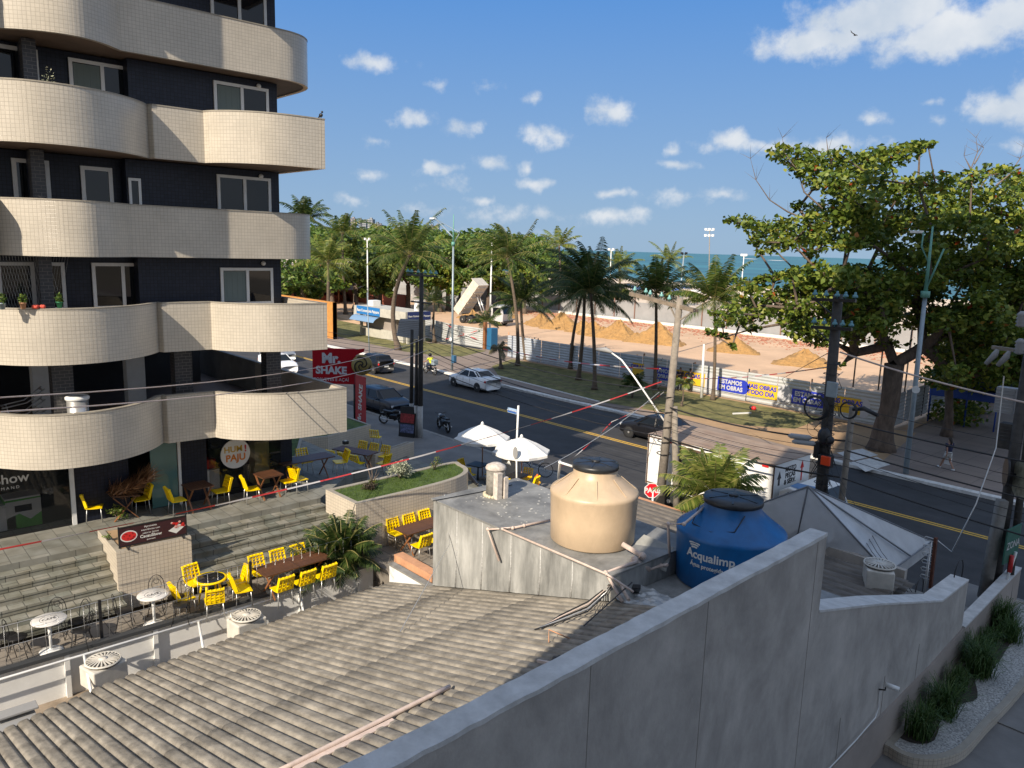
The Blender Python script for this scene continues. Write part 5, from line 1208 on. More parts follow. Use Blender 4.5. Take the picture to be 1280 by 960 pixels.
# stuff stored beneath the tent
s = MB()
for i in range(7):
    x = ap.x+random.uniform(-2.2, .2); y = ap.y+random.uniform(-.3, 1.6); s.cbox((x, y, 1.3+random.random()*.4), (.7, .5, .4), random.random())
s.cbox((ap.x-1.0, ap.y+.3, .6), (3.4, 2.4, 1.1))
tag(s.build('stored_boxes', m_canvas), 'pale boxes stacked under the translucent tent', 'boxes')
# little corrugated roof and condenser beyond the wall top
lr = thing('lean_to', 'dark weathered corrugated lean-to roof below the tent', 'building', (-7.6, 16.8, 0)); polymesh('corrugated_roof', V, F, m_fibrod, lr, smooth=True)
s = MB(); s.box((-9.4, 15.42, 0), (-6.48, 18.84, 2.5)) ; s.build('wall', m_conc, lr)
s = MB(); s.box((-9.3, 19.2, 0), (-6.6, 19.35, 2.9)); s.build('parapet', m_wallc, lr)
q = at(1096, 735, 2.7); acunit(q, .5, 'dirty white air conditioner unit under the tent corner', z=.55)
# ladder-like bracket and hoops at the wall end
q = at(1168, 735, 2.0); t = thing('wire_rack', 'rusty post with a stack of wire insulator brackets at the end of the wall', 'bracket', (q.x, q.y, 1.6))
a = aty(1163, 735, q.y); b = aty(1170, 672, q.y); s = MB(); s.bar(a, b, .10, .07); s.build('post', M('rust', (.10, .035, .02), .9, ns=9, na=.4), t)
s = MB()
for k in range(6): p = a.lerp(b, .2+.15*k)-Vector((.12, .05, 0)); s.tube([p+Vector((.1, .02, .03)), p+Vector((-.1, -.02, .05)), p+Vector((-.14, -.02, 0)), p+Vector((-.1, -.02, -.05)), p+Vector((.1, .02, -.04))], .012, 5)
s.build('hooks', m_alu, t)
for i, (px, py, r_) in enumerate(((1148, 745, .22), (1197, 725, .30))):
    q = atw(px, py, -.2); s = MB(); s.tube([q+Vector((0, r_*math.cos(a), .15+r_*1.3*math.sin(a))) for a in np.linspace(-.4, PI, 10)], .014, 6); tag(s.build('conduit_hoop', m_black), ['smaller black hoop of conduit on the wall top near the wire rack', 'larger black hoop of conduit at the outer end of the wall'][i], 'conduit')
# ================================================================ people
def person(name_label, loc, rz_, H, joints, shirt, pants, hair_long=False, hat=None, extra=None, group=None, simple=False):
    """joints: dict of overrides, metres for a 1.7 m figure, x forward, y left"""
    J = dict(pel=(0, 0, .93), wst=(0, 0, 1.06), chest=(0, 0, 1.28), neck=(0, 0, 1.43), chin=(.02, 0, 1.50), head=(.01, 0, 1.60), top=(0, 0, 1.68),
             ls=(0, .17, 1.38), le=(-.03, .23, 1.12), lw=(.04, .24, .88), lh=(.06, .23, .80), rs=(0, -.17, 1.38), re=(-.03, -.23, 1.12), rw=(.04, -.24, .88), rh=(.06, -.23, .80),
             lk=(.03, .10, .50), la=(0, .11, .08), lt=(.15, .12, .03), rk=(.03, -.10, .50), ra=(0, -.11, .08), rt=(.15, -.12, .03), lhip=(0, .09, .88), rhip=(0, -.09, .88))
    J.update(joints or {}); k = H/1.7
    rad = dict(pel=(.15, .11), wst=(.125, .10), chest=(.155, .11), neck=(.055, .055), chin=(.065, .06), head=(.088, .10), top=(.055, .06), ls=(.06, .06), le=(.042, .042), lw=(.03, .03), lh=(.034, .02), rs=(.06, .06), re=(.042, .042), rw=(.03, .03), rh=(.034, .02),
               lk=(.058, .058), la=(.04, .04), lt=(.035, .028), rk=(.058, .058), ra=(.04, .04), rt=(.035, .028), lhip=(.09, .09), rhip=(.09, .09))
    E_ = [('pel', 'wst'), ('wst', 'chest'), ('chest', 'neck'), ('neck', 'chin'), ('chin', 'head'), ('head', 'top'), ('chest', 'ls'), ('ls', 'le'), ('le', 'lw'), ('lw', 'lh'), ('chest', 'rs'), ('rs', 're'), ('re', 'rw'), ('rw', 'rh'),
          ('pel', 'lhip'), ('lhip', 'lk'), ('lk', 'la'), ('la', 'lt'), ('pel', 'rhip'), ('rhip', 'rk'), ('rk', 'ra'), ('ra', 'rt')]
    names = list(J); V = [Vector(J[n])*k for n in names]; idx = {n: i for i, n in enumerate(names)}; ed = [(idx[a], idx[b]) for a, b in E_]; rr = [rad[n] for n in names]
    if not simple:
        for sd in 'lr':   # five fingers
            h = Vector(J[sd+'h']); w = Vector(J[sd+'w']); d = (h-w).normalized(); sdv = d.cross(Vector((1, 0, .1))).normalized()
            for i, L in enumerate((.055, .075, .08, .072, .058)):
                o = sdv*(-.028+.014*i); V.append((h+o+d*L*.6)*k); rr.append((.009, .009)); ed.append((idx[sd+'h'], len(V)-1))
                V.append((h+o+d*L+Vector((.012, 0, 0)))*k); rr.append((.008, .008)); ed.append((len(V)-2, len(V)-1))
    me = bpy.data.meshes.new('b'); me.from_pydata([tuple(v) for v in V], ed, []); o = bpy.data.objects.new('b', me); COL.objects.link(o)
    md = o.modifiers.new('s', 'SKIN')
    for i, r_ in enumerate(rr): me.skin_vertices[0].data[i].radius = (r_[0]*k, r_[1]*k)
    me.skin_vertices[0].data[idx['pel']].use_root = True
    sb = o.modifiers.new('u', 'SUBSURF'); sb.levels = 1 if simple else 2; sb.render_levels = sb.levels
    dg = bpy.context.evaluated_depsgraph_get(); e = o.evaluated_get(dg); m2 = bpy.data.meshes.new_from_object(e, depsgraph=dg); bpy.data.objects.remove(o)
    t = thing('person', name_label, 'person', loc, rz_, group)
    m2.materials.clear(); m2.materials.append(m_skin); m2.polygons.foreach_set('use_smooth', [True]*len(m2.polygons))
    b = bpy.data.objects.new('body', m2); COL.objects.link(b); b.parent = t; WM[b.name] = WM[t.name]; KIDS.setdefault(t.name, []).append(b)
    im = WM[t.name]
    G = lambda n: Vector(J[n])*k
    s = MB()
    s.tube([G('pel')+Vector((0, 0, .0)), G('wst'), G('chest'), G('chest').lerp(G('neck'), .75)], [.165*k, .15*k, .185*k, .10*k], 12)
    for q in 'lr': s.tube([G('chest').lerp(G(q+'s'), .5), G(q+'s'), G(q+'s').lerp(G(q+'e'), .6)], [.08*k, .082*k, .062*k], 8)
    s.xf(im); s.build('shirt', shirt, t, smooth=True)
    s = MB(); s.tube([G('pel')+Vector((0, 0, .07*k)), G('pel')-Vector((0, 0, .05*k))], [.16*k, .165*k], 12)
    fl = .98 if pants[1] else .55
    for q in 'lr':
        p = [G('pel').lerp(G(q+'hip'), .5), G(q+'hip')]+([G(q+'k'), G(q+'k').lerp(G(q+'a'), .92)] if pants[1] else [G(q+'hip').lerp(G(q+'k'), .6)])
        s.tube(p, [.11*k, .115*k]+([.078*k, .06*k] if pants[1] else [.10*k]), 10)
    s.xf(im); s.build('trousers' if pants[1] else 'shorts', pants[0], t, smooth=True)
    hd = G('head'); s = MB(); s.ball((hd.x-.015*k, hd.y, hd.z+.025*k), .098*k, 10, sx=1, sy=.92, sz=1.05)
    cut = hd.x+.045*k; s.v = [(min(v[0], cut), v[1], max(v[2], hd.z-.06*k) if v[0] > hd.x-.02 else v[2]) for v in s.v]
    if hair_long: s.tube([(hd.x-.06*k, 0+hd.y, hd.z+.02*k), (hd.x-.11*k, hd.y, hd.z-.10*k), (hd.x-.10*k, hd.y, hd.z-.24*k)], [.07*k, .06*k, .03*k], 8)
    s.xf(im); s.build('hair', m_hair, t, smooth=True)
    if not simple:
        s = MB(); s.ball((hd.x+.095*k, hd.y, hd.z-.01*k), .014*k, 6); s.xf(im); s.build('nose', m_skin, t)
        for a in (-1, 1): s = MB(); s.ball((hd.x+.085*k, hd.y+a*.032*k, hd.z+.015*k), .010*k, 6); s.xf(im); s.build('eye', m_black, t)
        s = MB(); s.bar((hd.x+.086*k, hd.y-.022*k, hd.z-.042*k), (hd.x+.086*k, hd.y+.022*k, hd.z-.042*k), .008*k); s.xf(im); s.build('mouth', M('lips', (.25, .08, .06)), t)
        for a in (-1, 1): s = MB(); s.ball((hd.x-.005*k, hd.y+a*.088*k, hd.z), .022*k, 6, sy=.5); s.xf(im); s.build('ear', m_skin, t)
        for q in 'lr': s = MB(); a = G(q+'a'); b_ = G(q+'t'); s.tube([a+Vector((-.04, 0, -.03))*k, a.lerp(b_, .5)+Vector((0, 0, .01)), b_+Vector((.03, 0, 0))], [.045*k, .05*k, .035*k], 8); s.xf(im); s.build('shoe', m_white if hair_long else m_black, t, smooth=True)
    return t
walk = dict(lk=(.20, .09, .52), la=(.36, .10, .10), lt=(.50, .10, .09), rk=(-.05, -.09, .50), ra=(-.34, -.10, .16), rt=(-.24, -.10, .05), le=(-.12, .22, 1.14), lw=(-.14, .22, .9), lh=(-.12, .22, .82), re=(.04, -.22, 1.14), rw=(.18, -.22, .93), rh=(.22, -.22, .86))
q = at(1183, 588, .15); person('woman in a navy top and white shorts walking on the promenade with a bag', tuple(q), 2.6, 1.66, walk, m_cloth('navy', (.015, .02, .06)), (m_cloth('white_shorts', (.5, .5, .48)), False), True)
hb = Vector(q)+Matrix.Rotation(2.6, 3, 'Z')@Vector((.24, -.24, 0)); s = MB(); s.cbox((hb.x, hb.y, .15+.42), (.30, .14, .34)); s.tube([(hb.x-.08, hb.y, .74), (hb.x, hb.y, .86), (hb.x+.08, hb.y, .74)], .01, 5)
tag(s.build('shopping_bag', [m_white], bevel=.03), 'white plastic shopping bag carried by the walking woman', 'bag')
s = MB(); s.cbox((hb.x, hb.y, .15+.63), (.24, .12, .08)); tag(s.build('orange_parcel', m_orange, bevel=.02), 'orange parcel peeking out on top of the white bag', 'parcel')
stand = dict(re=(.06, -.26, 1.14), rw=(.22, -.16, 1.2), rh=(.28, -.12, 1.24))
q = at(849, 488, .155); person('man in dark clothes with raised hands, left of two by the poster fence', tuple(q), -.6, 1.74, stand, m_cloth('charcoal', (.02, .02, .025)), (m_cloth('dark_denim', (.02, .025, .04)), True))
q = at(861.5, 489.5, .155); person('man in black clothes, right of two by the poster fence', tuple(q), 1.2, 1.76, stand, m_cloth('black_shirt', (.012, .012, .014)), (m_cloth('black_trousers', (.012, .012, .015)), True))
q = at(838, 486, .155); person('person in a blue and white shirt partly behind the weathered pole', tuple(q), .3, 1.70, None, m_cloth('blue_shirt', (.06, .12, .35)), (m_cloth('grey_trousers', (.1, .1, .11)), True))
# ================================================================ vehicles (local x forward, y left)
def car(label, loc, rz_, L, Wd, H, paint, kind='sedan', name='parked_car', cat='car'):
    t = thing(name, label, cat, loc, rz_); X = WM[t.name]; w = Wd/2; h0 = H*.62
    if kind == 'sedan': st = [(-.5, .80, .40, .62), (-.485, .90, .42, .70), (-.44, .97, .40, .735), (-.34, 1, .66, .745), (-.2, 1, .66, .70), (0, 1, .66, .68), (.2, 1, .66, .67), (.30, .99, .6, .64), (.40, .96, .55, .585), (.465, .88, .50, .52), (.5, .76, .42, .45)]
    else: st = [(-.5, .84, .40, .70), (-.48, .93, .42, .80), (-.42, .98, .66, .78), (-.3, 1, .66, .72), (-.1, 1, .66, .70), (.1, 1, .66, .68), (.24, 1, .66, .68), (.33, .98, .6, .66), (.42, .95, .55, .61), (.475, .87, .5, .53), (.5, .78, .42, .47)]
    s = MB(); V = []; F = []; m_ = 0
    for (u, ww, _, tp) in st:
        x = u*L; hw = w*ww; zt_ = H*tp; ring = [(hw*.82, .20), (hw*.97, .28), (hw, .42), (hw, H*.40), (hw*.985, min(H*.54, zt_-.06)), (hw*.94, zt_-.025), (hw*.80, zt_), (hw*.4, zt_+.02)]
        r_ = [(x, y, z) for y, z in ring]+[(x, -y, z) for y, z in ring[::-1]]; m_ = len(r_); V += r_
    n = len(st)
    for i in range(n-1):
        for j in range(m_): F.append((i*m_+j, i*m_+(j+1) % m_, (i+1)*m_+(j+1) % m_, (i+1)*m_+j))
    F += [tuple(range(m_)), tuple(range((n-1)*m_, n*m_))[::-1]]
    s.add(V, [f[::-1] for f in F], 0, True); s.xf(X); s.build('body', paint, t)
    # cabin
    if kind == 'sedan': bot = (-.40, .27); top = (-.22, .10); 
    else: bot = (-.475, .27); top = (-.40, .09)
    zb_ = H*.66; zt_ = H*.985
    B = [(bot[0]*L, w*.80), (bot[0]*L+.25, w*.93), (bot[1]*L-.35, w*.93), (bot[1]*L, w*.80)]; T_2 = [(top[0]*L, w*.62), (top[0]*L+.2, w*.72), (top[1]*L-.2, w*.72), (top[1]*L, w*.64)]
    lo = [(x, y, zb_) for x, y in B]+[(x, -y, zb_) for x, y in B[::-1]]; hi = [(x, y, zt_-.05) for x, y in T_2]+[(x, -y, zt_-.05) for x, y in T_2[::-1]]
    s = MB(); s.add(lo+hi, [(i, (i+1) % 8, 8+(i+1) % 8, 8+i) for i in range(8)]); s.xf(X); s.build('window_glass', m_carglass, t)
    s = MB(); hi2 = [(x*1.0, y*1.02, zt_-.055) for x, y, z in hi]; mid = [(x*.97 if abs(x) > .1 else x, y*.93, zt_) for x, y, z in hi]; cen = [(x*.8, y*.5, zt_+.025) for x, y, z in hi]
    s.add(hi2+mid+cen, [(i, (i+1) % 8, 8+(i+1) % 8, 8+i) for i in range(8)]+[(8+i, 8+(i+1) % 8, 16+(i+1) % 8, 16+i) for i in range(8)]+[tuple(range(16, 24))], 0, True); s.xf(X); s.build('roof_panel', paint, t)
    s = MB()
    for i in (0, 1, 2, 3, 4, 5, 6, 7):
        a, b = Vector(lo[i]), Vector(hi[i]); c = Vector(((a.x+b.x)/2, 0, a.z)); d = (a-c); d.z = 0; d.normalize()
        s.bar(a+d*.004, b+d*.004, .05 if i in (0, 3, 4, 7) else .06)
    for sy in (-1, 1):
        a = Vector(((B[1][0]+B[2][0])/2, sy*w*.935, zb_)); b = Vector(((T_2[1][0]+T_2[2][0])/2, sy*w*.725, zt_-.05)); s.bar(a, b, .05)
        s.bar((bot[0]*L+.2, sy*w*.945, zb_+.005), (bot[1]*L-.3, sy*w*.945, zb_+.005), .03)
    s.xf(X); s.build('pillars', paint, t)
    for u in (-.32, .315):
        for sy in (-1, 1):
            c = Vector((u*L, sy*(w-.09), .32)); s = MB()
            s.lathe([(.20, -.10), (.30, -.10), (.32, -.07), (.32, .07), (.30, .10), (.20, .10)], (0, 0, 0), 22); s.xf(Matrix.Translation(c)@Matrix.Rotation(PI/2, 4, 'X')); s.xf(X); wh = s.build('wheel', m_rubber, t)
            s = MB(); s.lathe([(.02, -.105), (.05, -.108), (.07, -.095), (.20, -.09), (.205, -.02), (.205, .02), (.20, .09), (.07, .095), (.05, .108), (.02, .105)], (0, 0, 0), 20)
            s.xf(Matrix.Translation(c)@Matrix.Rotation(PI/2, 4, 'X')); s.xf(X); s.build('rim', m_alu, wh)
            s = MB(); s.add([(c.x+.375*math.cos(a), sy*(w+.004), .32+.375*math.sin(a)) for a in np.linspace(0, 2*PI, 19)[:-1]], [tuple(range(18)) if sy < 0 else tuple(range(18))[::-1]]); s.xf(X); s.build('wheel_arch', m_black, t)
            s = MB()
    # wheels sit proud of the dark arches
    for k_ in KIDS[t.name]:
        if k_.name.startswith('wheel') and 'arch' not in k_.name:
            for v in k_.data.vertices: pass
    for sy in (-1, 1):
        s = MB(); s.cbox((.468*L, sy*w*.66, H*.46), (.16, .34, .13), sy*-.35); s.xf(X); s.build('headlight', M('lamp_glass', (.55, .57, .6), .1) if 'lamp_glass' not in bpy.data.materials else bpy.data.materials['lamp_glass'], t, .02)
        s = MB(); s.cbox((-.478*L, sy*w*.70, H*.56), (.12, .36, .15), sy*.3); s.xf(X); s.build('tail_light', m_redb, t, .02)
        s = MB(); s.cbox((.16*L, sy*(w+.07), H*.66), (.12, .14, .10)); s.xf(X); s.build('mirror', paint, t, .02)
        for xx in (-.13, .05, .22): s = MB(); s.box((xx*L, sy*(w+.0025), .32), (xx*L+.012, sy*(w-.01), H*.60)); s.xf(X); s.build('door_seam', m_black, t)
    s = MB(); s.cbox((-.503*L, 0, H*.42), (.01, .42, .12)); s.xf(X); s.build('plate', m_white, t)
    s = MB(); s.cbox((.492*L, 0, H*.30), (.03, w*1.1, .14)); s.xf(X); s.build('grille', m_black, t)
    return t
p_white = M('white_car_paint', (.80, .81, .82), .25, coat=.6); p_black = M('black_car_paint', (.008, .008, .010), .35, coat=.25, spec=.3); p_navy = M('navy_car_paint', (.012, .018, .03), .35, coat=.3, spec=.3); p_silver = M('silver_paint', (.35, .36, .37), .3, metal=.5)
q = (at(575, 480, 0)+at(628, 488, 0))/2
car('white sedan driving away along the far lane', (-43.8, 36.0, .006), PI-.02, 4.5, 1.75, 1.47, p_white)
car('black hatchback driving on the far left lane behind the red sign', (-54.4, 33.9, .006), PI, 3.9, 1.66, 1.50, p_black, 'hatch')
car('dark blue hatchback parked by the near kerb behind the red flag', (-40.6, 26.0, .006), .02, 4.1, 1.75, 1.5, p_navy, 'hatch')
car('shiny black sedan half hidden behind the weathered pole', (-25.5, 34.4, .006), PI, 4.5, 1.78, 1.45, p_black)
car('white car seen between the dark pillars beside the red shop sign', (-58.0, 27.2, .006), 0, 4.2, 1.72, 1.5, p_white, 'hatch')
car('silver car at the far left of the road behind the corner balcony', (-64.0, 30.0, .006), 0, 4.2, 1.72, 1.48, p_silver, 'hatch')
def moto(label, x, y, rz_, z=.006):
    t = thing('motorcycle', label, 'motorcycle', (x, y, z), rz_); X = WM[t.name]
    for u in (-.62, .62):
        s = MB(); s.lathe([(.24, -.05), (.29, -.05), (.31, 0), (.29, .05), (.24, .05)], n=20, cap=False); s.xf(Matrix.Translation((u, 0, .31))@Matrix.Rotation(PI/2, 4, 'X')); s.xf(X); wh = s.build('wheel', m_rubber, t)
        s = MB()
        for k in range(6): a = k*PI/3; s.bar((u, 0, .31), (u+.25*math.cos(a), 0, .31+.25*math.sin(a)), .02)
        s.xf(X); s.build('spokes', m_alu, wh)
    s = MB(); s.tube([(.62, .07, .31), (.45, .07, .85)], .025, 6); s.tube([(.62, -.07, .31), (.45, -.07, .85)], .025, 6); s.tube([(-.62, .06, .31), (-.1, .06, .38), (.35, 0, .8)], .025, 6); s.tube([(-.62, -.06, .31), (-.1, -.06, .38)], .025, 6); s.xf(X); s.build('frame', m_alu, t)
    s = MB(); s.cbox((0, 0, .42), (.42, .26, .30)); s.xf(X); s.build('engine', m_blackm, t, .03)
    s = MB(); s.ball((.18, 0, .78), .17, 10, sx=1.5, sz=.75); s.xf(X); s.build('fuel_tank', p_black, t)
    s = MB(); s.cbox((-.32, 0, .76), (.66, .24, .10), rot=Matrix.Rotation(.08, 3, 'Y')); s.xf(X); s.build('seat', m_black, t, .03)
    s = MB(); s.tube([(.38, .36, .98), (.45, .12, .92), (.45, -.12, .92), (.38, -.36, .98)], .015, 6); s.xf(X); s.build('handlebar', m_blackm, t)
    s = MB(); s.ball((.56, 0, .82), .09, 8); s.xf(X); s.build('headlight', m_alu, t)
    s = MB(); s.cbox((-.72, 0, .62), (.2, .12, .08)); s.cbox((.62, 0, .65), (.34, .12, .03)); s.xf(X); s.build('mudguard', p_black, t, .01)
    s = MB(); s.tube([(.1, -.14, .3), (-.35, -.16, .3), (-.75, -.17, .36)], .035, 8); s.xf(X); s.build('exhaust', m_alu, t)
    return t
moto('black motorcycle parked left of the menu board', -36.6, 24.1, .5, .15); moto('motorcycle parked right of the twin poles', -34.3, 26.0, 2.9)
moto('motorcycle ridden along the far kerb', -50.6, 36.9, PI)
ride = dict(pel=(-.2, 0, .86), wst=(-.16, 0, 1.0), chest=(-.05, 0, 1.22), neck=(0, 0, 1.38), chin=(.03, 0, 1.44), head=(.03, 0, 1.54), top=(.02, 0, 1.62), ls=(-.02, .17, 1.32), le=(.15, .28, 1.1), lw=(.34, .32, 1.0), lh=(.39, .34, 1.0), rs=(-.02, -.17, 1.32), re=(.15, -.28, 1.1), rw=(.34, -.32, 1.0), rh=(.39, -.34, 1.0),
            lhip=(-.16, .10, .84), lk=(.22, .18, .72), la=(.02, .17, .34), lt=(.15, .17, .27), rhip=(-.16, -.10, .84), rk=(.22, -.18, .72), ra=(.02, -.17, .34), rt=(.15, -.17, .27))
person('rider in a yellow vest on the motorcycle by the far kerb', (-50.6, 36.9, .006), PI, 1.72, ride, m_cloth('hi_vis', (.55, .6, .03)), (m_cloth('dark_jeans', (.02, .03, .06)), True))
s = MB(); s.ball((-50.63, 36.9, 1.60), .145, 12); tag(s.build('helmet', p_black), 'black helmet worn by the motorcycle rider', 'helmet')
s = MB(); s.cbox((-50.0, 36.9, 1.06), (.42, .42, .42)); tag(s.build('delivery_box', m_steelb, bevel=.03), 'blue delivery box behind the motorcycle rider', 'box')
# box truck parked at the near kerb
tr = thing('box_truck', 'white box truck with rusty brown roof and lettered front, parked at the near kerb', 'truck', (-15.8, 26.6, .006))
a = at(975, 583, 3.0); b = at(942, 592, 3.0)
TX1 = -13.3; TX0 = -19.0; TY0, TY1 = 24.95, 27.55; TH = 3.05
s = MB(); s.box((TX0, TY0, .95), (TX1, TY1, TH-.03)); s.build('box_body', m_white, tr)
s = MB(); s.box((TX0-.02, TY0-.02, TH-.028), (TX1+.02, TY1+.02, TH)); s.build('roof', M('rusty_roof', (.30, .205, .15), .8, ns=1.2, na=.16, col2=(.34, .26, .2)), tr)
s = MB()
for x in (TX0+.03, TX1-.05): s.box((x, TY0-.03, .95), (x+.05, TY0-.002, TH-.03))
for z in (1.0, TH-.12): s.box((TX0, TY0-.028, z), (TX1, TY0-.003, z+.05))
s.box((TX0+1.6, TY0-.035, 1.0), (TX0+2.6, TY0-.004, TH-.2)); s.build('door_frame', M('brown_trim', (.10, .06, .04), .7), tr)
s = MB(); s.box((TX0+1.68, TY0-.03, 1.06), (TX0+2.52, TY0-.038, TH-.28)); s.build('side_opening', m_dark, tr)
s = MB()
for x in (TX0+1.0, TX1-.5): s.box((x, TY0-.012, TH-.17), (x+.25, TY0-.04, TH-.10))
s.build('marker_light', m_redb, tr)
s = MB(); s.box((TX0, TY0+.2, .55), (TX1+2.0, TY0+.4, .8)); s.box((TX0, TY1-.4, .55), (TX1+2.0, TY1-.2, .8)); s.build('chassis', m_blackm, tr)
for x in (TX0+1.2, TX1+1.2):
    for y in (TY0+.16, TY1-.16):
        s = MB(); s.lathe([(.25, -.14), (.44, -.14), (.46, -.1), (.46, .1), (.44, .14), (.25, .14)], n=24); s.xf(Matrix.Translation((x, y, .46))@Matrix.Rotation(PI/2, 4, 'X')); wh = s.build('wheel', m_rubber, tr)
        s = MB(); s.lathe([(.05, -.15), (.25, -.1), (.25, .1), (.05, .15)], n=16); s.xf(Matrix.Translation((x, y, .46))@Matrix.Rotation(PI/2, 4, 'X')); s.build('rim', m_alu, wh)
s = MB(); cx0 = TX1+.15
pr = [(0, .6), (0, 2.1), (.35, 2.3), (1.15, 2.22), (1.55, 1.5), (1.8, 1.35), (1.85, .6)]
for (ya, yb) in ((TY0+.1, TY1-.1),):
    s.add([(cx0+x, ya, z) for x, z in pr]+[(cx0+x, yb, z) for x, z in pr], [tuple(range(7)), tuple(range(7, 14))[::-1]]+[(i, 7+i, 7+(i+1) % 7, (i+1) % 7) for i in range(7)])
s.build('cab', m_white, tr, .06)
s = MB(); s.add([(cx0+1.19, TY0+.3, 2.19), (cx0+1.58, TY0+.3, 1.52), (cx0+1.58, TY1-.3, 1.52), (cx0+1.19, TY1-.3, 2.19)], [(0, 1, 2, 3)])
s.add([(cx0+.3, TY0+.094, 1.5), (cx0+1.4, TY0+.094, 1.5), (cx0+1.1, TY0+.094, 2.1), (cx0+.35, TY0+.094, 2.15)], [(0, 1, 2, 3)]); s.build('cab_window', m_carglass, tr)
m_bl = M('faded_blue', (.10, .22, .42), .5)
s = MB(); s.add([(TX1+.004, TY0+.2, 2.45), (TX1+.004, TY0+.35, 2.75), (TX1+.004, TY0+.5, 2.45), (TX1+.004, TY0+.42, 2.45), (TX1+.004, TY0+.42, 2.2), (TX1+.004, TY0+.28, 2.2), (TX1+.004, TY0+.28, 2.45)], [(0, 2, 1), (3, 4, 5, 6)])
for i, w_ in enumerate(('MOTO', 'PEÇAS', '& SERV.')): text(s, w_, (TX1+.006, TY0+1.15, 2.72-.24*i), (0, 1, 0), (0, 0, 1), .26, bold=.03)
s.build('lettering', m_black, tr)
s = MB(); s.add([(TX1+.005, TY0+1.95, 2.1), (TX1+.005, TY0+2.05, 2.1), (TX1+.005, TY0+2.05, 2.6), (TX1+.005, TY0+2.14, 2.6), (TX1+.005, TY0+2.0, 2.9), (TX1+.005, TY0+1.86, 2.6), (TX1+.005, TY0+1.95, 2.6)], [(0, 1, 2, 6), (3, 4, 5)]); s.build('red_arrow', m_redb, tr)
s = MB(); s.add([(cx0+.3, TY0+.3, 2.315), (cx0+1.1, TY0+.3, 2.262), (cx0+.9, TY0+1.1, 2.275), (cx0+.3, TY0+.9, 2.315)], [(0, 1, 2, 3)]); s.build('blue_swoosh', m_bl, tr)
# ================================================================ poles, lamps, wires
def wpole(name, label, p, top, r0, r1, mat, cat='utility pole', n=12):
    t = thing(name, label, cat, (p[0], p[1], p[2])); s = MB(); s.tube([p, top], [r0, r1], n); s.build('pole', mat, t); return t
def insulators(pts, par, mat=m_ins, r_=.09):
    for p in pts: s = MB(); s.lathe([(.02, 0), (.02, .08), (r_, .09), (r_*.85, .15), (r_*.4, .19), (r_*.45, .23), (.02, .26)], p, 10); s.build('insulator', mat, par)
# weathered pole with long wooden crossarm
pa0 = Vector((-17.75, 24.3, .1)); pa1 = Vector((-17.42, 24.3, 8.75)); PA = wpole('utility_pole', 'weathered concrete pole with a long tilted wooden crossarm of green insulators', pa0, pa1, .19, .12, m_pole)
ca = aty(788, 367, 24.3); cb_ = aty(868, 388, 24.3); s = MB(); s.bar(ca, cb_, .17, .15); s.bar(ca+Vector((0, .2, -.02)), cb_+Vector((0, .2, -.02)), .15, .12); s.build('crossarm', M('old_wood', (.20, .16, .12), .9, ns=6, na=.3), PA)
insulators([ca.lerp(cb_, f_)+Vector((0, (.2 if i % 2 else 0), .08)) for i, f_ in enumerate((.07, .20, .32, .45, .62, .74))], PA)
s = MB(); s.bar(pa1-Vector((0, 0, 1.0)), ca.lerp(cb_, .62), .05); s.bar(pa1-Vector((0, 0, .9)), cb_, .05); s.build('brace', m_pole, PA)
s = MB(); 
for z in (2.6, 3.1, 3.7, 4.3, 4.9): s.tube([(-17.7+.27*math.cos(a), 24.3+.27*math.sin(a), z) for a in np.linspace(0, 2*PI, 13)], .02, 5)
for i in range(9): s.tube([(-17.9, 24.05, 3.0+.35*i), (-18.05+.1*math.sin(i), 23.9, 3.3+.35*i), (-17.85, 24.05, 3.6+.35*i)], .012, 4)
s.build('cable_bands', m_blackm, PA)
sp_ = wpole('utility_pole', 'slender pole standing right of the weathered pole, with small brackets', Vector((-17.0, 24.45, .1)), aty(843, 508, 24.45), .13, .12, m_pole)
# lamp arm
L0 = aty(833, 530, 24.3); L1 = aty(792, 470, 24.2); L2 = aty(763, 440, 24.1); lamp = thing('street_lamp', 'white street lamp arm reaching left from the weathered pole', 'street lamp', tuple(L0))
s = MB(); s.tube([L0, L1, aty(777, 450, 24.15), L2], .035, 8); s.build('arm', m_white, lamp)
s = MB(); s.tube([L2+Vector((.1, 0, -.0)), L2+Vector((-.25, 0, .06)), L2+Vector((-.75, 0, .02))], [.05, .11, .06], 10); s.build('lamp_head', m_galvd, lamp)
# dark pole with meters
pb0 = Vector((-11.25, 24.4, .1)); pb1 = aty(1048, 368, 24.4); PB = wpole('utility_pole', 'dark pole with two crossarms and an orange meter box, beside the almond tree trunk', pb0, pb1, .21, .15, m_poled)
s = MB()
for py, l in ((376, .75), (411, .70)):
    c = aty(1047 if py < 400 else 1044, py, 24.4); s.bar(c+Vector((-l*1.0, -.2, 0)), c+Vector((l*.9, -.2, .05)), .12, .10); s.bar(c+Vector((-l*.9, -.2, 0)), c+Vector((0, -.1, -.5)), .035)
s.build('crossarm', m_blackm, PB)
ii = []
for py, l in ((376, .75), (411, .70)):
    c = aty(1047 if py < 400 else 1044, py, 24.4)
    for f_ in (-1, -.45, .1, .5, .95): ii.append(c+Vector((f_*l*.9, -.2, .06)))
insulators(ii, PB, M('teal_insulator', (.12, .28, .33), .3))
def boxat(px, py, w, h, d, y=24.05, mat=m_black, name='box', parent=None, bev=.02):
    c = aty(px, py, y); s = MB(); s.cbox((c.x, c.y, c.z), (w, d, h)); return s.build(name, mat, parent, bev)
boxat(1032, 576, .42, .42, .3, mat=m_black, name='meter_frame', parent=PB); boxat(1032, 576, .30, .30, .1, 23.86, M('orange_box', (.75, .06, .01), .4), 'orange_meter', PB)
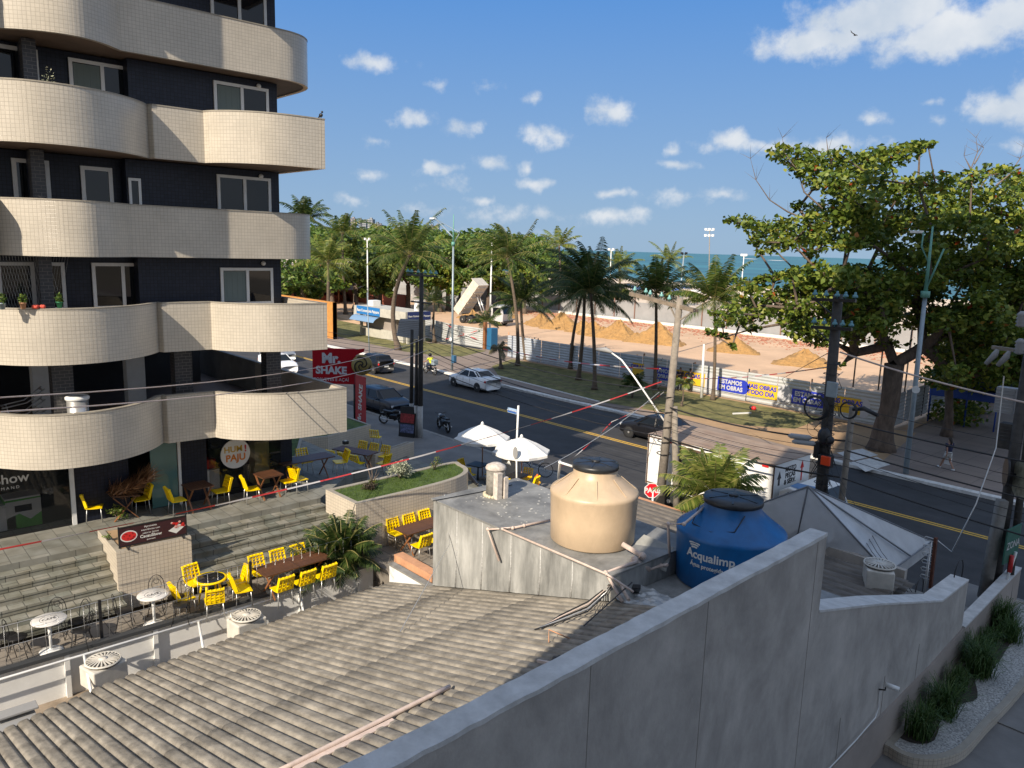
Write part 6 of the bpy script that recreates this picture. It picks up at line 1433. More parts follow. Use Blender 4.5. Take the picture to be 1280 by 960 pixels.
c = aty(1030, 545, 24.0); s = MB(); s.ball(tuple(c), .22, 12, sx=.9, sz=1.3); s.ball(tuple(c+Vector((.2, 0, -.1))), .15, 10); s.build('splice_case', m_black, PB)
boxat(1021, 562, .16, .55, .16, mat=m_black, name='closure', parent=PB); boxat(1040, 487, .35, .5, .1, 24.05, m_steelb, 'number_plate', PB)
s = MB()
for z in np.linspace(2.0, 7.0, 16):
    x = pb0.x+(pb1.x-pb0.x)*(z/pb1.z); s.tube([(x+.25*math.cos(a), 24.4+.25*math.sin(a), z) for a in np.linspace(0, 2*PI, 11)], .014, 4)
for i in range(24):
    z = random.uniform(2.2, 6.2); x = pb0.x+(pb1.x-pb0.x)*(z/pb1.z); a = random.uniform(PI, 2*PI); s.tube([(x+.2*math.cos(a), 24.4+.2*math.sin(a), z), (x+.4*math.cos(a), 24.4+.35*math.sin(a), z+random.uniform(-.3, .3)), (x+.2*math.cos(a+.5), 24.4+.2*math.sin(a+.5), z+.4)], .012, 4)
s.build('cable_clutter', m_black, PB)
def coil(px, py, r_, y, label, th=.02, mat=m_black, k=4):
    c = aty(px, py, y); s = MB()
    for j in range(k): s.tube([c+Vector((r_*(1+.05*j)*math.cos(a), .02*j, r_*(1+.04*j)*math.sin(a))) for a in np.linspace(0, 2*PI, 21)], th, 5, cap=False)
    return tag(s.build('cable_coil', mat), label, 'cable coil')
coil(1019, 510, .36, 24.0, 'thick ring of coiled cable hung left of the dark pole', .022); coil(1019, 535, .28, 24.0, 'thin ring of cable below the thick coil', .007, k=1); coil(1060, 513, .25, 24.2, 'coiled cable hung at the top of the slim leaning pole', .022, k=3)
q = aty(1006, 549, 24.0)
for i, (dx, lb_) in enumerate(((0, 'upper of two grey splice cases on the cables left of the dark pole'), (1, 'lower of two grey splice cases on the cables left of the dark pole'))):
    c = aty(1000+5*dx, 546+7*dx, 24.0); s = MB(); s.tube([c-Vector((.42, 0, .05)), c-Vector((.32, 0, .03)), c+Vector((.32, 0, .03)), c+Vector((.42, 0, .05))], [.03, .09, .09, .03], 10); tag(s.build('splice_case', M('splice_grey', (.35, .36, .37), .6) if i == 0 else bpy.data.materials['splice_grey']), lb_, 'splice case')
wpole('utility_pole', 'slim grey leaning pole right of the dark meter pole', Vector((aty(1046, 672, 24.9).x, 24.9, .1)), aty(1066, 508, 24.9), .11, .10, m_pole)
s = MB(); a = aty(1066, 512, 24.5); s.tube([a, a+Vector((.35, 0, .1)), a+Vector((.8, 0, -.05))], [.05, .08, .06], 8); tag(s.build('pole_lamp', m_black), 'black lamp head on the slim grey pole', 'lamp')
# twin dark poles on the left, white feet
def whitefoot(px, pyb, pyt, ptx, y, r_, lab, wz=1.75):
    b = at(px, pyb, .15); y = b.y; tp = aty(ptx, pyt, y); t = thing('utility_pole', lab, 'utility pole', tuple(b)); f_ = wz/(tp.z-b.z); m = b.lerp(tp, f_)
    s = MB(); s.tube([m, tp], [r_, r_*.75], 12); s.build('pole', m_poled, t); s = MB(); s.tube([b, m], [r_*1.08, r_*1.02], 12); s.build('white_foot', m_polew, t); return t, b, tp
D1, d1b, d1t = whitefoot(552, 549, 345, 527, 24, .20, 'tall dark pole with whitewashed foot and insulators') if False else whitefoot(514, 543, 412, 515, 24, .11, 'thin dark pole with whitewashed foot and a corrugated board, left of the tall one')
D2, d2b, d2t = whitefoot(525, 547, 341, 527, 24, .14, 'tall dark pole with whitewashed foot and glass insulators on its crossarm')
D3, d3b, d3t = whitefoot(519.5, 546, 425, 521, 24, .10, 'short dark stub pole between the thin and the tall pole')
s = MB(); c = d2t-Vector((0, 0, .15)); s.bar(c+Vector((-1.3, 0, 0)), c+Vector((1.3, 0, .02)), .12, .1); s.bar(c+Vector((-.9, 0, -1.4)), c+Vector((.9, 0, -1.4)), .08); s.build('crossarm', m_blackm, D2)
insulators([c+Vector((x, 0, .05)) for x in (-1.25, -.9, -.3, .3, .8, 1.25)], D2, r_=.11)
a, b, c, d = aty(500, 399, 24), aty(526, 400, 24), aty(523, 424, 24), aty(496, 419, 24); s = MB()
for i in range(10):
    f0, f1 = i/10, (i+.8)/10; s.add([a.lerp(d, f0), b.lerp(c, f0), b.lerp(c, f1)+Vector((0, -.04, 0)), a.lerp(d, f1)+Vector((0, -.04, 0)), a.lerp(d, f0+.1), b.lerp(c, f0+.1)], [(0, 1, 2, 3), (3, 2, 5, 4)])
s.bar(d, c, .06); s.bar(a+Vector((0, .05, 0)), b+Vector((0, .05, 0)), .06); s.build('corrugated_board', m_galvd, D1)
# steel lamp posts
def lamppost(px, pyb, ptx, pty, lab, r0=.11, head=-1, z=.15, split=None, arm=True, heads=1, cat='street lamp', headdx=1.6, mat=m_steelb, topm=None):
    b = at(px, pyb, z); tp = aty(ptx, pty, b.y); t = thing('street_lamp' if cat == 'street lamp' else 'floodlight_mast', lab, cat, tuple(b)); m = b.lerp(tp, split or .99)
    s = MB(); s.tube([b, m], [r0, r0*.75], 10); s.build('pole', mat, t)
    if split: s = MB(); s.tube([m, tp], [r0*.7, r0*.3], 10); s.lathe([(r0*1.6, -.2), (r0*1.6, .1)], m, 10); s.build('upper_pole', topm or m_steelg, t)
    return t, b, tp, m
t, b, tp, m = lamppost(1132, 592, 1166, 283, 'slanting blue grey lamp post with green upper tube in front of the almond tree', .13, split=.74)
s = MB(); a = aty(1146, 290, b.y); s.tube([m.lerp(tp, .45), m.lerp(tp, .6)+Vector((-.4, 0, .3)), a+Vector((.3, 0, 0))], .035, 6); s.tube([m.lerp(tp, .05), aty(1180, 311, b.y)], .04, 6); s.build('arm', m_steelg, t)
s = MB(); s.cbox(a, (.55, .25, .12)); s.build('lamp_head', m_white, t, .02)
s = MB(); c = aty(1145, 487, b.y-.16); s.lathe([(.18, 0), (.18, .02)], (0, 0, 0), 20); s.xf(Matrix.Translation(c)@Matrix.Rotation(PI/2, 4, 'X')); s.build('round_plate', m_white, t)
t, b, tp, m = lamppost(565, 463, 567, 268, 'blue street lamp with a long arm at the verge left of the white sedan', .10, split=.82)
s = MB(); s.tube([m.lerp(tp, .2), aty(545, 274, b.y)], .05, 6); s.tube([m.lerp(tp, -.02), aty(574, 292, b.y), m+Vector((.3, 0, .3))], .04, 6); s.tube([aty(545, 274, b.y), aty(575, 291, b.y)], .03, 6); s.build('arm', m_steelb, t); s = MB(); a = aty(541, 273, b.y); s.cbox(a, (.6, .25, .12)); s.build('lamp_head', m_white, t, .02)
s = MB(); a = aty(567.5, 449, b.y-.2); s.cbox(a, (.34, .3, .62)); s.build('litter_bin', M('bin_blue', (.04, .12, .22), .5), t, .03)
s = MB(); c = aty(563.5, 424, b.y-.14); s.lathe([(.17, 0), (.17, .02)], (0, 0, 0), 18); s.xf(Matrix.Translation(c)@Matrix.Rotation(PI/2, 4, 'X')); s.build('round_plate', m_white, t)
t, b, tp, m = lamppost(462, 452, 459, 365, 'thin pale post at the verge in front of the kiosk', .05)
for px, pyb, ptx, pty, lab in ((460, 400, 459, 300, 'white floodlight mast behind the kiosk'), (612, 425, 615, 300, 'white mast beside the raised dump truck'), (761, 390, 764, 313, 'white double floodlight mast behind the palm crowns'), (925, 375, 930, 320, 'white triple floodlight mast near the sea, left of the almond tree'),
                                 (843, 440, 855, 318, 'steel grey floodlight mast behind the weathered pole'), (877, 497, 880, 430, 'thin white post at the poster fence'), (886, 372, 887, 288, 'tall floodlight mast with six lamps near the shore')):
    z = .15; b = at(px, pyb, z)
    if pyb in (372, 375): b = at(px, pyb+2, z)
    tp = aty(ptx, pty, b.y); sc_ = depth(b)/110; t = thing('floodlight_mast', lab, 'mast', tuple(b)); s = MB(); s.tube([b, tp], [.12*max(1, sc_*.8), .07*max(1, sc_*.8)], 8); s.build('pole', m_steelb if 'steel grey' in lab else (m_pole if 'six' in lab else m_white), t)
    if 'thin' in lab: continue
    hw = (2.5 if 'six' not in lab else 4.5)*depth(b)/FOC; s = MB(); s.bar(tp+_cr*(-hw), tp+_cr*hw, .1*sc_)
    nl = {'double': 2, 'triple': 3}.get(lab.split()[1], 2) if 'six' not in lab else 3
    for i in range(nl):
        c = tp+_cr*(hw*(-1+2*i/(nl-1))); s.cbox(c+Vector((0, 0, .15*sc_)), (.34*sc_, .2*sc_, .3*sc_))
        if 'six' in lab: s.cbox(c+Vector((0, 0, -.7*sc_)), (.34*sc_, .2*sc_, .3*sc_))
    s.build('floodlight', m_white if 'steel' not in lab else m_black, t)
# ---- overhead wires along the kerb
random.seed(3)
hts = [3.6, 4.0, 4.25, 4.5, 4.8, 5.1, 5.4, 5.9]
for i, z in enumerate(hts):
    cable([(-33.2, 24.0+.03*i, z+.4), (-17.75, 24.1+.03*i, z-.3)], .010 if i % 3 else .022, ['lowest', 'second lowest', 'third lowest', 'fourth', 'fifth', 'sixth', 'seventh', 'uppermost'][i]+' black cable between the twin poles and the weathered pole', sag=.35+.06*(i % 4), group='overhead street cables')
    cable([(-17.6, 24.1+.03*i, z-.3), (-10.6, 24.1+.03*i, z-.2)], .009 if i % 4 else .032, ['lowest', 'second lowest', 'third lowest', 'fourth', 'fifth', 'sixth', 'seventh', 'uppermost'][i]+' black cable between the weathered pole and the meter pole', sag=.15+.05*(i % 3), group='overhead street cables')
    cable([(-10.5, 24.1+.03*i, z-.2), (4.0, 24.4+.05*i, z-.6+.1*i)], .010 if i % 3 else .026, ['lowest', 'second lowest', 'third lowest', 'fourth', 'fifth', 'sixth', 'seventh', 'uppermost'][i]+' black cable from the meter pole towards the right edge', sag=.3+.07*(i % 3), group='overhead street cables')
    if i < 5: cable([(-33.3, 24.0, z+.5), (-70, 24.2, z+1.0)], .012, ['lowest', 'second', 'third', 'fourth', 'topmost'][i]+' black cable running left from the tall dark pole', sag=.8, group='overhead street cables')
for i in range(3):
    cable([ca.lerp(cb_, (.1, .4, .8)[i])+Vector((0, 0, .3)), pb1+Vector((-.6+.6*i, -.2, .1))], .010, ['left', 'middle', 'right'][i]+' bare high wire between the wooden crossarm and the dark crossarm', sag=.5, group='high voltage wires') if False else None
cable([(-33.2, 24, 4.9), atx(0, 515, -14)], .014, 'lower wire crossing in front of the balconies', m_pipe, sag=.5); cable([(-33.2, 24, 5.6), atx(0, 497, -14)], .012, 'upper wire crossing in front of the balconies', m_pipe, sag=.5)
cable([aty(824, 490, 24.1), at(680, 585, 3.0)], .012, 'thin pale wire slanting down from the weathered pole to the cafe corner', m_alu, sag=.2)
cable([aty(1064, 425, 24.5), at(975, 475, 1.8)], .016, 'stay wire slanting from the meter pole to the poster fence') ; cable([aty(1180, 455, 24.5) if False else aty(1050, 440, 24.4), aty(1290, 505, 24.5)], .03, 'thick pale cable crossing in front of the almond tree', m_pipe, sag=.1)
cable([aty(1255, 470, 24.4), aty(1245, 560, 24.4), aty(1220, 630, 23), at(1190, 690, 2.4), at(1170, 674, 2.6)], .018, 'sagging service cable from the right edge down to the tent corner', m_alu)
for i in range(3): cable([aty(1020+6*i, 545, 24.3), aty(1035+8*i, 600, 23.8), at(1090+6*i, 690, 3.1), at(1130+5*i, 740, 2.3)], .008, ['left', 'middle', 'right'][i]+' thin wire dropping from the meter pole across the tent', m_black, group='thin drop wires over the tent')
# red and white warning tape
m_tape = newmat('warning_tape'); mt, ntp, bp2 = m_tape
u_ = node(ntp, 'ShaderNodeUVMap'); u_.uv_map = 'UVMap'; ck = node(ntp, 'ShaderNodeTexBrick'); ck.offset = 0; ntp.links.new(u_.outputs[0], ck.inputs['Vector']); ck.inputs['Scale'].default_value = 1; ck.inputs['Brick Width'].default_value = 1.0; ck.inputs['Row Height'].default_value = 10
sx_ = node(ntp, 'ShaderNodeSeparateXYZ'); ntp.links.new(u_.outputs[0], sx_.inputs[0]); fr_ = node(ntp, 'ShaderNodeMath', operation='FRACT'); ntp.links.new(sx_.outputs[0], fr_.inputs[0]); gt = node(ntp, 'ShaderNodeMath', operation='GREATER_THAN'); gt.inputs[1].default_value = .5; ntp.links.new(fr_.outputs[0], gt.inputs[0])
mxc = node(ntp, 'ShaderNodeMix', data_type='RGBA'); mxc.inputs[6].default_value = (.48, .04, .04, 1); mxc.inputs[7].default_value = (.52, .50, .50, 1); ntp.links.new(gt.outputs[0], mxc.inputs[0]); ntp.links.new(mxc.outputs[2], bp2.inputs['Base Color']); ntp.nodes.remove(ck)
def tape(pts, w, rep, label, n=24):
    P = []
    for a, b, sg in pts:
        a, b = Vector(a), Vector(b)
        for i in range(n): f_ = i/n; p = a.lerp(b, f_); p.z -= sg*4*f_*(1-f_); P.append(p)
    P.append(Vector(pts[-1][1])); s = MB(); L = 0
    for i in range(len(P)-1):
        d = P[i+1]-P[i]; tw = .9*math.sin(i*.5); u = Vector((0, 0, math.cos(tw)))+Vector((math.sin(tw)*.7, math.sin(tw)*.7, 0)); d1 = (P[min(i+2, len(P)-1)]-P[i+1]) ; tw2 = .9*math.sin((i+1)*.5); u2 = Vector((0, 0, math.cos(tw2)))+Vector((math.sin(tw2)*.7, math.sin(tw2)*.7, 0))
        l = d.length; s.add([P[i]-u*w/2, P[i+1]-u2*w/2, P[i+1]+u2*w/2, P[i]+u*w/2], [(0, 1, 2, 3)], 0, False, [[(L/rep, 0), ((L+l)/rep, 0), ((L+l)/rep, 1), (L/rep, 1)]]); L += l
    return tag(s.build('warning_tape', mt), label, 'tape')
tape([(atx(-12, 689, -19.0), aty(827, 477, 24.0), .42)], .045, 1.9, 'long warning tape strung from the left edge across the steps to the weathered pole')
tape([(aty(629, 436, 42.5), aty(826, 461, 30), .3)], .08, 3.0, 'warning tape stretched in front of the striped metal hoarding')
tape([(at(702, 583, 1.6), aty(765, 527, 26), .1), (aty(765, 527, 26), aty(830, 490, 24.1), .1)], .035, 1.6, 'thin warning tape rising from behind the cream tank to the pole')
tape([(aty(855, 472, 43), aty(1040, 458, 24.4), .2)], .05, 2.2, 'faded warning tape between the poster fence and the meter pole')
# ================================================================ cafe corner
def umbrella(px, py, pyb, lab, R_=1.28):
    b = at(px, pyb, .15); tp = aty(px, py, b.y); t = thing('parasol', lab, 'parasol', tuple(b), 0, 'white cafe parasols'); n = 8
    s = MB(); ring = [tp+Vector((R_*math.cos(2*PI*i/n+.3), R_*math.sin(2*PI*i/n+.3), -.62)) for i in range(n)]; ring2 = [tp+Vector((.55*R_*math.cos(2*PI*i/n+.3), .55*R_*math.sin(2*PI*i/n+.3), -.30)) for i in range(n)]
    c = tp.copy()
    for i in range(n):
        j = (i+1) % n; m = (ring[i]+ring[j])/2; m = m.lerp(Vector((tp.x, tp.y, m.z)), .04)+Vector((0, 0, -.03)); m2 = (ring2[i]+ring2[j])/2-Vector((0, 0, .025))
        s.add([c, ring2[i], m2, ring2[j], ring[i], m, ring[j]], [(0, 1, 2), (0, 2, 3), (1, 4, 5, 2), (2, 5, 6, 3)])
        s.add([ring[i], m, ring[j], ring[j]-Vector((0, 0, .10)), m-Vector((0, 0, .11)), ring[i]-Vector((0, 0, .10))], [(0, 5, 4, 1), (1, 4, 3, 2)])
    s.lathe([(.09, -.04), (.05, .08), (.02, .11)], tp, 8); s.build('canopy', m_canvas, t)
    s = MB()
    for r_ in ring: s.tube([tp-Vector((0, 0, .06)), r_-Vector((0, 0, .03))], .012, 4)
    s.build('rib', m_woodl, t); s = MB(); s.tube([b, tp+Vector((0, 0, .1))], .028, 8); s.build('pole', M('parasol_pole', (.45, .28, .22), .6) if 'parasol_pole' not in bpy.data.materials else bpy.data.materials['parasol_pole'], t)
    s = MB(); s.lathe([(.25, 0), (.25, .06), (.05, .10)], b, 16); s.build('base', m_conc, t); return t, b
uA, ub1 = umbrella(603, 530, 598, 'left white parasol of the cafe corner'); uB, ub2 = umbrella(652, 546, 612, 'right white parasol of the cafe corner')
for i, (b, nm_) in enumerate(((ub1, 'left'), (ub2, 'right'))):
    c = Vector((b.x+.1, b.y-.35, .15)); t = thing('cafe_table', 'small dark square table under the '+nm_+' parasol', 'table', tuple(c)); s = MB(); s.cbox((c.x, c.y, .88), (.75, .75, .04), .3); s.build('tabletop', m_black, t); s = MB(); s.tube([(c.x, c.y, .15), (c.x, c.y, .87)], .035, 8); s.build('pedestal', m_blackm, t)
    for an, lb in ((.3+PI, 'behind'), (.3-PI/2, 'left of'), (.3, 'in front of'), (.3+PI/2, 'right of')):
        if i == 0 and lb == 'right of': continue
        chair(c.x+.68*math.cos(an), c.y+.68*math.sin(an), .15, an+PI, 'yellow chair '+lb+' the table under the '+nm_+' parasol')
# street name sign
b = at(644, 598, .15); t = thing('street_sign', 'blue and white street name sign on a white post behind the parasols', 'sign', tuple(b)); tp = aty(648, 507, b.y); s = MB(); s.tube([b, tp], .045, 8); s.build('post', m_white, t)
a = aty(635, 509, b.y); c = aty(646, 518, b.y); s = MB(); s.box((a.x, b.y-.02, c.z), (c.x, b.y+.01, a.z)); s.build('plate', M('sign_pale_blue', (.30, .42, .60), .5), t, 0)
s = MB(); s.box((a.x+.02, b.y-.026, c.z+.02), (c.x-.02, b.y-.022, c.z+(a.z-c.z)*.55)); s.build('blue_band', M('band_blue', (.03, .10, .33), .5), t)
s = MB(); text(s, 'AV. DR. ANTÔNIO', ((a.x+c.x)/2, b.y-.03, c.z+.12), (1, 0, 0), (0, 0, 1), .08); s.build('lettering', m_textw, t)
# menu boards
def aboard(px, py, w, h, lab, cols, z=.15, rzz=.5):
    b = at(px, py, z); t = thing('menu_board', lab, 'menu board', tuple(b), rzz); X = WM[t.name]
    for sgn in (-1, 1):
        s = MB(); s.cbox((0, sgn*.16, h*.5), (w, .03, h), rot=Matrix.Rotation(sgn*-.15*-1, 3, 'X')); s.xf(X); s.build('board', cols[0], t)
    s = MB(); s.cbox((0, -.185, h*.62), (w*.86, .012, h*.3), rot=Matrix.Rotation(-.15, 3, 'X')); s.xf(X); s.build('upper_poster', cols[1], t)
    s = MB(); s.cbox((0, -.225, h*.28), (w*.86, .012, h*.28), rot=Matrix.Rotation(-.15, 3, 'X')); s.xf(X); s.build('lower_poster', cols[2], t)
    return t
aboard(511, 545, .95, 1.65, 'tall red and blue menu board beside the white footed poles', (m_black, M('poster_red', (.28, .03, .03), .6, ns=9, na=.6), M('poster_mix', (.10, .12, .22), .6, ns=9, na=.8)))
aboard(638, 596, .75, 1.75, 'menu board with ochre bands behind the right parasol', (m_white, m_hoard_y, M('poster_brown', (.12, .05, .03), .6, ns=9, na=.7)), rzz=.35)
# bicycle
b = at(668, 596, .15); t = thing('bicycle', 'bicycle standing behind the right parasol', 'bicycle', tuple(b), .8); X = WM[t.name]
for u in (-.5, .5):
    s = MB(); s.tube([(u+.33*math.cos(a), 0, .34+.33*math.sin(a)) for a in np.linspace(0, 2*PI, 25)], .018, 6, cap=False); s.xf(X); wh = s.build('wheel', m_rubber, t); s = MB()
    for k in range(10): a = k*PI/5; s.bar((u, 0, .34), (u+.32*math.cos(a), 0, .34+.32*math.sin(a)), .004)
    s.xf(X); s.build('spokes', m_alu, wh)
s = MB(); 
for a_, b_2 in (((-.5, 0, .34), (-.1, 0, .34)), ((-.5, 0, .34), (-.18, 0, .75)), ((-.1, 0, .34), (-.2, 0, .88)), ((-.1, 0, .34), (.35, 0, .75)), ((-.18, 0, .72), (.33, 0, .82)), ((.5, 0, .34), (.33, 0, .95))): s.tube([a_, b_2], .016, 6)
s.xf(X); s.build('frame', m_alu, t); s = MB(); s.tube([(.3, .25, .98), (.33, 0, .95), (.3, -.25, .98)], .014, 6); s.xf(X); s.build('handlebar', m_blackm, t); s = MB(); s.ball((-.2, 0, .9), .08, 8, sx=1.5, sz=.4); s.xf(X); s.build('saddle', m_black, t)
# round sign seen from behind, hydrant, speaker panel
b = at(646, 622, .15); t = thing('round_road_sign', 'grey back of a round road sign on a white post before the right parasol', 'sign', tuple(b)); tp = aty(645.5, 560, b.y); s = MB(); s.tube([b, tp], .035, 8); s.build('post', m_white, t)
c = aty(645.5, 566, b.y); s = MB(); s.lathe([(.26, 0), (.26, .02)], (0, 0, 0), 24, sx=.55); s.xf(Matrix.Translation(c+Vector((0, -.05, 0)))@Matrix.Rotation(PI/2, 4, 'X')); s.build('disc', m_galvd, t)
b = at(671, 612, .15); t = thing('fire_hydrant', 'orange fire hydrant at the cafe corner kerb', 'fire hydrant', tuple(b)); m_hy = M('hydrant_orange', (.75, .16, .01), .4)
s = MB(); s.lathe([(.13, 0), (.13, .05), (.10, .07), (.10, .44), (.13, .46), (.13, .50), (.11, .58), (.05, .64), (.03, .70)], b, 16); s.build('barrel', m_hy, t)
s = MB(); s.tube([b+Vector((-.19, 0, .36)), b+Vector((.19, 0, .36))], .05, 8); s.tube([b+Vector((0, -.19, .33)), b], .06, 8); s.build('outlet', M('hydrant_yellow', (.75, .42, .02), .4), t)
a, b, c, d = at(580, 583, 1.5), at(597, 605, 1.3), at(598, 616, .2), at(583, 616, .2); s = MB(); s.add([a, b, c, d], [(0, 1, 2, 3)]); s.add([v+Vector((-.05, .05, 0)) for v in (a, b, c, d)], [(3, 2, 1, 0)]); s.bar(a, b, .06); s.bar(b, c, .06); s.bar(d, a, .06)
tag(s.build('black_screen', m_black), 'slanted black sunshade screen at the rounded end of the long planter', 'screen')
# PARE sign
b = at(815, 655, .15); c = aty(815, 613, b.y); t = thing('stop_sign', 'red octagonal stop sign beside the weathered pole', 'sign', tuple(b)); s = MB(); s.tube([b, c+Vector((0, .04, .2))], .035, 8); s.build('post', m_white, t)
_rt = Vector((_cr.x, _cr.y, 0)).normalized(); rr = 9.6*depth(c)/FOC; fr = _rt.cross(Vector((0, 0, 1)))
def octo(k, off): return [c+fr*off+_rt*(k*math.cos(PI/8+i*PI/4))+Vector((0, 0, k*math.sin(PI/8+i*PI/4))) for i in range(8)]
s = MB(); s.add(octo(rr*1.08, 0)+octo(rr*1.08, .015), [tuple(range(8)), tuple(range(8, 16))[::-1]]+[(i, (i+1) % 8, 8+(i+1) % 8, 8+i) for i in range(8)]); s.build('rim', m_textw, t)
s = MB(); s.add(octo(rr*.97, .019), [tuple(range(8))]); s.build('face', M('stop_red', (.62, .01, .02), .4), t); s = MB(); text(s, 'PARE', c+fr*.024, _rt, (0, 0, 1), rr*.92, bold=.04); s.build('lettering', m_textw, t)
# ---- red shop sign, flag
def quadsign(name, label, cat, a, b, hgt, th, mat, part='panel'):
    t = thing(name, label, cat, tuple((a+b)/2)); s = MB(); d = (b-a).normalized(); n_ = Vector((d.y, -d.x, 0)); s.add([a, b, b+Vector((0, 0, hgt)), a+Vector((0, 0, hgt))]+[v-n_*th for v in (a, b, b+Vector((0, 0, hgt)), a+Vector((0, 0, hgt)))], [(0, 1, 2, 3), (7, 6, 5, 4), (0, 4, 5, 1), (1, 5, 6, 2), (2, 6, 7, 3), (3, 7, 4, 0)]); s.build(part, mat, t); return t, d, n_
YS = 20.6; a = aty(391, 479, YS); b = a+Vector((_cr.x, _cr.y, 0)).normalized()*(53*depth(a)/FOC); hh = 44*depth(a)/FOC
rs, d, n_ = quadsign('shop_sign', 'red milkshake shop sign with white letters beyond the balcony corner', 'sign', a, b, hh, .25, m_red)
W_ = (b-a).length; s = MB(); s.add([a+Vector((0, -.003, hh)), b+Vector((0, -.003, hh)), b+d*.55+Vector((0, 0, hh+.08)), b+d*.5+Vector((0, 0, hh-.12)), b+Vector((0, 0, hh-.35))], [(0, 1, 4), (1, 2, 3, 4)]); s.build('ribbon_top', m_red, rs)
s = MB(); o = a+d*(W_*.44)+n_*.012
text(s, 'Mr.', o+Vector((0, 0, hh*.72)), d, (0, 0, 1), hh*.38, bold=.05); text(s, 'SHAKE', o+Vector((0, 0, hh*.38)), d, (0, 0, 1), hh*.29, bold=.045); text(s, 'SORVETES E AÇAÍ', o+Vector((0, 0, hh*.12)), d, (0, 0, 1), hh*.125); s.build('lettering', M('sign_grey_white', (.55, .56, .60), .5), rs)
c = b+d*.42+n_*.14+Vector((0, 0, hh*.58)); R0 = hh*.29; s = MB(); s.lathe([(.02, -.02), (R0, -.02), (R0, .10), (.02, .10)], (0, 0, 0), 36); RZ_ = Matrix.Rotation(math.atan2(d.y, d.x), 4, 'Z'); s.xf(Matrix.Translation(c)@RZ_@Matrix.Rotation(PI/2, 4, 'X')); s.build('spiral_disc', M('spiral_olive', (.30, .24, .08), .5), rs)
s = MB()
for k in range(3):
    pts = []
    for i in range(22): f_ = i/21; an = k*2*PI/3+f_*4.2; pts.append(c+RZ_.to_3x3()@Vector((R0*.88*f_*math.cos(an), -.11, R0*.88*f_*math.sin(an))))
    s.tube(pts, .035, 5)
s.build('spiral', m_black, rs)
s = MB(); s.tube([a+Vector((.3, .12, 0)), Vector((a.x+.3, a.y+.12, .1))], .06, 8); s.tube([b+Vector((-.3, .12, 0)), Vector((b.x-.3, b.y+.12, .1))], .06, 8); s.build('leg', m_blackm, rs)
a = aty(444, 513, 21.8); a.z = .35; b = aty(457, 513, 21.8); b.z = .35; hh = aty(450, 470, 21.8).z-.35
fl, d, n_ = quadsign('flag_banner', 'tall narrow red flag banner with white letters under the shop sign', 'flag', a, b, hh, .03, M('flag_red', (.38, .02, .03), .6)); s = MB(); m = (a+b)/2+n_*.01
text(s, 'Mr. SHAKE', m+Vector((0, 0, hh*.45)), Vector((.1, 0, 1)), Vector((-1, 0, .1)), .48, bold=.03); s.build('lettering', m_textw, fl); s = MB(); s.tube([a-Vector((0, 0, .3)), a+Vector((0, 0, hh+.1))], .025, 6); s.build('pole', m_blackm, fl)
# orange wall and post by the promenade
a = at(419, 424, .15); s = MB(); s.box((a.x-14, a.y-.1, .1), (a.x, a.y+.25, 4.1)); s.box((a.x-.3, a.y-.1, 0), (a.x+.0, a.y+.24, 4.1)); o = tag(s.build('ochre_wall', m_orange), 'ochre coloured wall sticking out above the second balcony corner', 'wall')
# right edge: posts, signs
b = aty(1230, 742, 25.0); b.z = .3; wpR = wpole('street_post', 'square pale concrete post at the right edge', aty(1229, 748, 24.7), aty(1253, 625, 24.7), .17, .17, m_kerb, 'post', 4)
t = thing('utility_pole', 'dark leaning pole at the right edge crowded with equipment', 'utility pole', tuple(at(1238, 752, .3))); b0 = aty(1240, 752, 25.4); b1 = aty(1290, 420, 25.4); s = MB(); s.tube([b0, b1], [.16, .14], 10); s.tube([b0+Vector((.35, .1, 0)), b1+Vector((.2, .1, 0))], .10, 8); s.build('pole', m_poled, t)
s = MB(); c = aty(1270, 440, 25.2); s.bar(aty(1240, 434, 25.2), aty(1300, 442, 25.2), .12, .10); s.build('crossarm', m_pole, t)
s = MB()
for px, py in ((1247, 437), (1262, 439)): c = aty(px, py, 25.1); s.tube([c, c+Vector((-.05, 0, -.15)), c+Vector((-.25, 0, -.45))], [.05, .09, .06], 8)
for px, py in ((1277, 398), (1275, 432)): c = aty(px, py, 25.1); s.lathe([(.05, -.25), (.14, -.2), (.10, -.15), (.14, -.1), (.10, -.05), (.14, 0), (.10, .05), (.14, .1), (.05, .2)], c, 10)
s.build('insulator', m_galvd, t)
for px, py, r_, lab, mt_ in ((1258, 590, .42, 'dark round sign seen edge-on at the right edge', m_black), (1278, 600, .55, 'large pale round sign cut by the right edge', M('sign_beige', (.3, .28, .2), .6, ns=5, na=.5))):
    c = aty(px, py, 25.0); s = MB(); s.lathe([(r_, -.03), (r_, .03)], (0, 0, 0), 28); s.xf(Matrix.Translation(c)@Matrix.Rotation(.42 if r_ < .5 else .75, 4, 'Z')@Matrix.Rotation(PI/2, 4, 'Y')); s.tube([c, c+Vector((.3, .3, -.1))], .03, 6); tag(s.build('round_sign', mt_), lab, 'sign')
c = aty(1265, 680, 24.9); t = thing('traffic_panel', 'narrow green sign with faded letters at the right edge', 'sign', tuple(c)); s = MB(); mm = Matrix.Rotation(1.48, 3, 'Z'); s.cbox(c, (.95, .04, 1.05), rot=mm); s.build('panel', M('sign_green', (.04, .14, .10), .5, ns=6), t); s = MB(); text(s, 'ZONA', c+mm@Vector((0, -.035, 0)), mm@Vector((1, 0, 0)), (0, 0, 1), .3); s.build('lettering', m_textw, t)
s = MB(); s.tube([aty(1252, 745, 25.0), aty(1270, 690, 25.0)], .04, 8); s.build('post', m_whitem, t)
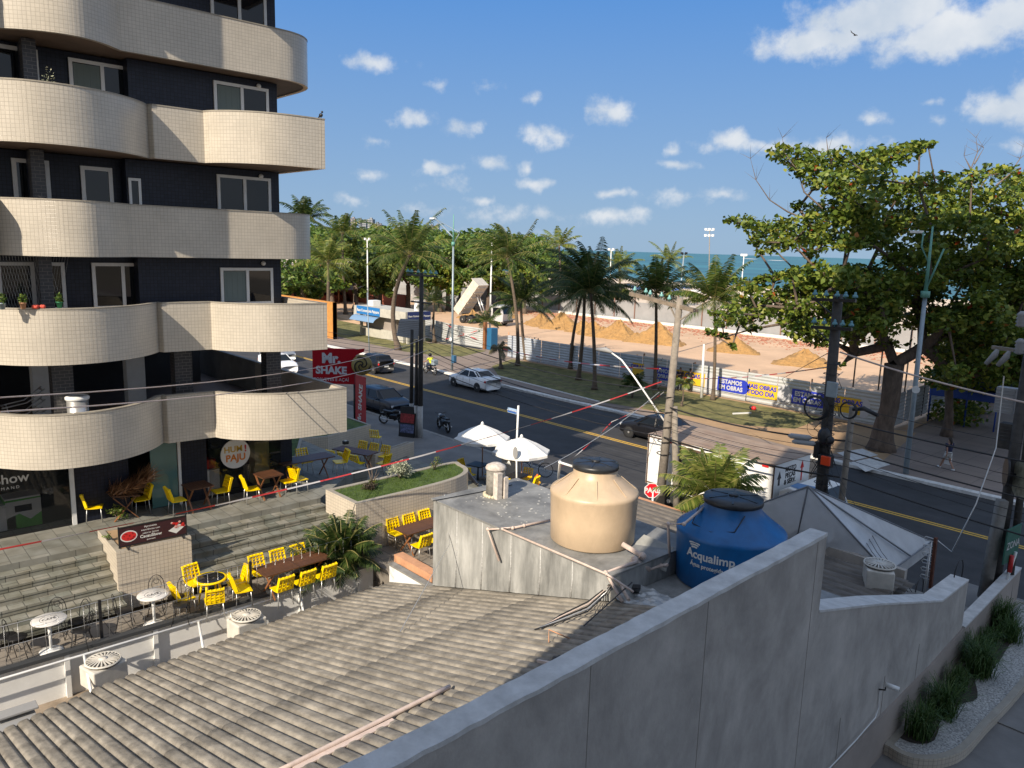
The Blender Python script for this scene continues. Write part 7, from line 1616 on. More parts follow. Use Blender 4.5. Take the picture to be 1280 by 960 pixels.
s = MB(); a = aty(1262, 715, 24.8); s.tube([a, a+Vector((0, 0, .5))], .06, 8); tag(s.build('red_sleeve', m_redb), 'red sleeve on the thin post below the green sign', 'sleeve')
for i, (px, py, z) in enumerate(((1262, 545, 4.6), (1258, 500, 5.6))):
    c = aty(px, py, 25.6); s = MB(); s.cbox(c, (.5, .35, .75)); 
    for k in range(7): s.cbox(c+Vector((0, -.18, -.3+.1*k)), (.44, .02, .03))
    tag(s.build('equipment_cabinet', m_galvd if i else m_poled, bevel=.02), ['lower dark', 'upper grey'][i]+' louvred equipment cabinet on the pole at the right edge', 'cabinet')
# ================================================================ hoardings
def ordi(i): return ['leftmost', 'second', 'third', 'fourth', 'fifth', 'sixth', 'seventh', 'eighth', 'ninth', 'tenth', 'eleventh', 'twelfth', 'thirteenth', 'fourteenth', 'fifteenth', 'sixteenth', 'seventeenth', 'eighteenth', 'nineteenth', 'twentieth', 'twenty first', 'twenty second'][i]
def hoarding(name, label, pts, h, mat, ribs=9, z=.15, post=m_pole, group=None):
    t = thing(name, label, 'fence', (pts[0][0], pts[0][1], z)); s = MB(); nz_ = ribs*2
    for a, b in zip(pts, pts[1:]):
        a, b = Vector((a[0], a[1], 0)), Vector((b[0], b[1], 0)); d = (b-a).normalized(); n_ = Vector((d.y, -d.x, 0)); V = []; F = []
        L = (b-a).length; nseg = max(1, int(L/2.2))
        for k in range(nseg):
            p0 = a.lerp(b, k/nseg); p1 = a.lerp(b, (k+1)/nseg-.003); jit = random.uniform(-.03, .03); base = len(V)
            for j in range(nz_+1):
                off = n_*(.035 if j % 2 else 0)+n_*(.02 if k % 2 else 0); zz = z+.04+h*j/nz_+jit; V += [p0+off+Vector((0, 0, zz)), p1+off+Vector((0, 0, zz))]
            for j in range(nz_): F.append((base+2*j, base+2*j+1, base+2*j+3, base+2*j+2))
        s.add(V, F)
    s.build('panel', mat, t)
    for a, b in zip(pts, pts[1:]):
        L = math.dist(a, b); n = max(1, int(L/4))
        for k in range(n+1):
            s = MB(); x = a[0]+(b[0]-a[0])*k/n; y = a[1]+(b[1]-a[1])*k/n+.08; s.tube([(x, y, z), (x, y, z+h+random.uniform(.1, .35))], .05, 6); s.build('post', m_coral if k % 3 == 0 else post, t)
    return t
HY = 48.5; HH = 2.05
hoarding('metal_hoarding', 'corrugated grey metal hoarding, unprinted shaded part behind the palms', [(-54.2, 48.6), (-37.9, HY)], HH, m_galv, post=m_poled)
hoarding('metal_hoarding', 'corrugated white metal hoarding carrying blue and yellow posters', [(-37.85, HY), (-19.2, HY)], HH, m_galvw, post=m_poled)
hoarding('metal_hoarding', 'corrugated metal hoarding running away behind the almond trunk, in deep shade', [(-18.6, HY), (-19.2, 60), (-19.8, 68)], HH, m_galv, post=m_poled)
hoarding('metal_hoarding', 'light metal hoarding behind the verge palms, left of the site gate', [(-92, 54.2), (-75.7, 52.6), (-65, 50.2), (-59.9, 50.3)], 2.0, m_galvw, post=m_poled)
b = Vector((-59.6, 50.3, .15)); s = MB(); s.box((b.x-.15, b.y-.15, .15), (b.x+.15, b.y+.15, 2.9)); tag(s.build('gate_post', m_woodl), 'wooden gate post at the end of the left hoarding', 'post')
s = MB(); s.box((b.x+.25, b.y, .15), (b.x+.95, b.y+.9, 2.35)); tag(s.build('portable_toilet', M('toilet_blue', (.02, .12, .25), .5), bevel=.04), 'blue portable cabin behind the gate post', 'cabin')
tape([((-65.4, 49.7, .6), (-59.6, 50.1, 2.3), .1)], .08, 2, 'crossed warning tape on the left hoarding, rising'); tape([((-65.4, 49.7, 2.2), (-59.6, 50.1, .9), .1)], .08, 2, 'crossed warning tape on the left hoarding, falling')
# posters on the hoarding
def poster(x0, x1, col, label, words, wc, z0=.62, z1=1.62, roundend=True):
    t = thing('poster', label, 'poster', ((x0+x1)/2, HY-.07, z0)); y = HY-.065; s = MB(); n = 8
    pts = [(x0, z0), (x1-.3, z0)]+[(x1-.3+.5*math.sin(a), (z0+z1)/2-(z1-z0)/2*math.cos(a)) for a in np.linspace(.2, PI-.2, n)]+[(x1-.3, z1), (x0, z1)] if roundend else [(x0, z0), (x1, z0), (x1, z1), (x0, z1)]
    s.add([(x, y, z) for x, z in pts], [tuple(range(len(pts)))[::-1]]); s.build('print', col, t)
    s = MB(); m = (x0+x1)/2
    for i, w_ in enumerate(words): text(s, w_, (m-.1, y-.006, z0+(z1-z0)*(.70-.42*i)), (1, 0, 0), (0, 0, 1), .42, bold=.04)
    s.build('lettering', wc, t)
m_pw = M('poster_white', (.52, .52, .54), .5)
def whiteblob(x0, x1, lab):
    s = MB(); y = HY-.055; m = (x0+x1)/2; s.add([(m+(x1-x0)/2*math.cos(a), y, 1.12+.66*math.sin(a)) for a in np.linspace(0, 2*PI, 21)[:-1]], [tuple(range(20))]); tag(s.build('poster', m_pw), lab, 'poster')
xs = lambda px: aty(px, 490, HY-.06).x
poster(xs(789), xs(803), m_hoard_y, 'small yellow poster at the left start of the posters', ['OBRAS'], m_hoard_b, roundend=False)
whiteblob(xs(800), xs(815), 'first white round panel between the posters')
poster(xs(815), xs(836), m_hoard_b, 'first blue poster, behind the weathered pole', ['ESTAMOS', 'EM OBRAS'], m_pw)
poster(xs(838), xs(880), m_hoard_y, 'first yellow poster, behind the standing men', ['MAIS OBRAS'], m_hoard_b, roundend=False)
whiteblob(xs(876), xs(897), 'second white round panel right of the men')
poster(xs(896), xs(933), m_hoard_b, 'middle blue poster right of the thin palm trunk', ['ESTAMOS', 'EM OBRAS'], m_pw)
poster(xs(934), xs(972), m_hoard_y, 'middle yellow poster dappled with leaf shade', ['MAIS OBRAS', 'TODO DIA'], m_hoard_b, roundend=False)
whiteblob(xs(972), xs(990), 'third white round panel dappled with shade')
poster(xs(990), xs(1034), m_hoard_b, 'right blue poster left of the dark meter pole', ['ESTAMOS', 'EM OBRAS'], m_pw)
poster(xs(1040), xs(1078), m_hoard_y, 'right yellow poster beside the almond trunk', ['MAIS OBRAS'], m_hoard_b, roundend=False)
whiteblob(xs(1074), xs(1090), 'last white round panel beside the almond trunk')
# far mesh fence with grey sheets
t = thing('site_fence', 'long pale grey sheet fence with brown posts closing the sand lot towards the beach', 'fence', (-80, 92, 0)); s = MB(); s.box((-150, 92.0, .02), (-14, 92.04, 2.9)); s.build('sheeting', m_galvd, t)
s = MB()
for i in range(34): x = -150+4*i; s.box((x-.07, 91.85, .02), (x+.07, 91.98, 3.6))
s.build('posts', M('fence_post', (.22, .13, .10), .8), t)['kind'] = 'stuff'
t = thing('mesh_fence', 'tall dark poles and mesh of the sports court fence behind the almond trunk', 'fence', (-25, 60, 0)); s = MB()
for i in range(9): x = -29+1.9*i; s.tube([(x, 62+.3*i, .05), (x, 62+.3*i, 5.6)], .06, 6)
s.build('post', m_poled, t)
hoarding('metal_hoarding', 'pale site fence at the far left behind the kiosk and thatched hut', [(-190, 66), (-130, 75), (-114, 84), (-96, 91.8)], 2.9, m_galvd, ribs=3, post=m_poled)
# survey pegs in the sand
for i, (px, py) in enumerate(((702, 442), (733, 447), (760, 452), (788, 460), (796, 455), (668, 432), (830, 466), (868, 468))):
    q = at(px, py, .05); s = MB(); s.tube([q-Vector((0, 0, .3)), q+Vector((0, 0, .9 if i < 6 else 1.1))], .07, 6); tag(s.build('wooden_peg', m_coral if i in (4, 6, 7) else m_poled), ['first', 'second', 'third', 'fourth', 'fifth', 'sixth', 'seventh', 'eighth'][i]+' stake showing above the metal hoarding, counted from the palms', 'stake', 'stakes above the hoarding')
# ---- sand heaps
def heap(px, py, r_, h, label, k=1.0):
    q = at(px, py, .03); q = Vector((q.x, q.y+r_*.4, .03)); V = []; F = []; nr, na_ = 16, 44; sd = random.random()*9
    for i in range(nr+1):
        f_ = i/nr
        for j in range(na_):
            a = 2*PI*j/na_; rr_ = r_*f_*(1+.16*math.sin(3*a+sd)+.08*math.sin(7*a+2*sd)); z = h*(1-f_)**1.15*(1+.10*math.sin(5*a+sd+6*f_))+random.uniform(-.10, .10)*(f_ < .96)
            if i == 0: z = h
            V.append((q.x+rr_*math.cos(a)*k, q.y+rr_*math.sin(a)*.8, max(.0, z)+.02-(.05 if i == nr else 0)))
    for i in range(nr):
        for j in range(na_): F.append((i*na_+j, (i+1)*na_+j, (i+1)*na_+(j+1) % na_, i*na_+(j+1) % na_))
    o = polymesh('sand_heap', V, F, m_pile, None, True); return tag(o, label, 'sand heap', 'ochre sand heaps')
for px, py, r_, h, lb in ((583, 399, 2.3, 1.5, 'ochre sand heap under the tipping dump truck'), (622, 397, 2.4, 1.8, 'ochre sand heap behind the dump truck cab'), (668, 407, 2.8, 1.6, 'small ochre heap right of the dump truck'), (693, 411, 3.4, 2.1, 'ochre heap left of the palm pair'), (722, 415, 2.6, 1.5, 'low ochre heap between the palm trunks'),
                          (734, 418, 2.6, 1.6, 'ochre heap just behind the leaning palm'), (764, 423, 3.4, 2.2, 'peaked ochre heap in the middle of the lot'), (748, 421, 2.2, 1.2, 'low ochre heap joined to the peaked one'), (812, 429, 3.6, 2.4, 'tall ochre heap left of the weathered pole'), (790, 427, 2.0, 1.0, 'low ochre heap left of the tall one'), (908, 440, 3.0, 1.7, 'lone ochre heap right of the weathered pole'), (997, 457, 3.3, 1.5, 'ochre heap behind the almond branches')):
    heap(px, py, r_, h, lb)
# ---- dump truck
b = at(604, 405, .03); dt = thing('dump_truck', 'pale dump truck with its bed tipped up, unloading sand', 'truck', (b.x, b.y, .03), .28); X = WM[dt.name]
s = MB(); s.box((-3.4, -.5, .7), (3.3, .5, .95)); s.xf(X); s.build('chassis', m_blackm, dt)
s = MB(); s.add([(1.9, -1.2, .6), (3.9, -1.2, .6), (3.95, -1.2, 1.6), (3.6, -1.15, 2.7), (1.9, -1.15, 2.8)]+[(1.9, 1.2, .6), (3.9, 1.2, .6), (3.95, 1.2, 1.6), (3.6, 1.15, 2.7), (1.9, 1.15, 2.8)], [(0, 1, 2, 3, 4)[::1], (9, 8, 7, 6, 5)]+[(i, 5+i, 5+(i+1) % 5, (i+1) % 5) for i in range(5)]); s.xf(X); s.build('cab', M('cab_silver', (.46, .46, .47), .4), dt, .05)
s = MB(); s.add([(3.97, -1.05, 1.65), (3.97, 1.05, 1.65), (3.65, 1.0, 2.6), (3.65, -1.0, 2.6)], [(0, 1, 2, 3)]); s.add([(2.3, -1.21, 1.6), (3.6, -1.21, 1.6), (3.4, -1.17, 2.5), (2.3, -1.17, 2.5)], [(0, 1, 2, 3)]); s.xf(X); s.build('cab_window', m_carglass, dt)
for x in (-2.7, -1.5, 2.8):
    for y in (-1.0, 1.0):
        s = MB(); s.lathe([(.25, -.16), (.50, -.16), (.53, -.1), (.53, .1), (.50, .16), (.25, .16)], n=20); s.xf(Matrix.Translation((x, y, .53))@Matrix.Rotation(PI/2, 4, 'X')); s.xf(X); wh = s.build('wheel', m_rubber, dt); s = MB(); s.lathe([(.05, -.17), (.26, -.12), (.26, .12), (.05, .17)], n=14); s.xf(Matrix.Translation((x, y, .53))@Matrix.Rotation(PI/2, 4, 'X')); s.xf(X); s.build('rim', m_alu, wh)
bed = Matrix.Translation((-3.3, 0, 1.1))@Matrix.Rotation(-R(52), 4, 'Y'); s = MB()
s.box((0, -1.2, 0), (5.2, 1.2, .12)); s.box((0, -1.25, .0), (5.2, -1.2, 1.2)); s.box((0, 1.2, .0), (5.2, 1.25, 1.2)); s.box((5.2, -1.25, 0), (5.28, 1.25, 1.5))
for i in range(6): s.box((.3+.9*i, -1.33, 0), (.42+.9*i, -1.252, 1.15)); s.box((.3+.9*i, 1.252, 0), (.42+.9*i, 1.33, 1.15)); s.box((.3+.9*i, -1.1, -.12), (.42+.9*i, 1.1, -.002))
s.xf(bed); s.xf(X); s.build('tipped_bed', M('bed_cream', (.58, .53, .44), .6, ns=3, na=.15), dt)
s = MB(); s.tube([(.3, -.3, .9), tuple(bed@Vector((3.6, -.3, -.1)))], .09, 8); s.tube([(.3, .3, .9), tuple(bed@Vector((3.6, .3, -.1)))], .09, 8); s.xf(X); s.build('lift_ram', m_alu, dt)
s = MB(); s.box((3.9, -1.2, .45), (4.08, 1.2, .75)); s.xf(X); s.build('bumper', m_poled, dt)
# ---- kiosk
a = at(437, 415, .15); b = at(489, 428, .15); c = at(508, 424, .15)
kx0, kx1 = -76.5, -67.5; ky0, ky1 = 45.6, 48.6
m_kcream = M('kiosk_cream', (.44, .42, .36), .8, ns=2, na=.15); kk = thing('police_kiosk', 'white kiosk with blue sign boards and awning on the verge', 'kiosk', ((kx0+kx1)/2, 47, .15))
s = MB(); s.box((kx0+.5, ky0+.3, .15), (kx1-.6, ky1-.3, 1.15)); s.build('counter_wall', m_kcream, kk)
s = MB(); s.box((kx0+.8, ky0+.6, 1.15), (kx1-2.2, ky1-.3, 2.6)); s.build('inner_wall', m_walld, kk)
s = MB(); s.box((kx0-.4, ky0-.25, 2.6), (kx1+.9, ky1, 3.5)); s.build('fascia', m_kcream, kk)
s = MB(); s.box((kx0+.2, ky0-.29, 2.62), (kx0+5.0, ky0-.252, 3.52)); s.build('sign_board', M('kiosk_blue', (.02, .16, .42), .5), kk)
s = MB(); text(s, 'Base Comunitária Pajuçara', (kx0+2.6, ky0-.30, 3.05), (1, 0, 0), (0, 0, 1), .42, bold=.03); s.build('lettering', m_textw, kk)
s = MB(); s.box((kx1+.902, ky0+.0, 2.62), (kx1+.94, ky1-.1, 3.52)); s.build('sign_board', M('kiosk_navy', (.015, .03, .13), .5), kk)
s = MB(); text(s, 'Base Comunitária Pajuçara', (kx1+.95, (ky0+ky1)/2, 3.05), (0, 1, 0), (0, 0, 1), .26, bold=.03); s.build('lettering', m_textw, kk)
s = MB()
for i in range(8):
    a0 = i/8*1.1; a1 = (i+1)/8*1.1; s.add([(kx0-.2, ky0-.1-1.0*math.sin(a0), 2.5-1.0*(1-math.cos(a0))), (kx0+4.8, ky0-.1-1.0*math.sin(a0), 2.5-1.0*(1-math.cos(a0))), (kx0+4.8, ky0-.1-1.0*math.sin(a1), 2.5-1.0*(1-math.cos(a1))), (kx0-.2, ky0-.1-1.0*math.sin(a1), 2.5-1.0*(1-math.cos(a1)))], [(0, 3, 2, 1)])
s.build('awning', M('awning_blue', (.16, .27, .42), .6), kk)
for x, y in ((kx0+.3, ky0+.1), (kx1-.3, ky0+.1), (kx1-.3, ky1-.3), (kx1+.5, ky0+.1)): s = MB(); s.box((x, y, .15), (x+.25, y+.25, 2.6)); s.build('pillar', m_kcream, kk)
s = MB(); s.box((kx0+.6, ky0+1, 3.5), (kx0+1.6, ky0+2, 4.1)); s.box((kx1-.5, ky0+1.8, 3.5), (kx1+.1, ky0+2.4, 4.6)); s.build('roof_tank', m_canvas, kk)
# ---- thatched hut and low red building, far left
for i, (px, py, r_, h, lab) in enumerate(((397, 375, 9, 3.6, 'large brown thatched hut roof at the far left'), (440, 372, 7, 3.0, 'smaller brown thatched hut right of the large one'))):
    q = at(px, py, .05); t = thing('thatched_hut', lab, 'hut', tuple(q)); s = MB(); s.lathe([(r_, 2.3), (r_*.96, 2.5), (r_*.5, 2.3+h*.62), (.3, 2.3+h), (.02, 2.35+h)], q, 20, sm=False); s.build('thatch', M('thatch', (.20, .135, .095), .95, ns=4, na=.3) if i == 0 else bpy.data.materials['thatch'], t)
    s = MB()
    for k in range(10): a = k*.628; s.tube([q+Vector((r_*.85*math.cos(a), r_*.85*math.sin(a), 0)), q+Vector((r_*.85*math.cos(a), r_*.85*math.sin(a), 2.4))], .12, 6)
    s.build('post', m_woodl, t); s = MB(); s.lathe([(r_*.6, 0), (r_*.6, 1.2)], q, 16); s.build('counter', M('red_brick', (.25, .07, .04), .8), t)
s = MB(); q = at(420, 380, .05); s.box((q.x-22, q.y+6, 0), (q.x+12, q.y+7, 2.2)); tag(s.build('red_wall', bpy.data.materials['red_brick']), 'low red brick wall under the thatched huts', 'wall')
s = MB(); q = at(395, 375, .05); s.box((q.x-6, q.y-9, 2.4), (q.x+6, q.y-5, 2.65)); s.box((q.x-5.5, q.y-8.5, 0), (q.x-5.2, q.y-8.2, 2.4)); s.box((q.x+5, q.y-8.5, 0), (q.x+5.3, q.y-8.2, 2.4)); tag(s.build('flat_canopy', m_white), 'flat white canopy before the thatched huts', 'canopy')
# ================================================================ palms
def palm(label, base, crown, mat, n=22, L=3.2, r0=.17, droop=1.0, wind=None, name='coconut_palm', lw=.05, trunk=m_palmt, bend=.15, nl=26, seed=0, group=None, leaflet=.55, coconuts=False):
    rnd = random.Random(seed); t = thing(name, label, 'palm tree', tuple(base), 0, group); base = Vector(base); crown = Vector(crown); d = crown-base
    side = Vector((d.x, d.y, 0)); pts = []
    for i in range(9): f_ = i/8; p = base+Vector((0, 0, d.z*f_))+side*(f_**1.6)+Vector((math.sin(seed*2.1), math.cos(seed*1.3), 0))*bend*math.sin(f_*PI); pts.append(p)
    s = MB(); s.tube([base-Vector((0, 0, .1)), base+Vector((0, 0, .35))]+pts[1:], [r0*1.9, r0*1.25]+[r0*(1-.35*i/8) for i in range(1, 9)], 9); s.build('trunk', trunk, t)
    V = []; F = []; w = Vector(wind) if wind else Vector((0, 0, 0)); RV = MB()
    for k in range(n):
        a = k*2.39996+rnd.random()*.4; e0 = 1.45-1.65*((k+.5)/n)**1.05+rnd.uniform(-.12, .12); LL = L*rnd.uniform(.82, 1.1)*(1 if k > n*.15 else .75)
        dr = Vector((math.cos(a), math.sin(a), 0)); p = pts[-1]+dr*.06; v = dr*math.cos(e0)+Vector((0, 0, math.sin(e0))); seg = 12; path = [p.copy()]; dirs = []
        for i in range(seg):
            v = (v+Vector((0, 0, -.092*droop*(.15+i/seg*1.5)))+w*.10*(i/seg+.2)).normalized(); p = p+v*LL/seg; path.append(p.copy()); dirs.append(v.copy())
        RV.tube(path, [.030-.022*i/seg for i in range(seg+1)], 4, cap=False)
        for j in range(nl):
            f_ = .12+.88*(j+.5)/nl; ii = min(seg-1, int(f_*seg)); fr_ = f_*seg-ii; q = path[ii].lerp(path[ii+1], fr_); vd = dirs[ii]; sd = vd.cross(Vector((0, 0, 1)))
            if sd.length < .05: sd = Vector((-dr.y, dr.x, 0))
            sd.normalize(); up = sd.cross(vd); ll = leaflet*math.sin(max(.12, min(1, f_*1.02))*PI*.86+.28)**.8*rnd.uniform(.85, 1.15) if f_ < .97 else leaflet*.4
            ll = max(ll, leaflet*.25)
            for sg in (-1, 1):
                dv = (sd*sg*.80+vd*.55+Vector((0, 0, -.38*droop-rnd.random()*.25))+w*.25).normalized(); e = q+dv*ll; tip = e+Vector((0, 0, -.16*ll*droop)); wd = vd*lw*.5; m = q+dv*ll*.5
                b0 = len(V); V += [q-wd*.6, q+wd*.6, m+wd, m-wd, tip]; F.append((b0, b0+1, b0+2, b0+3)); F.append((b0+3, b0+2, b0+4, b0+4))
    Vn = [tuple(v) for v in V]; me_f = [f for f in F]
    ms = MB(); 
    quads = np.array([f for i, f in enumerate(F) if i % 2 == 0]); tris = [(f[0], f[1], f[2]) for i, f in enumerate(F) if i % 2 == 1]
    me = bpy.data.meshes.new('fronds'); im = WM[t.name].inverted(); me.from_pydata([tuple(im@Vector(v)) for v in Vn], [], [tuple(q) for q in quads.tolist()]+tris); me.materials.append(mat); o = bpy.data.objects.new('fronds', me); COL.objects.link(o); o.parent = t; WM[o.name] = WM[t.name]; KIDS.setdefault(t.name, []).append(o)
    rv = RV.build('frond_ribs', M('frond_rib', (.20, .18, .06), .6) if 'frond_rib' not in bpy.data.materials else bpy.data.materials['frond_rib'], t)
    if coconuts:
        s = MB()
        for i in range(8): a = i*.8; s.ball(tuple(pts[-1]+Vector((.22*math.cos(a), .22*math.sin(a), -.25))), .12, 7)
        s.build('coconuts', m_orange, t)
    return t
def pp(bx, by, cx, cy, z=.15):
    b = at(bx, by, z); d0 = depth(b); c = aty(cx, cy, b.y); return b, c
WV = tuple(-_cr*1.0+Vector((0, 0, .0)))
GP = 'coconut palms on the verge before the metal hoarding'
P_ = [('tall coconut palm with wind swept crown behind the white sedan', 647, 457, 634, 322, m_frond, 30, 4.4, .17, WV, 1.0), ('shorter dark palm right of the wind swept one', 657, 450, 651, 377, m_frondd, 26, 3.6, .17, None, 1.2),
      ('leaning dark palm, left of three trunks at the hoarding', 713, 461, 727, 370, m_frondd, 28, 4.2, .16, WV, 1.1), ('dark palm, middle of three trunks at the hoarding', 723, 475, 731, 352, m_frondd, 30, 4.2, .17, WV, 1.1), ('palm with brown trunk, right of three trunks at the hoarding', 743, 487, 738, 366, m_frondd, 30, 3.9, .16, None, 1.15),
      ('coconut palm whose crown rises above the wooden crossarm', 818, 487, 820, 366, m_frond, 28, 3.6, .15, None, .95), ('coconut palm with yellowish crown left of the almond tree', 891, 500, 893, 375, m_frond, 30, 3.6, .13, None, 1.0)]
for i, (lb, bx, by, cx, cy, mt_, n, L, r0, wv, dr) in enumerate(P_):
    b, c = pp(bx, by, cx, cy); palm(lb, b, c, mt_, n, L, r0, dr, wv, seed=i+1, group=GP, leaflet=.78, lw=.085, nl=30)
b, c = pp(497, 437, 512, 318); palm('big coconut palm with curved trunk beside the kiosk', b, c, m_frond, 32, 5.2, .26, 1.0, None, seed=11, bend=1.2, leaflet=.85, lw=.1, nl=30)
b, c = pp(543, 427, 543, 378); palm('small dark palm on the verge behind the tall dark pole', b, c, m_frondd, 20, 2.4, .15, 1.1, None, seed=12)
b, c = pp(602, 432, 608, 402); palm('young palm near the site gate', b, c, m_frond, 12, 1.9, .12, 1.3, None, seed=13)
b, c = pp(626, 461, 624, 437); palm('withered little palm with drooping brown fronds by the gate', b, c, leafmat('withered', [(0, (.10, .09, .05)), (1, (.2, .17, .09))], .1), 7, 1.3, .14, 2.2, None, seed=14)
b, c = pp(852, 508, 853, 480); palm('young sapling palm on the sunny verge', b, c, m_frondy, 7, .9, .06, 1.0, None, seed=15)
b, c = pp(790, 497, 792, 478); palm('small bushy palm at the start of the sunny verge', b, c, m_frondd, 14, 1.0, .06, .9, None, seed=16)
far = [('coconut palm crown left of the city towers', 410, 408, 410, 328, m_frondy, 20, 4.5), ('tall palm rising above the rounded balcony', 380, 398, 381, 273, m_frondd, 18, 4.2), ('palm crown touching the city towers', 432, 392, 428, 292, m_frond, 20, 4.6), ('stubby fan palm by the pale fence', 443, 385, 442, 350, m_frondy, 18, 3.0), ('low palm in front of the thatched hut', 378, 400, 376, 358, m_frondy, 16, 3.4),
       ('small palm right of the thatched hut', 470, 388, 471, 345, m_frondy, 14, 2.6), ('bright palm right of the dark palm crowns', 776, 390, 774, 335, m_frondy, 20, 4.6), ('palm behind the dark palm crowns', 700, 388, 699, 307, m_frondy, 18, 4.4), ('distant palm left of the tall mast', 833, 384, 836, 326, m_frondy, 14, 5.0), ('distant palm between the masts', 574, 382, 573, 320, m_frond, 16, 4.2), ('pale palm behind the wind swept one', 612, 382, 600, 345, m_frondy, 16, 4.0)]
for i, (lb, bx, by, cx, cy, mt_, n, L) in enumerate(far):
    b, c = pp(bx, by, cx, cy); palm(lb, b, c, mt_, n, L, .24, 1.0, None, seed=30+i, nl=18, lw=.16, leaflet=1.0, group='palms beyond the sand lot')
# areca palm by the ledge and bushy palm by the sheet wall
for i, (px, py, hx) in enumerate(((858, 650, 0), (868, 655, .15), (850, 648, -.1))): pass
b = at(872, 672, .15); b = Vector((-13.9, 20.3, .15)); t0 = aty(893, 615, 20.3); palm('bright green areca palm between the stop sign and the blue tank', b, t0, m_frondy, 34, 1.75, .08, .6, None, 'areca_palm', seed=50, nl=28, lw=.055, leaflet=.55)
b = Vector((-18.45, 10.35, TZ)); palm('dense dark green palm bush behind the sheet metal wall', b, b+Vector((0, .1, .42)), m_frondd, 54, 1.25, .06, .8, None, 'palm_bush', seed=51, nl=28, lw=.035, leaflet=.36)
b = Vector((-18.35, 9.65, TZ)); palm('lower palm clump leaning over the dark coping of the sheet wall', b, b+Vector((0, 0, .25)), m_frondd, 34, 1.0, .05, .9, None, 'palm_bush', seed=52, nl=24, lw=.03, leaflet=.3)
# ================================================================ broadleaf trees
def tree(label, root, fork, clumps, mat, n_per, leaf, r0, name='tree', cat='tree', bark=m_bark, group=None, root2=None, flat=.7):
    t = thing(name, label, cat, tuple(root), 0, group); root = Vector(root); fork = Vector(fork)
    nodes = [[root, -1], [root.lerp(fork, .5)+Vector((random.uniform(-.1, .1), 0, 0)), 0], [fork, 1]]
    for c in sorted(clumps, key=lambda c: (Vector(c[:3])-fork).length):
        cp = Vector(c[:3])-Vector((0, 0, c[5]*.3)); best = min(range(2, len(nodes)), key=lambda i: (nodes[i][0]-cp).length+.25*(nodes[i][0]-fork).length)
        p = nodes[best][0]; L = (cp-p).length; pr = best; k = max(1, int(L/1.4))
        for j in range(1, k+1):
            q = p.lerp(cp, j/k)+(Vector((random.uniform(-.15, .15), random.uniform(-.15, .15), random.uniform(-.1, .2)))*(j < k)); nodes.append([q, pr]); pr = len(nodes)-1
    cnt = [0]*len(nodes)
    for i in range(len(nodes)-1, 0, -1): cnt[i] += 1; cnt[nodes[i][1]] += cnt[i]
    tot_ = cnt[2]; s = MB(); rad = lambda c: max(.02, r0*.82*(c/tot_)**.46)
    V, F = cloud(clumps, n_per, leaf, flat)
    s.tube([root-Vector((0, 0, .2)), root+Vector((0, 0, .5)), root+Vector((0, 0, 1.3)), nodes[1][0], fork], [r0*1.75, r0*1.25, r0*1.02, r0*.95, r0*1.0], 12); s.build('trunk', bark, t)
    s = MB()
    for i in range(3, len(nodes)):
        a = nodes[nodes[i][1]]; s.tube([a[0], nodes[i][0]], [rad(cnt[nodes[i][1]]) if nodes[i][1] > 2 else rad(cnt[i])*1.05, rad(cnt[i])], 6, cap=False)
    s.build('limbs', bark, t); polymesh('crown', V, F, mat, t); return t
# the big almond tree
random.seed(21); np.random.seed(21)
root = at(1101, 562, .15); Yt = root.y; DT = depth(root)
fork = aty(1118, 455, Yt)
def cl(px, py, rpx, dd_=None, fl=.5):
    D = DT+(dd_ if dd_ is not None else random.uniform(-4.5, 4.5)); p = atd(px, py, D); r_ = rpx*D/FOC; return (p.x, p.y, p.z, r_, r_, r_*fl)
C = []
for px, py, r_ in ((975, 190, 13), (992, 195, 18), (1012, 200, 20), (1035, 206, 20), (1052, 192, 12), (1070, 205, 20), (1090, 200, 20), (1112, 196, 20), (1132, 190, 16), (1150, 184, 12), (1160, 179, 7), (1000, 212, 14), (1022, 226, 16), (1045, 228, 20), (1070, 228, 24), (1096, 220, 20), (1052, 250, 20), (1080, 255, 24), (1105, 245, 18), (1040, 275, 22), (1018, 262, 14), (998, 258, 9), (1012, 278, 18),
                   (912, 274, 8), (928, 277, 12), (945, 283, 15), (962, 290, 18), (980, 282, 16), (990, 300, 18), (965, 306, 14), (948, 300, 10), (1010, 298, 18), (1030, 300, 18), (950, 315, 7), (1012, 318, 8),
                   (1125, 238, 18), (1148, 228, 16), (1170, 228, 18), (1192, 232, 16), (1215, 222, 14), (1237, 215, 14), (1258, 212, 10), (1268, 222, 14), (1150, 252, 24), (1180, 256, 24), (1212, 250, 24), (1245, 245, 24), (1275, 240, 22), (1300, 235, 24)):
    C.append(cl(px, py, r_*1.0, fl=.6))
for px in range(1000, 1110, 22):
    for py in range(335, 425, 20): C.append(cl(px+random.uniform(-9, 9), py+random.uniform(-8, 8), random.uniform(12, 20), random.uniform(-5, 3)))
for px in range(1055, 1330, 26):
    for py in range(275, 470, 24):
        if px < 1090 and py < 330 and py > 300: continue
        if py > 400 and px < 1170: continue
        if random.random() < .12: continue
        C.append(cl(px+random.uniform(-10, 10), py+random.uniform(-9, 9), random.uniform(17, 26)))
        C.append(cl(px+random.uniform(-12, 12), py+random.uniform(-9, 9), random.uniform(13, 20)))
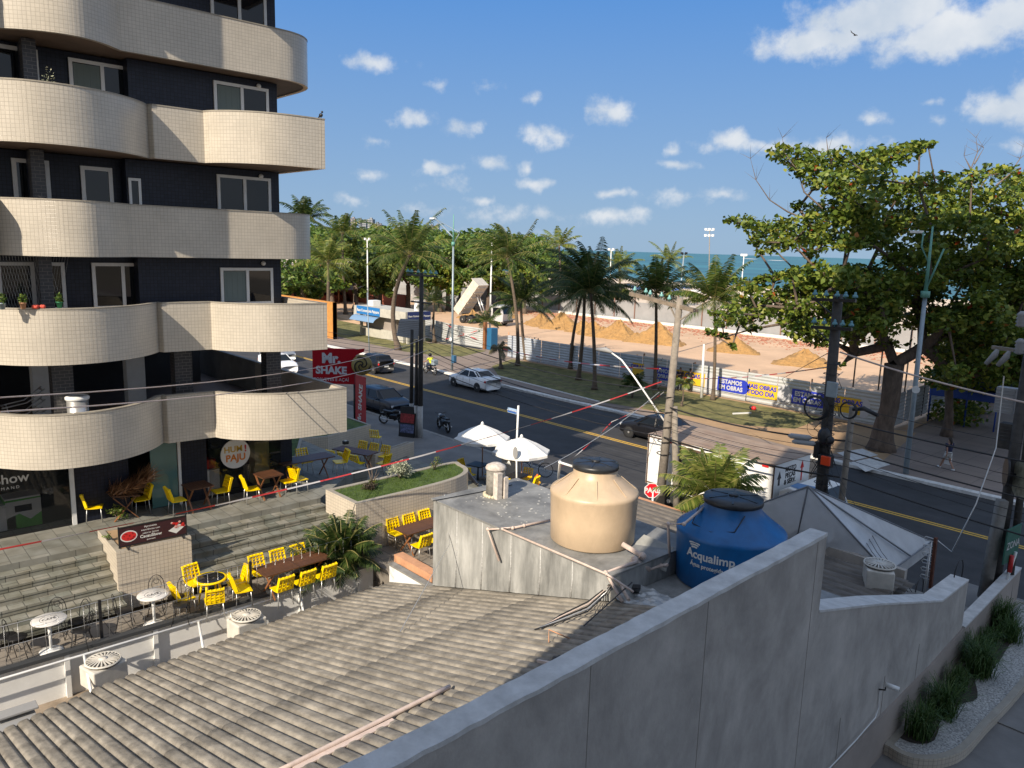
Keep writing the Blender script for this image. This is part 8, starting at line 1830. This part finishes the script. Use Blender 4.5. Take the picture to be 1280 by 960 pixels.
for px, py, r_ in ((890, 415, 8), (903, 402, 12), (897, 392, 9), (915, 388, 13), (925, 402, 13), (935, 378, 16), (950, 392, 17), (960, 372, 18), (975, 388, 18), (985, 368, 18), (1000, 385, 18), (1005, 362, 20), (1025, 378, 20), (1030, 355, 22), (1050, 372, 22), (1055, 345, 24), (1080, 358, 24), (1075, 385, 20), (1100, 378, 22), (1010, 405, 13), (1030, 410, 14), (1048, 398, 14), (1040, 425, 9), (1062, 410, 15), (1085, 405, 16), (1105, 410, 18), (905, 420, 7), (915, 432, 6), (940, 410, 9), (935, 360, 12), (925, 350, 8), (950, 352, 12), (970, 345, 12), (990, 342, 14), (1068, 440, 7), (1052, 455, 5), (995, 408, 9), (1110, 430, 12)):
    C.append(cl(px, py, r_, random.uniform(-6, 1)))
for px in range(1175, 1330, 22):
    for py in range(425, 515, 22):
        if py > 470 and (px > 1225 or px < 1195): continue
        C.append(cl(px+random.uniform(-8, 8), py+random.uniform(-8, 8), random.uniform(16, 26), random.uniform(0, 14)))
tree('huge spreading almond tree with reddish specks, right of the view', root, fork, [(a, b, c, d*1.12, e*1.12, f*1.2) for a, b, c, d, e, f in C], m_leafb, 205, .31, .50, 'almond_tree')
# bare twigs poking out
s = MB()
for pts_ in (((1010, 275), (985, 265), (962, 250), (945, 225), (938, 198)), ((1030, 262), (1005, 240), (998, 215), (980, 190), (978, 172)), ((1205, 240), (1212, 215), (1222, 190), (1220, 172)), ((1214, 212), (1205, 195)), ((1218, 205), (1230, 185)), ((1245, 232), (1262, 218), (1275, 198), (1288, 188)), ((1040, 205), (1035, 190), (1033, 172))):
    P3 = [atd(x, y, DT-1) for x, y in pts_]; s.tube(P3, [.05-.042*i/(len(P3)-1) for i in range(len(P3))], 4, cap=False)
    for p in P3[1:]:
        for _ in range(3): s.tube([p, p+Vector((random.uniform(-.8, .8), random.uniform(-.6, .6), random.uniform(.1, .9)))], [.014, .003], 3, cap=False)
o = s.build('bare_twigs', m_twig, bpy.data.objects['almond_tree'])
# smaller tree behind on the shaded side and another trunk
root2 = at(1183, 545, .15); D2_ = depth(root2); C2 = []
for i in range(34): p = atd(random.uniform(1160, 1330), random.uniform(350, 460), D2_+random.uniform(-5, 6)); r_ = random.uniform(.9, 1.5); C2.append((p.x, p.y, p.z, r_, r_, r_*.55))
tree('second almond tree with grey trunk in the shade behind the walking woman', root2, aty(1186, 480, root2.y), C2, m_leafb, 150, .27, .24, 'almond_tree')
# shaded stall and tarps under the tree
q = at(1218, 500, .15); t = thing('wooden_stall', 'low wooden stall with a coloured emblem in the deep shade', 'stall', tuple(q)); s = MB(); s.box((q.x-1.5, q.y, .15), (q.x+5, q.y+.2, 1.5)); s.build('front', M('stall_wood', (.07, .035, .02), .7), t)
s = MB(); s.add([(q.x+1.4+.4*math.cos(a)*random.uniform(.7, 1.2), q.y-.01, .9+.4*math.sin(a)*random.uniform(.7, 1.2)) for a in np.linspace(0, 2*PI, 11)[:-1]], [tuple(range(10))]); s.build('emblem', M('emblem', (.20, .25, .16), .6, ns=2.5, na=.9, col2=(.3, .1, .08)), t)
for px, py, lab in ((1262, 478, 'right blue tarpaulin under the tree'), (1212, 488, 'left blue tarpaulin under the tree')):
    q = aty(px, py, 54); s = MB(); s.add([q+Vector((-2, -1, 0)), q+Vector((2, -1, .2)), q+Vector((2, 1.5, .7)), q+Vector((-2, 1.5, .6))], [(0, 1, 2, 3)]); s.add([q+Vector((-2, -1, 0)), q+Vector((2, -1, .2)), q+Vector((2, -1.05, -.4)), q+Vector((-2, -1.05, -.5))], [(0, 1, 2, 3)])
    for dx in (-1.9, 1.9): s.tube([q+Vector((dx, -1, .1)), Vector((q.x+dx, q.y-1, .1))], .05, 6)
    tag(s.build('tarpaulin', M('tarp_blue', (.02, .06, .28), .6) if 'tarp_blue' not in bpy.data.materials else bpy.data.materials['tarp_blue']), lab, 'tarpaulin')
# small items
q = at(942, 513, .16); s = MB(); s.ball((q.x, q.y, q.z+.15), .15, 8, sx=1.2); s.ball((q.x-.25, q.y+.1, q.z+.15), .14, 8, mi=1); tag(s.build('red_backpack', [m_redb, m_black]), 'red and black bag lying on the grass', 'bag')
q = at(916, 518, .17); q1 = at(939, 517, .17); s = MB(); s.bar(q+Vector((0, 0, .05)), q1+Vector((0, 0, .05)), .09); tag(s.build('white_beam', m_white), 'white beam lying on the sunny grass', 'beam')
for i, (px, py) in enumerate(((1075, 492), (1180, 590))): pass
s = MB(); q = at(823, 402, .03); s.cbox(q+Vector((0, 0, .5)), (1.8, .9, .9)); tag(s.build('waste_container', m_poled, bevel=.05), 'dark container at the far curb of the sand lot', 'container')
# ---- far broadleaf trees
random.seed(5); np.random.seed(5)
fm = [(352, 300, 400, 60, 16), (392, 318, 392, 36, 14), (445, 292, 392, 42, 15), (475, 300, 388, 40, 14), (510, 296, 388, 44, 15), (470, 335, 392, 26, 9), (560, 292, 388, 40, 14), (590, 300, 386, 34, 13), (625, 292, 386, 36, 14), (665, 302, 386, 30, 12), (655, 330, 392, 26, 9), (700, 318, 384, 26, 11), (740, 330, 384, 20, 9), (550, 325, 390, 30, 10), (610, 328, 390, 26, 9), (370, 330, 398, 30, 10), (415, 310, 380, 34, 13), (770, 352, 390, 12, 7), (535, 300, 380, 30, 13)]
for i, (px, pyt, pyb, wpx, _h) in enumerate(fm):
    b = at(px, pyb, .03); D = depth(b); tp = aty(px, pyt, b.y); rx = wpx*D/FOC; Hh = tp.z; CC = []
    for k in range(26):
        a = random.random()*2*PI; rr_ = rx*random.random()**.55; z = Hh*(.42+.50*random.random()*(1-(rr_/rx)**2*.55)); cr_ = rx*random.uniform(.20, .34); CC.append((b.x+rr_*math.cos(a), b.y+rr_*math.sin(a), z, cr_, cr_, cr_*.6))
    tree(['rounded green beach tree', 'wide dark green beach tree', 'light green beach tree'][i % 3]+', '+ordi(sorted(x[0] for x in fm).index(px))+' crown from the left in the grove behind the lot', b, Vector((b.x, b.y, Hh*.35)), CC, [m_leafm, m_leafb, m_leafy][(i*7) % 3 if i % 4 else 0], 130, max(.42, D*.0052), .35, 'beach_tree', group='beach trees behind the sand lot')
# distant belt of woods and headland
def belt(name, az0, az1, D, htop, n, mat, leaf):
    CC = []
    for i in range(n):
        f_ = i/n; px = az0+(az1-az0)*f_+random.uniform(-5, 5); p = atd(px, 300, D*random.uniform(.85, 1.1)); r_ = D*.011; CC.append((p.x, p.y, random.uniform(.3, .92)*htop, r_*1.5, r_*1.5, r_*.7))
    V, F = cloud(CC, 90, leaf); o = polymesh(name, V, F, mat); o['kind'] = 'stuff'; return o
belt('distant_woods', 300, 690, 330, 15, 260, m_leafm, 2.2); belt('distant_woods', 330, 640, 600, 21, 200, m_leafm, 4.0)
s = MB(); V = []; F = []
for i in range(41):
    px = 280+i*12; p = atd(px, 300, 1500); h = 34*math.exp(-((px-430)/130)**2)+14*math.exp(-((px-600)/90)**2)+4*math.sin(i*.9)
    q = atd(px, 300, 1900); V += [(p.x, p.y, -1), (p.x, p.y, max(2, h)), (q.x, q.y, max(2, h)*1.15), (q.x, q.y, -1)]
for i in range(40): k = 4*i; F += [(k, k+4, k+5, k+1), (k+1, k+5, k+6, k+2)]
s.add(V, F, 0, True); o = s.build('headland', M('headland_green', (.035, .065, .03), .95, ns=.02, na=.4)); o['kind'] = 'structure'
# ---- city towers on the headland
m_tw = [brickmat('tower_white', (.42, .42, .43), (.38, .39, .4), (.10, .11, .13), 9, 3.2, 1.0, rough=.7, bump=0), brickmat('tower_grey', (.24, .29, .33), (.22, .27, .31), (.08, .09, .11), 7, 3.2, 1.0, rough=.7, bump=0), brickmat('tower_pink', (.38, .32, .31), (.36, .30, .29), (.10, .10, .12), 8, 3.2, 1.0, rough=.7, bump=0)]
tws = [(434, 272, 7, 0), (442, 273, 7, 2), (451, 274, 5, 1), (456, 276, 6, 0), (464, 274, 9, 0), (472, 279, 8, 1), (476, 281, 6, 2), (540, 282, 9, 1), (547, 281, 5, 0), (554, 294, 5, 0), (560, 294, 6, 1), (566, 296, 6, 2), (499, 280, 4, 1)]
for i, (px, py, w, k) in enumerate(tws):
    D = 1550+40*(i % 3); tp = atd(px, py, D); wd = w*D/FOC; t = thing('city_tower', ['white', 'blue grey', 'pinkish'][k]+' tower block, '+ordi(sorted(x[0] for x in tws).index(px))+' from the left on the far headland', 'building', (tp.x, tp.y, 0), 0, 'tower blocks on the far headland')
    s = MB(); s.cbox((tp.x, tp.y, tp.z/2), (wd*.8, wd, tp.z), .7); s.build('wall', m_tw[k], t)
    s = MB(); s.cbox((tp.x, tp.y, tp.z+1.5), (wd*.35, wd*.4, 3), .7); s.build('roof_house', m_tw[k], t)
    for j in (-1, 1): s = MB(); s.cbox((tp.x+wd*.45*math.cos(-.87), tp.y+wd*.45*math.sin(-.87), tp.z*.5), (wd*.12, wd*.2, tp.z*.96), .7+j*.3); s.build('balconies', m_tw[1], t); break
# ---- beach: parasols, people, boats of furniture
cols = [M('beach_blue', (.08, .16, .42), .7), M('beach_white', (.6, .6, .6), .7), M('beach_green', (.05, .35, .2), .7), M('beach_teal', (.05, .25, .32), .7)]
k = 0; UM = [700, 722, 745, 770, 785, 797, 806, 818, 830, 842, 856, 868, 935, 955, 1030, 1050, 905, 600, 575, 645]
for px, py in ((700, 366), (722, 368), (745, 366), (770, 372), (785, 368), (797, 372), (806, 368), (818, 371), (830, 368), (842, 374), (856, 370), (868, 376), (935, 385), (955, 384), (1030, 392), (1050, 389), (905, 380), (600, 362), (575, 360), (645, 365)):
    q = at(px, py, .0); cidx = [0, 0, 1, 2, 0, 0, 3, 0, 1, 0, 0, 1, 1, 0, 1, 3, 0, 2, 1, 0][k]; t = thing('beach_umbrella', ['blue', 'white', 'green', 'teal'][cidx]+' beach umbrella, '+ordi(sorted(UM).index(px))+' from the left along the beach', 'beach umbrella', tuple(q), 0, 'beach umbrellas by the sea'); s = MB()
    s.lathe([(1.5, 1.9), (1.0, 2.3), (.05, 2.6)], q, 10, sm=False); s.build('canopy', cols[cidx], t); s = MB(); s.tube([q, q+Vector((0, 0, 2.5))], .05, 5); s.build('pole', m_white, t); k += 1
shirts = [m_cloth('s_red', (.4, .05, .04)), m_cloth('s_white', (.5, .5, .5)), m_cloth('s_blue', (.05, .1, .3)), m_cloth('s_black', (.02, .02, .02)), m_cloth('s_yellow', (.6, .4, .03))]
protos = [person('beachgoer', (0, 0, 0), 0, 1.68, None, shirts[i], (shirts[(i+2) % 5], False), simple=True) for i in range(5)]
spots = [(712, 375), (735, 373), (755, 372), (765, 376), (776, 373), (788, 377), (803, 375), (812, 376), (826, 375), (835, 378), (848, 379), (862, 375), (872, 381), (883, 377), (915, 386), (690, 371), (662, 372), (941, 388), (1002, 396), (1043, 397), (629, 368)]
cn = ['red', 'white', 'blue', 'black', 'yellow']
for i, (px, py) in enumerate(spots):
    q = at(px, py, 0.0); j = i % 5; lab = 'distant beachgoer in a %s top, %s from the left on the beach' % (cn[j], ordi(sorted(x[0] for x in spots).index(px)))
    if i < 5: protos[j].location = q; protos[j].rotation_euler = (0, 0, i*1.3); tag(protos[j], lab, 'person', 'people on the beach')
    else: dup(protos[j], q, i*1.3, lab, 'people on the beach')
q = at(868, 400, .03); dup(protos[4], q, .4, 'worker in a yellow shirt standing at the far curb of the sand lot', 'people on the beach')
bpy.context.view_layer.update()
